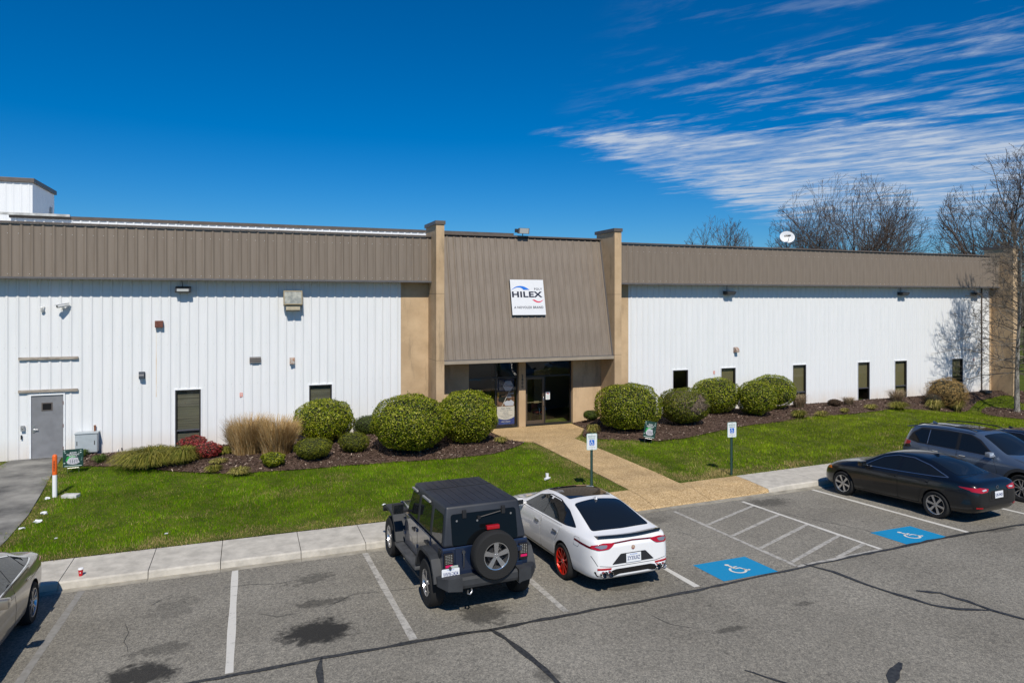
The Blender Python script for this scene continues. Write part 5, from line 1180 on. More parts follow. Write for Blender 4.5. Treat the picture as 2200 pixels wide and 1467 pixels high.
# ---- white fastback sedan
SW = dict(top=[(-1.10, .84), (-1.04, .965), (-.92, 1.0), (-.72, 1.035), (-.3, 1.18), (.2, 1.325), (.75, 1.39), (1.15, 1.40), (1.6, 1.355), (2.0, 1.19), (2.35, 1.03), (2.6, .985), (3.1, .91), (3.5, .78), (3.72, .56)],
          belt=[(-1.10, .80), (-1.0, .93), (-.6, .965), (0, .965), (1.0, .945), (2.2, .925), (2.8, .87), (3.4, .74), (3.72, .5)], wm=[(-1.10, .67), (-1.03, .77), (-.8, .865), (0, .925), (.8, .915), (2.0, .915), (2.9, .93), (3.35, .86), (3.6, .70), (3.72, .45)],
          wr=[(-1.10, .60), (-.95, .72), (-.6, .66), (0, .59), (.8, .575), (1.5, .575), (2.1, .66), (2.5, .75), (3.3, .66), (3.72, .30)], kre=[(-1.1, .5), (-.8, .75), (0, .86), (1.5, .88), (2.3, .80), (3.7, .5)],
          zb=[(-1.10, .33), (-1.03, .26), (-.8, .235), (0, .22), (2.9, .19), (3.5, .20), (3.72, .32)], axles=(0, 2.905), arch=.372, R=.335, rim=.255, track=.82, zlow=.245, archz=.015)
ws_car = Car('parked_car', 'white fastback sedan with red wheels and black glass roof beside the dark off-roader', 'car', (6.58, 11.93), rad(90.4), SW, P_WHITE)
c = ws_car
car_common(c, [(-.34, 1.03), (.0, 1.005), (1.0, .985), (2.12, .965), (1.95, 1.06), (1.60, 1.245), (1.15, 1.335), (.7, 1.325), (.2, 1.225)],
           [[(-.25, 1.04), (.12, 1.02), (.22, 1.20), (.02, 1.14)], [(.16, 1.02), (.98, 1.0), (.98, 1.305), (.7, 1.30), (.27, 1.21)], [(1.06, 1.0), (2.0, .985), (1.88, 1.07), (1.58, 1.225), (1.2, 1.30), (1.06, 1.31)]],
           [[(.42, .34), (1.03, .33), (1.03, .955), (.12, .97), (.2, .80), (.36, .62)], [(1.05, .33), (2.1, .33), (2.17, .60), (2.08, .935), (1.05, .953)]],
           [(1.62, -.50), (1.62, .50), (2.32, .66), (2.40, .3), (2.41, 0), (2.40, -.3), (2.32, -.66)], [(-.68, -.62), (-.72, 0), (-.68, .62), (.28, .50), (.36, 0), (.28, -.50)], [(.32, .83), (1.22, .82)], 'ten', RED_RIM, mirror=(2.02, .95), mirror_mt=P_WHITE, handle_mt=mat('satin_chrome', (.6, .6, .6), rough=.25, metal=.9))
c.patch('glass_roof', 'T', [(.52, -.47), (.52, .47), (1.52, .49), (1.58, 0), (1.52, -.49)], mat('roof_glass', (.010, .009, .009), rough=.04, spec=.8), .005, .012, rnd=.05)
for kind in 'LR':
    c.strip('sill_trim', kind, [(.42, .33), (2.5, .31)], .035, mat('carbon_trim', (.02, .018, .016), rough=.3), .006); c.strip('side_marker', kind, [(-1.02, .83), (-.80, .855), (-.45, .88)], .035, TAIL_DARK, .006)
    sgn = 1 if kind == 'L' else -1
    o = [(sgn * y, z) for y, z in ((.36, .905), (.60, .918), (.78, .885), (.80, .835), (.70, .805), (.5, .818), (.42, .86))]
    tl = c.patch('tail_lamp', 'B', o, TAIL_RED, .012, .03, rnd=.03, step=.06); c.patch('lamp_core', 'B', [(sgn * y, z) for y, z in ((.52, .885), (.66, .893), (.75, .868), (.66, .832), (.55, .842))], mat('lamp_smoke', (.16, .17, .20), rough=.1, spec=.8), .016, .01, parent=tl, rnd=.02, step=.05)
    c.patch('reflector', 'B', [(sgn * y, z) for y, z in ((.46, .452), (.72, .462), (.72, .495), (.46, .482))], TAIL_RED, .012, .02, step=.06)
    for yy in (.50, .63):
        p, n = c.pt('B', sgn * yy, .385, 0); b = MB(); b.lathe([(.050, -.05), (.056, -.05), (.058, .06), (.050, .06)], 20, 'x', Matrix.Translation((p.x - .02, p.y, p.z)), closed=True); b.build('exhaust_tip', CHROME, c.root, smooth=True, angle=40); MB().lathe([(0, .0), (.05, .0)], 16, 'x', Matrix.Translation((p.x + .01, p.y, p.z))).build('exhaust_bore', SEAM, c.root)
c.strip('lamp_bar', 'B', [(-.42, .90), (0, .915), (.42, .90)], .022, TAIL_DARK, .01)
c.patch('diffuser', 'B', [(-.77, .43), (-.48, .425), (-.36, .45), (.36, .45), (.48, .425), (.77, .43), (.72, .345), (.40, .335), (.30, .36), (-.30, .36), (-.40, .335), (-.72, .345)], GLOSS_BLACK, .006, .03, rnd=.02)
c.patch('plate_recess', 'B', [(-.44, .535), (.44, .535), (.26, .71), (-.26, .71)], mat('recess_black', (.02, .022, .026), rough=.2), .004, .012, rnd=.02); c.plate(.62, 'ZY33LRZ', sub='FLORIDA')
sp_ = MB(); pts_ = []
for y in np.linspace(-.66, .66, 17):
    p, n = c.pt('T', -.985 + .06 * (y / .62) ** 2, float(y)); pts_.append(p)
vs = []
for p in pts_: vs += [(p.x + .12, p.y, p.z + .012), (p.x - .07, p.y, p.z + .055), (p.x - .08, p.y, p.z + .015), (p.x + .06, p.y, p.z - .03)]
sp_.add(vs, [(i * 4 + k, i * 4 + (k + 1) % 4, i * 4 + 4 + (k + 1) % 4, i * 4 + 4 + k) for i in range(16) for k in range(4)] + [(0, 1, 2, 3), (67, 66, 65, 64)]); sp_.build('boot_spoiler', GLOSS_BLACK, c.root, smooth=True, angle=40)
p, n = c.pt('B', 0, .80, .006); em = MB().lathe([(0, -.006), (.038, -.006), (.038, .004)], 8, 'x', Matrix.Translation(p)).build('round_emblem', mat('emblem_red', (.22, .03, .02), rough=.3, col2=(.5, .42, .32), vscale=40), c.root)
p, n = c.pt('T', .38 - .02, 0, 0); MB().add([(p.x - .10, -.02, p.z), (p.x - .10, .02, p.z), (p.x + .10, .012, p.z), (p.x + .10, -.012, p.z), (p.x - .08, 0, p.z + .065)], [(0, 1, 4), (1, 2, 4), (2, 3, 4), (3, 0, 4)]).build('roof_aerial', P_WHITE, c.root)
p, n = c.pt('L', -.60, .86, .004); c.patch('fuel_flap', 'L', [(-.62, .78), (-.44, .78), (-.44, .93), (-.62, .93)], P_WHITE, .004, .008, rnd=.05, step=.05)
c.strip('fuel_gap', 'L', [(-.62, .80), (-.60, .78), (-.46, .78), (-.44, .80), (-.44, .91), (-.46, .93), (-.60, .93), (-.62, .91), (-.62, .80)], .006, SEAM, .003)
c.strip('hatch_gap', 'B', [(-.80, .70), (-.72, .54), (-.46, .500), (.46, .500), (.72, .54), (.80, .70)], .008, SEAM, .003); c.strip('bonnet_gap', 'T', [(2.45, -.72), (2.6, -.74), (3.4, -.55)], .008, SEAM, .003); c.strip('bonnet_gap', 'T', [(2.45, .72), (2.6, .74), (3.4, .55)], .008, SEAM, .003)
for sgn in (-1, 1): c.patch('bonnet_vent', 'T', [(2.85, sgn * .22), (2.95, sgn * .22), (2.92, sgn * .42), (2.85, sgn * .42)], mat('satin_chrome', (.6, .6, .6), rough=.25, metal=.9), .006, .01, step=.06)
st_ = fit_text('ARK PERFORMANCE', .62, .045, SIGN_WHITE, .0006, .02)
t = link('window_sticker', st_, c.root); p, n = c.pt('T', -.36, .56, .010); p2, n2 = c.pt('T', -.10, .525, .010); ex = (p - p2).normalized(); ey = n.cross(ex).normalized(); t.matrix_local = Matrix((ex, ey, ex.cross(ey))).transposed().to_4x4(); t.matrix_local = Matrix.Translation((p + p2) / 2) @ t.matrix_local

# ---- black notchback sedan
def sedan_spec(R=.325, arch=.362, dx=0.0, dz=0.0, wid=.89):
    k = wid / .895
    return dict(top=[(-.98, .72), (-.93, .955), (-.82, 1.005), (-.55, 1.045), (-.30, 1.12), (.1, 1.285), (.45, 1.375), (.95, 1.412), (1.25, 1.40), (1.6, 1.325), (2.0, 1.13), (2.25, 1.03), (2.5, .985), (2.95, .915), (3.30, .80), (3.50, .60), (3.54, .52)],
                belt=[(-.98, .70), (-.92, .90), (-.5, .975), (0, .965), (1.0, .925), (2.1, .90), (2.7, .84), (3.25, .72), (3.54, .46)], wm=[(-.98, .66 * k), (-.92, .77 * k), (-.7, .85 * k), (0, .895 * k), (1.2, .885 * k), (2.0, .885 * k), (2.67, .895 * k), (3.1, .84 * k), (3.4, .68 * k), (3.54, .45 * k)],
                wr=[(-.98, .55), (-.85, .68), (-.55, .66), (0, .575), (.6, .56), (1.4, .565), (2.0, .66), (2.4, .72), (3.1, .66), (3.54, .30)], kre=[(-1, .5), (-.6, .7), (.1, .86), (1.4, .88), (2.2, .80), (3.54, .5)],
                zb=[(-.98, .46), (-.92, .31), (-.7, .235), (0, .20), (2.67, .19), (3.3, .20), (3.54, .32)], axles=(0, 2.67), arch=arch, R=R, rim=.235, track=.785 * k, zlow=.0, archz=.012)
DLO = [(-.28, 1.02), (.1, 1.0), (1.0, .965), (2.02, .945), (1.86, 1.04), (1.52, 1.235), (1.15, 1.325), (.7, 1.325), (.25, 1.22), (-.05, 1.10)]
PANES = [[(-.2, 1.03), (.20, 1.01), (.26, 1.20), (.0, 1.105)], [(.24, 1.01), (.95, .985), (.95, 1.30), (.68, 1.30), (.30, 1.205)], [(1.03, .98), (1.92, .965), (1.80, 1.05), (1.49, 1.22), (1.15, 1.30), (1.03, 1.305)]]
DOORS = [[(.44, .32), (.99, .31), (.99, .94), (.10, .965), (.20, .78), (.38, .60)], [(1.01, .31), (2.0, .31), (2.08, .58), (1.98, .90), (1.01, .938)]]
WSC = [(1.58, -.49), (1.58, .49), (2.16, .62), (2.27, .3), (2.29, 0), (2.27, -.3), (2.16, -.62)]; RWN = [(-.40, -.56), (-.48, 0), (-.40, .56), (.36, .48), (.42, 0), (.36, -.48)]
def sedan(label, loc, heading, pm, style, rim, plate_txt, spec, trim, mir=None, tail='wide', group=None):
    c = Car('parked_car', label, 'car', loc, heading, spec, pm, group)
    car_common(c, DLO, PANES, DOORS, WSC, RWN, [(.30, .83), (1.16, .82)], style, rim, trim=trim, mirror=(1.95, .93), mirror_mt=mir, W=.225)
    for kind in 'LR':
        sgn = 1 if kind == 'L' else -1; k = spec['wm'][3][1] / .895
        tl = c.patch('tail_lamp', 'B', [(sgn * y * k, z) for y, z in ((.34, .845), (.40, .775), (.62, .765), (.80, .80), (.80, .875), (.62, .885))], TAIL_RED, .010, .03, rnd=.02, step=.06)
        c.patch('lamp_core', 'B', [(sgn * y * k, z) for y, z in ((.42, .815), (.56, .80), (.60, .83), (.46, .845))], LAMP_CLEAR, .014, .01, parent=tl, step=.05)
        c.patch('tail_lamp_side', kind, [(-.93, .80), (-.60, .865), (-.56, .885), (-.93, .885)], TAIL_RED, .010, .02, parent=tl, step=.05)
        c.patch('reflector', 'B', [(sgn * y, z) for y, z in ((.58, .40), (.74, .41), (.74, .44), (.58, .43))], TAIL_RED, .010, .02, step=.06)
        hl = c.patch('head_lamp', 'F', [(sgn * y, z) for y, z in ((.38, .64), (.66, .62), (.66, .72), (.42, .70))], LAMP_CLEAR, .008, .02, step=.06); c.patch('indicator', kind, [(3.05, .69), (3.30, .655), (3.32, .70), (3.10, .755)], AMBER, .008, .02, parent=hl, step=.05)
        c.strip('side_crease', kind, [(-.5, .80), (.8, .76), (2.1, .74)], .006, SEAM, .0015); c.strip('sill_gap', kind, [(.44, .30), (2.2, .285)], .012, SEAM, .002)
    c.strip('boot_gap', 'T', [(-.52, -.64), (-.50, 0), (-.52, .64)], .008, SEAM, .003); c.strip('boot_gap', 'B', [(-.36, .80), (-.36, .56), (.36, .56), (.36, .80)], .008, SEAM, .003)
    c.patch('plate_recess', 'B', [(-.27, .60), (.27, .60), (.27, .785), (-.27, .785)], GLOSS_BLACK, .004, .012); c.plate(.69, plate_txt)
    p, n = c.pt('B', 0, .855, .008); MB().lathe([(.030, -.004), (.040, -.004), (.040, .006), (.030, .006)], 20, 'x', Matrix.Translation(p), closed=True).build('badge', CHROME, c.root)
    p, n = c.pt('T', .52, 0, 0); MB().add([(p.x - .10, -.03, p.z - .004), (p.x - .10, .03, p.z - .004), (p.x + .10, .014, p.z - .004), (p.x + .10, -.014, p.z - .004), (p.x - .08, 0, p.z + .055)], [(0, 1, 4), (1, 2, 4), (2, 3, 4), (3, 0, 4)]).build('roof_aerial', pm, c.root)
    c.strip('bonnet_gap', 'T', [(2.36, -.70), (2.5, -.72), (3.2, -.52)], .008, SEAM, .003); c.strip('bonnet_gap', 'T', [(2.36, .70), (2.5, .72), (3.2, .52)], .008, SEAM, .003)
    return c
sedan('black sedan with silver six spoke wheels parked nose to the kerb', (16.68, 11.97), rad(93.4), P_BLACK, 'six', ALLOY, 'UX-9421', sedan_spec(), mat('bright_trim', (.35, .40, .46), rough=.2, metal=.9))
sedan('dark sedan at the right edge, mostly hidden behind the blue grey crossover', (22.95, 15.15), rad(270), P_DARK2, 'split', ALLOY, '', sedan_spec(wid=.92), mat('bright_trim', (.35, .40, .46), rough=.2, metal=.9))
g = sedan_spec(R=.335, arch=.375, wid=.91); g['axles'] = (0, 2.67)
sedan('champagne silver sedan backed up to the kerb at the left edge', (-4.27, 13.67), rad(270.8), P_GOLD, 'split', ALLOY, '', g, CHROME)

# ---- blue grey crossover
SR = dict(top=[(-.97, .95), (-.93, 1.10), (-.86, 1.30), (-.72, 1.58), (-.60, 1.635), (-.2, 1.67), (.4, 1.69), (1.0, 1.675), (1.45, 1.61), (1.8, 1.44), (2.2, 1.19), (2.36, 1.13), (2.7, 1.09), (3.2, 1.02), (3.48, .88), (3.60, .62)],
          belt=[(-.97, .88), (-.85, 1.05), (0, 1.07), (1.0, 1.03), (2.1, 1.0), (2.8, .95), (3.35, .82), (3.60, .55)], wm=[(-.97, .74), (-.90, .83), (-.6, .90), (0, .925), (1.3, .91), (2.69, .925), (3.2, .86), (3.45, .72), (3.60, .5)],
          wr=[(-.97, .64), (-.8, .64), (-.5, .63), (.5, .62), (1.4, .61), (2.0, .69), (2.4, .76), (3.2, .70), (3.6, .36)], kre=[(-1, .6), (-.7, .88), (0, .90), (1.4, .90), (2.2, .80), (3.6, .5)],
          zb=[(-.97, .52), (-.9, .40), (-.6, .30), (0, .26), (2.69, .25), (3.3, .28), (3.6, .42)], axles=(0, 2.69), arch=.415, R=.36, rim=.245, track=.81, zlow=.44, archz=.02, low_mat=PLASTIC)
c = Car('parked_car', 'blue grey crossover backed in beside the black sedan', 'car', (20.10, 14.72), rad(270), SR, P_BLUEGREY)
car_common(c, [(-.72, 1.18), (-.35, 1.12), (1.0, 1.09), (2.0, 1.06), (1.85, 1.17), (1.5, 1.45), (1.2, 1.565), (.4, 1.60), (-.35, 1.575), (-.6, 1.40)],
           [[(-.62, 1.20), (-.32, 1.145), (-.05, 1.14), (-.05, 1.53), (-.33, 1.53), (-.52, 1.40)], [(.0, 1.135), (.85, 1.115), (.85, 1.56), (.0, 1.55)], [(.95, 1.11), (1.9, 1.085), (1.78, 1.18), (1.46, 1.42), (1.2, 1.535), (.95, 1.555)]],
           [[(.45, .46), (.89, .45), (.89, 1.07), (-.0, 1.09), (.1, .90), (.35, .72)], [(.91, .45), (2.02, .45), (2.06, .70), (1.95, 1.03), (.91, 1.068)]],
           [(1.50, -.54), (1.50, .54), (2.24, .68), (2.36, .3), (2.38, 0), (2.36, -.3), (2.24, -.68)], [(-.90, -.60), (-.91, 0), (-.90, .60), (-.76, .58), (-.74, 0), (-.76, -.58)], [(.28, .96), (1.10, .95)], 'split', ALLOY, frame_mt=BLACK, mirror=(1.92, 1.06), mirror_mt=mat('silver_mirror', (.42, .45, .50), rough=.3, metal=.6), handle_mt=CHROME, W=.23)
for kind in 'LR':
    sgn = 1 if kind == 'L' else -1
    for ax in (0, 2.69):
        arc = [(ax + .455 * math.cos(t), .38 + .455 * math.sin(t)) for t in np.linspace(rad(-8), rad(188), 26)]
        c.strip('arch_cladding', kind, arc, .08, PLASTIC, .010)
    tl = c.patch('tail_lamp', kind, [(-.92, 1.0), (-.62, 1.06), (-.60, 1.14), (-.90, 1.18)], TAIL_RED, .012, .03, step=.06); c.patch('lamp_shell', kind, [(-.88, .93), (-.55, .98), (-.62, 1.055), (-.9, .995)], GLOSS_BLACK, .010, .02, parent=tl, step=.06)
    rr_ = MB(); rr_.tube([(-.45, sgn * .60, 1.655), (-.35, sgn * .60, 1.70), (.4, sgn * .60, 1.735), (1.1, sgn * .595, 1.715), (1.35, sgn * .59, 1.655)], .017, 8); rr_.build('roof_rail', BLACK, c.root, smooth=True)
    hl = c.patch('head_lamp', 'F', [(sgn * y, z) for y, z in ((.36, .82), (.70, .84), (.70, .92), (.40, .90))], LAMP_CLEAR, .008, .02, step=.06)
    c.strip('pillar_trim', kind, [(.90, 1.11), (.90, 1.56)], .035, BLACK, .012); c.strip('pillar_trim', kind, [(-.02, 1.14), (-.02, 1.54)], .02, mat('satin_chrome', (.6, .6, .6), rough=.25, metal=.9), .012)
c.patch('sun_roof', 'T', [(.55, -.42), (.55, .42), (1.25, .43), (1.30, 0), (1.25, -.43)], mat('roof_glass', (.010, .009, .009), rough=.04, spec=.8), .005, .012, rnd=.04)
p, n = c.pt('T', -.35, 0, 0); MB().add([(p.x - .10, -.03, p.z - .004), (p.x - .10, .03, p.z - .004), (p.x + .10, .014, p.z - .004), (p.x + .10, -.014, p.z - .004), (p.x - .08, 0, p.z + .07)], [(0, 1, 4), (1, 2, 4), (2, 3, 4), (3, 0, 4)]).build('roof_aerial', P_BLUEGREY, c.root)
MB().prism([(-.62, 1.615), (-.88, 1.565), (-.90, 1.535), (-.66, 1.56)], -.58, .58, 'y').build('roof_spoiler', P_BLUEGREY, c.root); c.patch('grille', 'F', [(-.5, .60), (.5, .60), (.42, .86), (-.42, .86)], BLACK, .006, .02); c.strip('bonnet_gap', 'T', [(2.45, -.74), (2.7, -.78), (3.3, -.6)], .008, SEAM, .003); c.strip('bonnet_gap', 'T', [(2.45, .74), (2.7, .78), (3.3, .6)], .008, SEAM, .003)
# ---- dark blue four door off-roader with hard top
jc = Car('off_roader', 'boxy dark blue off-roader with black hardtop and rear spare wheel', 'off-roader', (3.83, 11.72), rad(91.3), {}, P_NAVY)
J = jc.root
def arcpts(cx, cz, r, a0, a1, n): return [(cx + r * math.cos(rad(a)), cz + r * math.sin(rad(a))) for a in np.linspace(a0, a1, n)]
tub = [(-.60, .60), (-.60, 1.10), (-.585, 1.13), (2.06, 1.13), (2.08, 1.10), (2.08, .50), (.50, .50)] + arcpts(0, .40, .49, 12, 168, 12) + [(-.49, .58)]
b = MB(); b.prism(tub, -.775, .775, 'y'); b.build('body', P_NAVY, J)
MB().box(-.55, 3.3, -.55, .55, .38, .62).build('chassis', SEAM, J)
for ax in (0, 2.946): MB().tube([(ax, -.8, .40), (ax, .8, .40)], .05, 8).build('axle', SEAM, J)
def frustum(name, lo, hi, mt, bev=.03):
    """box with different bottom and top rectangles: (x0,x1,y,z)"""
    bm = bmesh.new(); vs = []
    for x0, x1, y, z in (lo, hi): vs += [bm.verts.new(p) for p in ((x0, -y, z), (x1, -y, z), (x1, y, z), (x0, y, z))]
    for f in ((3, 2, 1, 0), (4, 5, 6, 7), (0, 1, 5, 4), (1, 2, 6, 5), (2, 3, 7, 6), (3, 0, 4, 7)): bm.faces.new([vs[i] for i in f])
    bmesh.ops.bevel(bm, geom=bm.edges[:], offset=bev, segments=3, profile=.6, affect='EDGES'); me = bpy.data.meshes.new(name); bm.to_mesh(me); bm.free(); finish(me, mt, True, 40); return link(name, me, J)
top = frustum('hard_top', (-.59, 1.98, .765, 1.133), (-.47, 1.60, .675, 1.795), TOPP, .05)
# bonnet (tapers forward)
bm = bmesh.new(); vs = [bm.verts.new(p) for p in ((2.0, -.68, .70), (3.28, -.56, .70), (3.28, .56, .70), (2.0, .68, .70), (2.0, -.68, 1.13), (3.28, -.54, 1.05), (3.28, .54, 1.05), (2.0, .68, 1.13))]
for f in ((3, 2, 1, 0), (4, 5, 6, 7), (0, 1, 5, 4), (1, 2, 6, 5), (2, 3, 7, 6), (3, 0, 4, 7)): bm.faces.new([vs[i] for i in f])
bmesh.ops.bevel(bm, geom=bm.edges[:], offset=.035, segments=3, profile=.6, affect='EDGES'); me = bpy.data.meshes.new('bonnet'); bm.to_mesh(me); bm.free(); finish(me, P_NAVY, True, 40); link('bonnet', me, J)
gr = MB().box(3.27, 3.34, -.58, .58, .66, 1.04, bev=.02).build('grille', P_NAVY, J)
for k in range(7): MB().box(3.335, 3.345, -.27 + k * .09 - .025, -.27 + k * .09 + .025, .74, 1.0).build('grille_slot', SEAM, gr)
for s in (-1, 1): MB().lathe([(0, .02), (.09, .015), (.10, 0)], 20, 'x', Matrix.Translation((3.34, s * .42, .90))).build('head_lamp', LAMP_CLEAR, gr, smooth=True)
def band(inner, outer, y0, y1, mt, name):
    b = MB(); n = len(inner); V = [(x, y, z) for y in (y0, y1) for x, z in inner + outer]; k = 2 * n
    F = [(i, i + 1, i + 1 + k, i + k) for i in range(n - 1)] + [(n + i, n + i + 1, n + i + 1 + k, n + i + k) for i in range(n - 1)] + [(i, i + 1, n + i + 1, n + i) for i in range(n - 1)] + [(k + i, k + i + 1, k + n + i + 1, k + n + i) for i in range(n - 1)] + [(0, n, n + k, k), (n - 1, 2 * n - 1, 2 * n - 1 + k, n - 1 + k)]
    b.add(V, F); return b.build(name, mt, J, smooth=True, angle=30)
RF_i = [(-.56, .56), (-.50, .70), (-.38, .87), (-.25, .915), (.22, .915), (.36, .86), (.52, .66), (.60, .52)]; RF_o = [(-.62, .58), (-.56, .73), (-.42, .93), (-.27, .975), (.24, .975), (.41, .915), (.58, .70), (.68, .52)]
FF_i = [(2.30, .50), (2.42, .76), (2.55, .92), (2.70, .96), (3.22, .96), (3.36, .92), (3.46, .82)]; FF_o = [(2.20, .50), (2.34, .80), (2.50, .975), (2.68, 1.02), (3.26, 1.02), (3.42, .975), (3.52, .86)]
for s in (-1, 1):
    band(RF_i, RF_o, s * .76, s * .935, PLASTIC, 'fender_flare'); band(FF_i, FF_o, s * .60, s * .935, PLASTIC, 'fender_flare')
    b = MB(); b.box(.62, 2.28, min(s * .775, s * .95), max(s * .775, s * .95), .42, .49, bev=.02); b.build('running_board', mat('board_grey', (.06, .062, .065), rough=.5, var=.3, vscale=6), J)
    for x0, x1 in ((1.06, 2.00), (.16, 1.03)):
        d = MB(); d.prism([(x0 + (.16 if x0 < .5 else .02), .56), (x1 - .02, .56), (x1, .60), (x1, 1.12), (x0, 1.12), (x0, .78 if x0 < .5 else .60)], min(s * .776, s * .790), max(s * .776, s * .790), 'y'); dr_ = d.build('door', P_NAVY, J)
        MB().box(x0 + .06, x0 + .26, min(s * .795, s * .83), max(s * .795, s * .83), .98, 1.02, bev=.01).build('handle', BLACK, dr_)
        for z in (.72, 1.02): MB().box(x1 - .01, x1 + .07, min(s * .79, s * .815), max(s * .79, s * .815), z - .03, z + .03, bev=.008).build('hinge', P_NAVY, dr_)
    # side glass follows the lean of the top
    def sidepane(name, poly, off, mt, parent=None):
        f = lambda z: .765 + (.675 - .765) * (z - 1.133) / (1.795 - 1.133) + off
        b = MB(); n = len(poly); V = [(x, s * f(z), z) for x, z in poly] + [(x, s * (f(z) - .012), z) for x, z in poly]; b.add(V, [tuple(range(n))] + [(i, (i + 1) % n, (i + 1) % n + n, i + n) for i in range(n)]); return b.build(name, mt, parent or J)
    for poly in ([(1.08, 1.17), (1.90, 1.17), (1.62, 1.66), (1.08, 1.68)], [(.20, 1.17), (1.00, 1.17), (1.00, 1.68), (.24, 1.68)]):
        fr_ = sidepane('door_window_frame', poly, .006, BLACK); cx = sum(p[0] for p in poly) / 4; cz = 1.42; sidepane('side_window', [(cx + (x - cx) * .90, cz + (z - cz) * .88) for x, z in poly], .011, CAR_GLASS, fr_)
    q = [(-.50, 1.22), (-.48, 1.19), (.07, 1.19), (.10, 1.22), (.10, 1.62), (.07, 1.65), (-.40, 1.65), (-.43, 1.62)]
    sidepane('quarter_window', q, .008, CAR_GLASS)
    for x0, x1, zt in ((1.25, 1.62, 1.69), (.35, .85, 1.69)): MB().prism([(x0, zt), (x1, zt - .005), (x1, zt + .025), (x0, zt + .03)], min(s * .700, s * .735), max(s * .700, s * .735), 'y').build('rain_visor', mat('visor_grey', (.30, .30, .31), rough=.3), J)
    m = MB(); m.box(1.80, 1.92, min(s * .86, s * 1.08), max(s * .86, s * 1.08), 1.16, 1.36, bev=.03); m.box(1.84, 1.9, min(s * .76, s * .9), max(s * .76, s * .9), 1.17, 1.22, bev=.01); mm = m.build('mirror', BLACK, J, smooth=True, angle=40); MB().box(1.794, 1.799, min(s * .88, s * 1.06), max(s * .88, s * 1.06), 1.18, 1.34).build('mirror_glass', CAR_GLASS, mm)
    # tail lamps
    t = MB().box(-.655, -.60, min(s * .60, s * .765), max(s * .60, s * .765), .80, 1.06, bev=.012).build('tail_lamp', mat('smoked_lamp', (.015, .012, .012), rough=.2), J)
    MB().box(-.660, -.656, min(s * .625, s * .745), max(s * .625, s * .745), .83, .87).build('red_strip', mat('lamp_magenta', (.55, .01, .10), rough=.2), t)
    d = MB()
    for i in range(4):
        for j in range(6): d.box(-.660, -.656, s * (.635 + .033 * i) - .005, s * (.635 + .033 * i) + .005, .895 + j * .026, .905 + j * .026)
    o_ = d.build('led_dots', mat('led_white', (.5, .5, .46), rough=.3), t); o_['kind'] = 'stuff'
# windscreen
b = MB(); b.add([(2.0, -.68, 1.16), (2.0, .68, 1.16), (1.655, .62, 1.74), (1.655, -.62, 1.74)], [(0, 1, 2, 3)]); b.v = [(x + .03, y, z) for x, y, z in b.v]; b.add([(x - .02, y, z) for x, y, z in b.v], [(0, 3, 2, 1)]); b.build('windscreen', CAR_GLASS, J)
# roof ribs and panel seams
def topz(x): return 1.795
for k in range(8):
    y = -.52 + k * .1486; MB().prism([(-.36, 1.794), (-.34, 1.800), (.78, 1.800), (.80, 1.794)], y - .016, y + .016, 'y').build('roof_rib', TOPP, J)
    MB().prism([(.98, 1.794), (1.0, 1.800), (1.48, 1.800), (1.50, 1.794)], y - .016, y + .016, 'y').build('roof_rib', TOPP, J)
MB().box(.86, .90, -.655, .655, 1.7945, 1.799).build('roof_seam', SEAM, J); MB().box(.90, 1.62, -.006, .006, 1.7945, 1.799).build('roof_seam', SEAM, J)
# tailgate, rear glass
tg = MB().box(-.625, -.601, -.60, .56, .62, 1.125, bev=.01).build('tailgate', P_NAVY, J)
def rear_x(z): return -.59 + (.12) * (z - 1.133) / (1.795 - 1.133)
def rearpane(name, y0, y1, z0, z1, off, mt, parent=J, r=.05):
    P = [(y0 + (y1 - y0) * .5 + p[0], (z0 + z1) / 2 + p[1]) for p in rounded_rect(y1 - y0, z1 - z0, r)]; n = len(P); b = MB(); b.add([(rear_x(z) - off, y, z) for y, z in P] + [(rear_x(z) - off + .012, y, z) for y, z in P], [tuple(range(n))] + [(i, (i + 1) % n, (i + 1) % n + n, i + n) for i in range(n)]); return b.build(name, mt, parent)
rg = rearpane('rear_window', -.60, .60, 1.155, 1.66, .014, PRIVACY)
for y in (-.36, .36): MB().box(rear_x(1.66) - .045, rear_x(1.66) - .012, y - .035, y + .035, 1.58, 1.72, bev=.01).build('glass_hinge', BLACK, rg)
b = MB(); b.tube([(rear_x(1.6) - .04, .10, 1.57), (rear_x(1.62) - .045, -.30, 1.635)], .012, 6); b.lathe([(0, -.05), (.03, -.05), (.03, .02)], 12, 'x', Matrix.Translation((rear_x(1.57) - .0, .10, 1.57))); b.build('rear_wiper', BLACK, rg)
for y, z in ((.50, 1.55), (.13, 1.52), (-.50, 1.57)): MB().lathe([(0, -.006), (.018, -.006), (.018, .0)], 10, 'x', Matrix.Translation((rear_x(z) - .016, y, z))).build('glass_bolt', STEEL, rg)
b = MB(); b.tube([(-.64, .42, .80), (-.655, .42, .90), (-.655, .42, 1.0), (-.64, .42, 1.06)], .016, 8); b.lathe([(0, -.03), (.03, -.03), (.03, 0)], 12, 'x', Matrix.Translation((-.63, .42, 1.05))); b.build('tailgate_handle', DARKGREY, tg)
for z in (.72, .98): MB().box(-.66, -.62, -.66, -.44, z - .045, z + .045, bev=.01).build('tailgate_hinge', P_NAVY, tg)
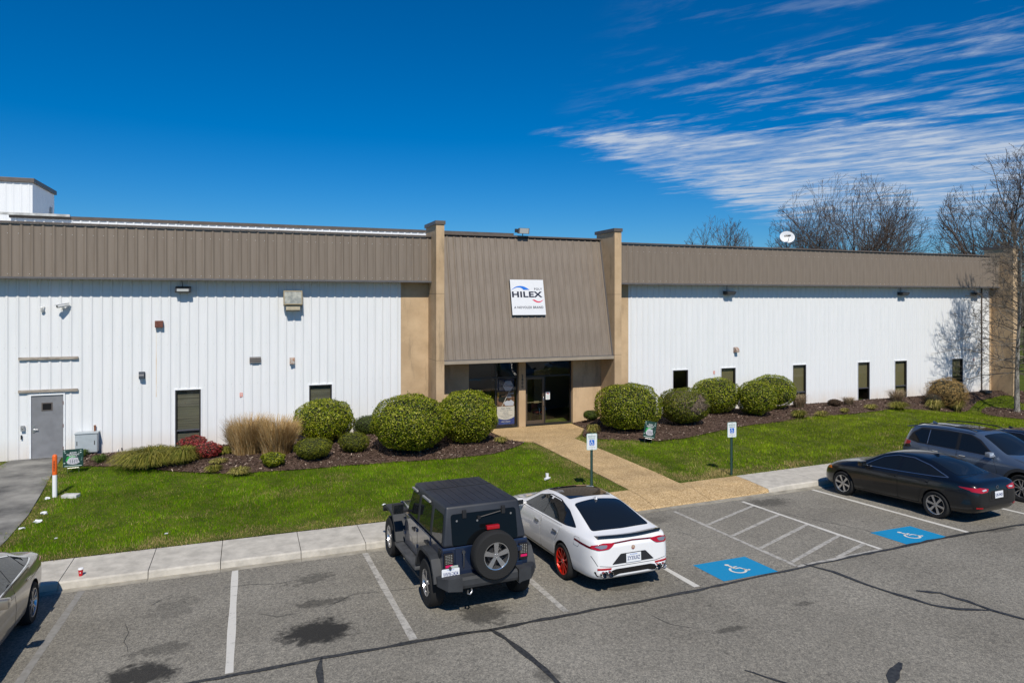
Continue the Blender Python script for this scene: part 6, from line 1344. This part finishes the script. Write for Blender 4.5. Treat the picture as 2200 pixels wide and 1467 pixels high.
# spare wheel on the tailgate
spw = thing('spare_wheel', None, None); spw.parent = J; spw.location = (-.785, -.085, .985); spw.rotation_euler = (0, 0, rad(90))
wheel(J, 0, 0, .405, .25, .232, 'five', ALLOY, 1, spare=spw)
TL = mat('tyre_lettering', (.16, .16, .155), rough=.8)
for word, a0, inv in (('WRANGLER', 38, 1), ('GOODYEAR', -42, -1)):
    for i, chx in enumerate(word):
        a = rad(a0 - (i - (len(word) - 1) / 2) * 9.5) if inv > 0 else rad(180 + 80 + (i - (len(word) - 1) / 2) * 9.5 + 0)
        me = text_mesh(chx, .075, TL, depth=.002); r_ = .315; o = link('tyre_letter', me, spw)
        if inv > 0: th = rad(68) - (i - 3.5) * rad(9.5); o.matrix_local = Matrix.Translation((-r_ * math.cos(th) * 1, .118, r_ * math.sin(th))) @ Matrix.Rotation(math.pi, 4, 'Z') @ Matrix.Rotation(rad(90), 4, 'X') @ Matrix.Rotation(th - rad(90), 4, 'Z')
        else: th = rad(-62) - (i - 3.5) * rad(9.5); o.matrix_local = Matrix.Translation((-r_ * math.cos(th), .118, r_ * math.sin(th))) @ Matrix.Rotation(math.pi, 4, 'Z') @ Matrix.Rotation(rad(90), 4, 'X') @ Matrix.Rotation(th - rad(90), 4, 'Z')
MB().box(-.74, -.62, -.2, .05, .86, 1.10, bev=.02).build('spare_bracket', BLACK, J)
MB().tube([(-.66, -.085, 1.0), (-.70, -.085, 1.40)], .02, 6).build('lamp_stalk', BLACK, J); MB().box(-.76, -.68, -.20, .03, 1.40, 1.465, bev=.012).build('high_brake_lamp', TAIL_RED, J)
# bumper in three pieces, plate, hook, exhaust
bp = MB(); bp.prism([(-.62, .50), (-.80, .50), (-.82, .55), (-.82, .64), (-.78, .68), (-.62, .68)], -.50, .50, 'y'); bmp = bp.build('rear_bumper', PLASTIC, J)
for s in (-1, 1):
    e = MB(); V = [(-.62, .51, .47), (-.85, .51, .47), (-.85, .51, .69), (-.62, .51, .70), (-.62, .75, .49), (-.82, .75, .49), (-.82, .75, .69), (-.62, .75, .70), (-.52, .89, .55), (-.66, .89, .55), (-.66, .89, .68), (-.52, .89, .69)]
    V = [(x, s * y, z) for x, y, z in V]; e.add(V, [(i + k, i + (k + 1) % 4, i + 4 + (k + 1) % 4, i + 4 + k) for i in (0, 4) for k in range(4)] + [(0, 1, 2, 3), (8, 9, 10, 11)]); e.build('bumper_end', PLASTIC, bmp)
pl = MB().prism([(p[0] + .66, p[1] + .735) for p in rounded_rect(.31, .16, .015)], -.668, -.662, 'x').build('licence_plate', PLATE, J)
MB().box(-.662, -.60, .52, .80, .66, .81).build('plate_bracket', BLACK, pl)
t = link('lettering', fit_text('VWW-2424', .265, .066, PLATE_INK, .001, .012), pl, (-.6695, .66, .728), (rad(90), 0, rad(-90))); t = link('lettering', fit_text('VIRGINIA', .13, .018, mat('plate_blue', (.08, .2, .55), rough=.5), .001, 0), pl, (-.6695, .66, .798), (rad(90), 0, rad(-90)))
MB().box(-.672, -.664, .53, .66, .822, .858).build('plate_sticker', mat('sticker_pale', (.45, .46, .42), rough=.5, col2=(.3, .38, .35), vscale=60), pl); MB().lathe([(0, -.03), (.02, -.03), (.026, 0), (.026, .05)], 12, 'x', Matrix.Translation((-.67, .67, .825))).build('plate_lamp', DARKGREY, pl)
hk = MB(); hk.tube([(-.72, .33, .50), (-.80, .33, .44), (-.82, .37, .40), (-.78, .40, .40), (-.74, .38, .44)], .016, 8); hk.build('tow_hook', STEEL, J, smooth=True); MB().lathe([(.028, 0), (.032, 0), (.032, .2), (.028, .2)], 14, 'x', Matrix.Translation((-.62, -.62, .40)), closed=True).build('exhaust_tip', STEEL, J)
MB().lathe([(0, 0), (.07, 0), (.075, .012), (.0, .018)], 18, 'y', Matrix.Translation((-.42, .775, 1.02))).build('fuel_cap', BLACK, J)
for ax in (0, 2.946):
    for s in (-1, 1): wheel(J, ax, s * .80, .405, .25, .232, 'five', ALLOY, s)
MB().box(3.40, 3.60, -.80, .80, .50, .68, bev=.04).build('front_bumper', PLASTIC, J)
# ------------------------------------------------------------------ vegetation
def leaf_material(name, trans=.25, rough=.42, spec=.5): return mat(name, (1, 1, 1), rough=rough, spec=spec, attr='tone', trans=trans)
LEAF = leaf_material('glossy_leaf', .30, .38, .22); NEEDLE = leaf_material('yew_leaf', .2, .6, .3); DRY = leaf_material('dry_stalk', .25, .8, .2); RED = leaf_material('red_leaf', .25, .45, .4)
BARK = mat('bark', (.06, .045, .035), rough=.95, col2=(.15, .12, .095), vscale=9, stretch=(3, 3, .8), bump=.6, bscale=20)
BARK_PALE = mat('lichen_bark', (.10, .085, .07), rough=.95, col2=(.34, .32, .28), vscale=7, stretch=(2, 2, .9), bump=.6, bscale=20)
def quads(C, U, V):
    """leaf quads (kite shaped) centred at C with half axes U, V"""
    n = len(C); q = np.stack([C - U, C + V * 1.0 - U * .1, C + U, C - V * 1.0 - U * .1], 1).reshape(-1, 3)
    return q, np.arange(4 * n).reshape(n, 4)
def unit(v): return v / np.maximum(np.linalg.norm(v, axis=1, keepdims=True), 1e-9)
def pix(px, py, z=0.03):
    d = ((px - 1100) / 1468 * math.cos(TH) + math.sin(TH), -(px - 1100) / 1468 * math.sin(TH) + math.cos(TH), -(py - 645) / 1468); t = (z - CAM_H) / d[2]
    return Vector((d[0] * t, d[1] * t, z)), Vector((d[0], d[1], 0)).normalized()
def px_scale(x, y): return 1468 / (x * math.sin(TH) + y * math.cos(TH))
def shrub(cx, base, w, top, label, pal, n, leaf=(.031, .0145), mt=None, dead=None, name='clipped_shrub', cat='shrub', lift=.06, squash=.0, group=None, rough_=.065, zg=.05):
    p, dh = pix(cx, base, zg); r = w / 2 / px_scale(p.x, p.y)
    c = p + dh * r * .78; r = w / 2 / px_scale(c.x, c.y)
    d = ((cx - 1100) / 1468 * math.cos(TH) + math.sin(TH), -(cx - 1100) / 1468 * math.sin(TH) + math.cos(TH)); tt = c.y / d[1]; c.x = d[0] * tt
    ztop = CAM_H - (top - 645) / px_scale(c.x, c.y); g = float(bed_z(np.array([c.x]), np.array([c.y]), BED_L if c.x < 11 else BED_R)[0])
    h = max(.25, ztop - g); t = thing(name, label, cat, (c.x, c.y, g), 0, group)
    rz = (h - lift) / 2 * 1.04; zc = lift + (h - lift) / 2
    # random directions, denser on the shell
    v = unit(RNG.normal(size=(n, 3))); k = 2.12; 
    sup = (np.abs(v[:, 0]) ** k + np.abs(v[:, 1]) ** k + np.abs(v[:, 2]) ** k) ** (-1 / k)
    lump = 1 + rough_ * (vnoise(v[:, 0] * 3 + 9, v[:, 1] * 3 + v[:, 2] * 2.3 + 9, int(cx) % 50) - .5) * 2 + rough_ * .6 * (vnoise(v[:, 0] * 8 + 20, v[:, 2] * 8 + v[:, 1] * 6 + 20, int(cx) % 47) - .5) * 2
    shell = np.where(RNG.random(n) < .75, 1 - np.abs(RNG.normal(0, .03, n)), 1 - RNG.random(n) * .16) + np.maximum(0, RNG.normal(-.01, .014, n)) + np.where(RNG.random(n) < .015, RNG.uniform(.02, .09, n) * (v[:, 2] > 0), 0)
    P = v * (sup * lump * shell)[:, None] * np.array([r, r, rz]); 
    nrm = unit(v / np.array([r, r, rz]))
    a = unit(np.cross(nrm, RNG.normal(size=(n, 3)))); nn = unit(nrm + RNG.normal(0, .55, (n, 3))); U = unit(np.cross(nn, a)); V = unit(np.cross(nn, U))
    sc = RNG.uniform(.7, 1.3, n)[:, None]; tone = np.array(pal)[RNG.integers(0, len(pal), n)] * RNG.uniform(.7, 1.3, (n, 1))
    big = (vnoise(v[:, 0] * 2.2 + 4, v[:, 2] * 2.2 + v[:, 1] + 4, int(cx) % 41))[:, None]; tone *= (.78 + .44 * big)
    lu, lv = leaf[0] * sc, leaf[1] * sc
    if dead is not None:
        dv = Vector(dead[0]).normalized(); dd = v @ np.array(dv) + .42 * (vnoise(v[:, 0] * 3.2 + 9, v[:, 2] * 3.2 + 9, 3) - .5) + .12 * (vnoise(v[:, 0] * 9 + 9, v[:, 2] * 9 + 9, 5) - .5)
        m = dd > dead[1]; tone[m] = np.array([.22, .165, .12]) * RNG.uniform(.5, 1.5, (m.sum(), 1)); lv = np.where(m[:, None], lv * .5, lv); lu = np.where(m[:, None], lu * 1.3, lu); P[m] *= RNG.uniform(.90, .99, (m.sum(), 1))
        keep = ~m | (RNG.random(n) < .9); P, U, V, tone, lu, lv = P[keep], U[keep], V[keep], tone[keep], lu[keep], lv[keep]
    q, f = quads(P + np.array([0, 0, zc]), U * lu, V * lv)
    link('crown', npmesh('crown', q, f, mt or LEAF, tone), t)
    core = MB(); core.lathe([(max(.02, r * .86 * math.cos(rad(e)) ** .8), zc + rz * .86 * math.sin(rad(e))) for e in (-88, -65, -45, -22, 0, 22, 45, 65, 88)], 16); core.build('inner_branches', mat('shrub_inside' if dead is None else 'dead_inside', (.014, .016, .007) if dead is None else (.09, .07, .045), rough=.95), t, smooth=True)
    st = MB(); 
    for k_ in range(4):
        a_ = k_ * 1.7 + cx; st.tube([(.05 * math.cos(a_), .05 * math.sin(a_), -.1), (r * .3 * math.cos(a_), r * .3 * math.sin(a_), zc - rz * .4)], .022, 5)
    st.build('stem', BARK, t); return t
HOLLY = [(.125, .175, .004), (.19, .235, .005), (.28, .30, .010), (.055, .088, .003), (.42, .41, .06)]
HOLLY_Y = [(.11, .14, .010), (.16, .18, .012), (.21, .21, .02), (.06, .085, .008)]
YEW = [(.10, .12, .006), (.15, .165, .008), (.19, .19, .010), (.055, .072, .005)]
DARKYEW = [(.055, .085, .008), (.085, .12, .010), (.038, .058, .006)]
G_ = 'clipped evergreen shrubs in the planting beds'
shrub(697, 964, 126, 860, 'large round holly shrub in front of the half hidden left window', HOLLY, 15000, group=G_)
shrub(792, 938, 68, 892, 'low dark shrub squeezed between the large left hollies', DARKYEW, 6000, (.022, .009), NEEDLE, group=G_)
shrub(883, 988, 166, 851, 'widest clipped holly shrub left of the entrance', HOLLY, 22000, group=G_)
shrub(1003, 966, 133, 840, 'tall round holly shrub in front of the entrance glass', HOLLY, 17000, group=G_)
shrub(674, 998, 77, 941, 'yellow green yew ball in front of the leftmost holly', YEW, 9000, (.020, .008), NEEDLE, group=G_, rough_=.09, lift=.02)
shrub(761, 982, 60, 929, 'small yellow green yew ball between two large left hollies', YEW, 7000, (.020, .008), NEEDLE, group=G_, rough_=.14, lift=.02)
shrub(588, 1007, 48, 972, 'smallest green shrub at the left bed edge', HOLLY, 3500, (.026, .010), group=G_, rough_=.16, lift=.0)
shrub(1270, 908, 34, 882, 'little dark shrub against the entrance wall', DARKYEW, 3000, (.022, .009), NEEDLE, group=G_)
shrub(1350, 938, 140, 825, 'largest clipped holly shrub right of the entrance', HOLLY, 19000, group=G_)
shrub(1470, 924, 109, 835, 'yellowing holly shrub with a dead brown patch', HOLLY_Y, 13000, dead=((.10, -.86, .22), .83), group=G_)
shrub(1537, 897, 99, 812, 'round holly shrub under the second right window', HOLLY, 12000, group=G_)
shrub(1625, 902, 83, 820, 'smaller round holly in front of the rightmost holly', HOLLY, 10000, group=G_)
shrub(1660, 888, 96, 807, 'rightmost clipped holly shrub in the right bed', HOLLY, 11000, group=G_)
REDP = [(.20, .015, .018), (.30, .025, .03), (.42, .06, .06), (.10, .010, .012), (.34, .09, .04)]
shrub(440, 995, 68, 951, 'bright red dwarf shrub in the left bed', REDP, 4200, (.028, .011), RED, name='red_shrub', rough_=.16, lift=.0)
shrub(415, 966, 54, 937, 'red dwarf shrub directly below the tall left window', REDP, 3000, (.028, .011), RED, name='red_shrub', rough_=.16, lift=.0)
shrub(2034, 866, 78, 814, 'large tan dried grass mound near the right wall end', [(.36, .23, .08), (.48, .33, .13), (.26, .16, .055)], 9000, (.06, .006), DRY, name='dry_shrub', rough_=.12, lift=.0)
shrub(1793, 878, 26, 858, 'small round brown bare shrub in the right bed', [(.09, .055, .035), (.13, .085, .055), (.05, .03, .02)], 2600, (.035, .006), DRY, name='dry_shrub', rough_=.12, lift=.0)
shrub(2004, 868, 38, 845, 'low dark brown shrub left of the tan grass mound', [(.08, .05, .03), (.12, .08, .045)], 2600, (.04, .006), DRY, name='dry_shrub', rough_=.2, lift=.0)

def tuft(cx, base, w, top, label, pal, n, name='grass_tuft', cat='ornamental grass', arch=.9, width=.007, group=None, upright=False, zg=.06):
    p, dh = pix(cx, base, zg); r = w / 2 / px_scale(p.x, p.y); c = p + dh * r * .6; d = ((cx - 1100) / 1468 * math.cos(TH) + math.sin(TH), -(cx - 1100) / 1468 * math.sin(TH) + math.cos(TH)); c.x = d[0] * c.y / d[1]
    r = w / 2 / px_scale(c.x, c.y); bed = BED_L if c.x < 11 else BED_R; g = float(bed_z(np.array([c.x]), np.array([c.y]), bed)[0]); h = max(.12, CAM_H - (top - 645) / px_scale(c.x, c.y) - g)
    a = RNG.uniform(0, 2 * math.pi, n); b0 = r * (.78 if upright else .45) * np.sqrt(RNG.random(n)); hh = h * (RNG.uniform(.45, 1.0, n) if not upright else np.where(RNG.random(n) < .72, RNG.uniform(.4, .78, n), RNG.uniform(.7, 1.0, n))); out = r * RNG.uniform(.2, 1.0, n) * (.85 if upright else 1.0)
    a2 = a + RNG.normal(0, .5, n); segs = 4; pts = []
    for k in range(segs + 1):
        s = k / segs; rr = out * s ** 1.5; zz = hh * (np.sin(s * math.pi * (.5 if upright else (.5 + .36 * arch))) if not upright else np.where(s < .7, s, s - .35 * (s - .7)) / .895)
        pts.append(np.stack([b0 * np.cos(a) + rr * np.cos(a2), b0 * np.sin(a) + rr * np.sin(a2), zz], -1))
    side = np.stack([-np.sin(a2 + .6), np.cos(a2 + .6), np.zeros(n)], -1); vs = []
    for k in range(segs + 1):
        wd = width * (1 - .75 * (k / segs) ** 2); vs += [pts[k] - side * wd, pts[k] + side * wd]
    V = np.stack(vs, 1).reshape(-1, 3); m = 2 * (segs + 1); base_i = (np.arange(n) * m)[:, None]
    F = np.concatenate([base_i + np.array([[2 * k, 2 * k + 1, 2 * k + 3, 2 * k + 2]]) for k in range(segs)], 0)
    tone = np.array(pal)[RNG.integers(0, len(pal), n)] * RNG.uniform(.7, 1.3, (n, 1)); T = np.concatenate([tone * (.75 + .12 * k) for k in range(segs)], 0)
    t = thing(name, label, cat, (c.x, c.y, g), 0, group)
    link('blades', npmesh('blades', V, F, DRY, T), t); MB().lathe([(r * .42, -.04), (r * .3, h * .12), (0, h * .16)], 10).build('root_mound', mat('root_mound', (.05, .04, .02), rough=.95), t); return t
TAN = [(.42, .27, .10), (.52, .36, .16), (.32, .19, .07), (.58, .44, .24)]
LIR = [(.14, .15, .02), (.22, .20, .03), (.30, .26, .06), (.09, .11, .015)]
YEL = [(.30, .25, .06), (.42, .35, .12), (.20, .19, .04), (.14, .15, .03)]
DRYT = [(.30, .22, .13), (.42, .33, .21), (.22, .15, .09)]
tuft(532, 985, 80, 889, 'tall tan ornamental grass clump beside the red shrubs', TAN, 4200, upright=True, width=.0065)
tuft(594, 985, 78, 892, 'tall tan ornamental grass clump left of the first holly', TAN, 3800, upright=True, width=.0065)
tuft(325, 1008, 130, 962, 'broad yellow green liriope mass under the tall left window', LIR, 2600, width=.010)
tuft(395, 1003, 70, 958, 'yellow green liriope clump touching the red shrub', LIR, 1200, width=.010)
GT = 'small yellow grass tufts in the mulch'
for i, (cx, ba, w, tp, l, pal) in enumerate([
    (482, 985, 44, 960, 'yellow green tuft between red shrub and tan grass', LIR), (470, 1003, 38, 987, 'yellow tuft at the lower left bed, above the pale tuft', YEL), (460, 1014, 36, 998, 'short yellow green tuft at the bed edge below the red shrub', LIR),
    (516, 1021, 44, 1003, 'pale yellow tuft at the lowest edge of the left bed', YEL), (1077, 956, 28, 938, 'brownish tuft beside the path below the entrance', YEL), (1275, 934, 26, 910, 'yellow tuft at the corner of the right bed by the path', YEL),
    (1718, 898, 34, 880, 'yellow green tuft right of the rightmost holly', LIR), (1766, 895, 28, 882, 'pale dry tuft in the middle of the right bed', YEL), (1815, 887, 18, 876, 'tiny yellow tuft below the brown round shrub', YEL), (1872, 880, 26, 868, 'yellow tuft below the blinded right window', YEL),
    (1931, 880, 40, 862, 'green yellow tuft below the twiggy dry shrub', LIR), (2010, 872, 34, 857, 'yellow tuft below the dark brown shrub', YEL), (2058, 866, 28, 855, 'thin yellow tuft below the tan mound', YEL)]):
    tuft(cx, ba, w, tp, l, pal, 300 if w < 40 else 420, group=GT, width=.011)
for cx, ba, w, tp, l in ((1716, 882, 44, 845, 'fan of dry tan stalks beside the third right window'), (1823, 875, 34, 852, 'fan of dry stalks beside the brown round shrub'), (1926, 866, 48, 836, 'dry twiggy stalks below the sixth wall window')):
    tuft(cx, ba, w, tp, l, DRYT, 420, name='dry_stalks', cat='dry plant', width=.006, upright=False, arch=.3)
for cx, ba, w, l in ((178, 985, 26, 'green weed tuft beside the grey cabinet'), (215, 995, 30, 'weed tuft in the mulch right of the yard sign')):
    tuft(cx, ba, w, ba - 20, l, [(.07, .12, .02), (.10, .15, .03)], 260, name='weed_tuft', cat='weed', width=.008)

# ------------------------------------------------------------------ bare trees
def tree_mesh(name, polys, mt):
    """polys: list of (points, radii); thin ones get 3 sides"""
    V = []; F = []; o = 0
    for pts, rs in polys:
        n = 7 if rs[0] > .06 else (4 if rs[0] > .02 else 3); m = len(pts); pts = np.array(pts); d = np.gradient(pts, axis=0); d = unit(d)
        ref = np.array([0, 0, 1.]) if abs(d[0][2]) < .9 else np.array([1., 0, 0]); a = unit(np.cross(d, ref)); b = np.cross(d, a); th = np.arange(n) * 2 * math.pi / n
        ring = pts[:, None, :] + (a[:, None, :] * np.cos(th)[None, :, None] + b[:, None, :] * np.sin(th)[None, :, None]) * np.array(rs)[:, None, None]
        V.append(ring.reshape(-1, 3)); k = np.arange(n); k2 = (k + 1) % n
        for i in range(m - 1): F.append(np.stack([o + i * n + k, o + i * n + k2, o + (i + 1) * n + k2, o + (i + 1) * n + k], -1))
        o += m * n
    return npmesh(name, np.concatenate(V), np.concatenate(F), mt, smooth=True)
def grow(rng, p, d, L, r, depth, out, cfg):
    seg = 5 if L > 1 else 3; pts = [p]; rs = [r]; q = np.array(p, float); dd = np.array(d, float)
    for i in range(seg):
        env = cfg.get('env')
        if env is not None and depth > 0 and (((q - env[0]) / env[1]) ** 2).sum() > 1.0: break
        dd = dd + rng.normal(0, cfg['wig'], 3) + np.array([0, 0, cfg['up']]) * (1 if depth > 0 else 0); dd /= np.linalg.norm(dd); q = q + dd * L / seg; pts.append(q.copy()); rs.append(max(cfg['rmin'], r * (1 - (i + 1) / seg * cfg['taper'])))
    if len(pts) < 2: return
    out.append((pts, rs)); seg = len(pts) - 1
    if depth >= cfg['depth'] or L < cfg['lmin']: return
    nch = cfg['kids'][min(depth, len(cfg['kids']) - 1)]
    for k in range(nch):
        t = rng.uniform(.25, 1.0) if k < nch - 2 else 1.0; i = min(seg - 1, int(t * seg)); f = t * seg - i; pp = np.array(pts[i]) * (1 - f) + np.array(pts[min(i + 1, seg)]) * f
        ax = np.array(pts[min(i + 1, seg)]) - np.array(pts[max(i, 0) if i < seg else seg - 1]); ax /= max(1e-6, np.linalg.norm(ax))
        ang = rad(rng.uniform(*cfg['ang'])) * (.6 if t > .98 else 1); rv = rng.normal(size=3); rv -= ax * rv.dot(ax); rv /= np.linalg.norm(rv)
        nd = ax * math.cos(ang) + rv * math.sin(ang)
        grow(rng, pp, nd, L * rng.uniform(*cfg['len']) * (1 - .25 * (1 - t)), max(cfg['rmin'], rs[min(i, seg)] * rng.uniform(.5, .72)), depth + 1, out, cfg)
def bare_tree(x, y, z, H, label, seed, mt, cfg, trunk_h, trunk_r, limbs, spread, limb_len, group=None, name='bare_tree', lean=(0, 0)):
    rng = np.random.default_rng(seed); t = thing(name, label, 'tree', (x, y, z), 0, group)
    tk = []; P = [np.array([lean[0] * s * trunk_h + .04 * math.sin(s * 5 + seed), lean[1] * s * trunk_h, s * trunk_h - .1]) for s in np.linspace(0, 1, 7)]; R = [trunk_r * (1.25 if i == 0 else 1 - .25 * i / 6) for i in range(7)]
    link('trunk', tree_mesh('trunk', [(P, R)], mt), t)
    for k in range(limbs):
        a = 2.4 * k + rng.uniform(-.3, .3); tilt = rad(spread) * (.25 + .75 * ((k + .5) / limbs)); d = (math.sin(tilt) * math.cos(a), math.sin(tilt) * math.sin(a), math.cos(tilt))
        grow(rng, P[-1] - np.array([0, 0, .5 * trunk_r + (k % 3) * .12 * trunk_h]), d, limb_len * rng.uniform(.85, 1.1) * (1.08 - .30 * (k / limbs)), trunk_r * rng.uniform(.42, .58), 0, tk, cfg)
    link('crown', tree_mesh('crown', tk, mt), t); return t
FAR = mat('far_bark', (.062, .044, .034), rough=.95, col2=(.11, .082, .066), vscale=2)
cfg = dict(wig=.085, up=.042, taper=.62, depth=4, lmin=.45, kids=[7, 6, 5, 4], ang=(22, 55), len=(.42, .66), rmin=.0115)
GB = 'bare trees behind the building'
V3 = lambda *a: np.array(a, float)
bare_tree(59.6, 55, -.8, 20, 'broad bare tree crown standing behind the middle of the right fascia', 12, FAR, dict(cfg, depth=5, kids=[8, 6, 5, 3, 2], len=(.45, .68), lmin=.3, env=(V3(0, 0, 9.6), V3(8.6, 8.6, 10.4))), 3.6, .42, 18, 80, 8.4, GB)
bare_tree(48.6, 62, -.8, 14, 'small bare treetop left of the satellite dish', 9, FAR, dict(cfg, depth=4, kids=[7, 5, 4, 3], env=(V3(0, 0, 9.0), V3(4.2, 4.2, 6.8))), 5.5, .24, 14, 62, 6.6, GB)
bare_tree(68.6, 42.5, -.8, 19, 'tall bare tree at the right edge behind the end pier', 8, FAR, dict(cfg, up=.042, depth=5, kids=[8, 6, 4, 3, 2], lmin=.3, env=(V3(0, 0, 10.5), V3(7.8, 7.8, 10.8))), 5.0, .36, 18, 70, 8.6, GB)
# bare lawn tree near the right end, layered side branches on one leader
def leader_tree(x, y, z, H, label, seed):
    rng = np.random.default_rng(seed); t = thing('bare_tree', label, 'tree', (x, y, z)); mt = BARK_PALE
    P = [np.array([.10 * s * math.sin(4 * s) + .25 * s, .06 * math.sin(6 * s), s * H - .1]) for s in np.linspace(0, 1, 16)]; R = [max(.012, .135 * (1 - .93 * s) * (1.2 if s == 0 else 1)) for s in np.linspace(0, 1, 16)]
    link('trunk', tree_mesh('trunk', [(P, R)], mt), t); out = []
    c2 = dict(wig=.11, up=.01, taper=.7, depth=2, lmin=.22, kids=[10, 6, 3], ang=(25, 65), len=(.28, .5), rmin=.0075)
    for k in range(84):
        s = .22 + .76 * (k / 84) ** .95; i = min(14, int(s * 15)); f = s * 15 - i; p = P[i] * (1 - f) + P[i + 1] * f; a = k * 2.399 + rng.uniform(-.4, .4)
        el = rad(-14 + 74 * s + rng.uniform(-10, 10)); L = (2.7 * (1 - s) ** .75 + .55) * rng.uniform(.75, 1.1)
        grow(rng, p, (math.cos(a) * math.cos(el), math.sin(a) * math.cos(el), math.sin(el)), L, .030 * (1.15 - s) + .006, 0, out, c2)
    link('crown', tree_mesh('crown', out, mat('twig_grey', (.085, .068, .052), rough=.95, col2=(.20, .175, .14), vscale=3)), t); return t
leader_tree(37.5, 23.75, -.60, 9.8, 'bare lawn tree with pale lichened trunk in a mulch ring', 4)
# beyond the right end: road and brush
o = grid_sheet('far_road', np.array([58., 160.]), np.array([44., 48., 50.]), lambda X, Y: np.full(X.shape, -.70), mat('far_road_concrete', (.34, .32, .28), rough=.9)); tag(o, kind='structure')
for k, (x, y, h) in enumerate(((84, 60, 7), (92, 66, 8.5), (76, 58, 6))):
    bare_tree(x, y, -.75, h, ['scrubby bare tree beyond the far road, nearest the end pier', 'tallest scrubby tree beyond the far road', 'low scrubby tree beyond the far road'][k], 20 + k, FAR, dict(cfg, depth=3, kids=[6, 5, 4]), 1.2, .12, 12, 70, h * .5, 'scrub trees beyond the far road')
# ------------------------------------------------------------------ turf blades
def turf():
    V = []; F = []; T = []; tot = 0
    for (x0, x1, y0, y1, dens, ln, wd) in ((-8.6, 14.5, 16.45, 26.5, 1500, .062, .0062), (14.5, 43, 16.5, 26.5, 620, .075, .010), (-12, -7.2, 24.5, 27.3, 600, .06, .007)):
        n = int((x1 - x0) * (y1 - y0) * dens); x = RNG.uniform(x0, x1, n); y = RNG.uniform(y0, y1, n)
        ok = np.ones(n, bool)
        for poly, grow_ in ((PATH_R, -.13), (LPATH, -.16), (BED_L, -.16), (BED_R, -.16), (BED_T, -.2), (BED_T2, -.2)):
            e = edge_dist(x, y, poly); ins = in_poly(x, y, poly); ok &= ~(ins & (e > -grow_ * RNG.random(n) ** 2 * (.3 + 1.4 * vnoise(x * 4, y * 4, 21))))
        ok &= y < 27.2
        bk = np.array([16.53]) + .045 * np.maximum(0, x - 4) - .045 * np.maximum(0, x - 22); ok &= y > bk - .16 * RNG.random(n) ** 2 * vnoise(x * 4, y * 4, 22)
        ok &= ~((x > APRON[0] - .2) & (x < APRON[1]) & (y < bk))
        ed = np.minimum(np.clip(y - bk, 0, 9), np.minimum(edge_dist(x, y, PATH_R), edge_dist(x, y, LPATH) + .3))
        thin = smoothstep(.0, .45, ed + .35 * vnoise(x * 1.7, y * 1.7, 12)); bare = smoothstep(.78, .86, vnoise(x * .9 + 7, y * .9 + 3, 13)) * (x > 9) * .75
        ok &= RNG.random(n) < (.35 + .65 * thin) * (1 - bare)
        x, y, ed = x[ok], y[ok], ed[ok]; bk_ = bk[ok]; n = len(x); z = np.maximum(gz(x, y) - .015, np.where(y < bk_, .002, -9))
        clump = vnoise(x * 2.6, y * 2.6, 2) * .6 + vnoise(x * 6.1, y * 6.1, 15) * .4; tall = .45 + 1.2 * clump * clump + .5 * vnoise(x * .7, y * .7, 4)
        L = ln * tall * RNG.uniform(.6, 1.3, n) * (.6 + .4 * smoothstep(0, .5, ed)); a = RNG.uniform(0, 2 * math.pi, n) ; lean = np.abs(RNG.normal(.55, .35, n)) 
        wa = 2 * math.pi * vnoise(x * .8, y * .8, 6); dx = np.cos(a) * .75 + np.cos(wa) * .5; dy = np.sin(a) * .75 + np.sin(wa) * .5
        tip = np.stack([dx * np.sin(lean) * L, dy * np.sin(lean) * L, np.cos(lean) * L], -1); B = np.stack([x, y, z], -1); b2 = RNG.uniform(0, math.pi, n); sd = np.stack([np.cos(b2), np.sin(b2), np.zeros(n)], -1) * (wd * RNG.uniform(.6, 1.3, n))[:, None]
        q = np.stack([B - sd, B + sd, B + tip], 1).reshape(-1, 3); V.append(q); F.append(tot + np.arange(3 * n).reshape(n, 3)); tot += 3 * n
        g1 = np.array([.085, .190, .002]); g2 = np.array([.165, .290, .005]); g3 = np.array([.27, .30, .025]); dry = np.array([.40, .31, .13])
        m = vnoise(x * .45 + 2, y * .45, 8)[:, None] * .6 + vnoise(x * 1.8, y * 1.8, 9)[:, None] * .4; yel = smoothstep(6, 26, x)[:, None] * .5 
        c = g1 * (1 - m) + g2 * m; c = c * (1 - yel) + g3 * yel; r = RNG.random((n, 1)); c = np.where(r < .14, g3, c)
        dryp = (1 - smoothstep(.05, .95, ed + .8 * (vnoise(x * 2.1, y * 2.1, 10) - .5)))[:, None] * .8 + .05 + .28 * smoothstep(.66, .85, vnoise(x * .8 + 5, y * .8 + 1, 17))[:, None]; c = np.where(RNG.random((n, 1)) < dryp, dry * RNG.uniform(.6, 1.2, (n, 1)), c)
        c = c * (.62 + .76 * clump[:, None]) ; T.append(c * RNG.uniform(.6, 1.4, (n, 1)))
    me = npmesh('lawn_grass', np.concatenate(V), np.concatenate(F), leaf_material('grass_blade', .35, .7, .04), np.concatenate(T))
    o = link('lawn_grass', me); tag(o, 'short green lawn grass with dry patches along the pavement edges', 'grass', kind='stuff')
turf()
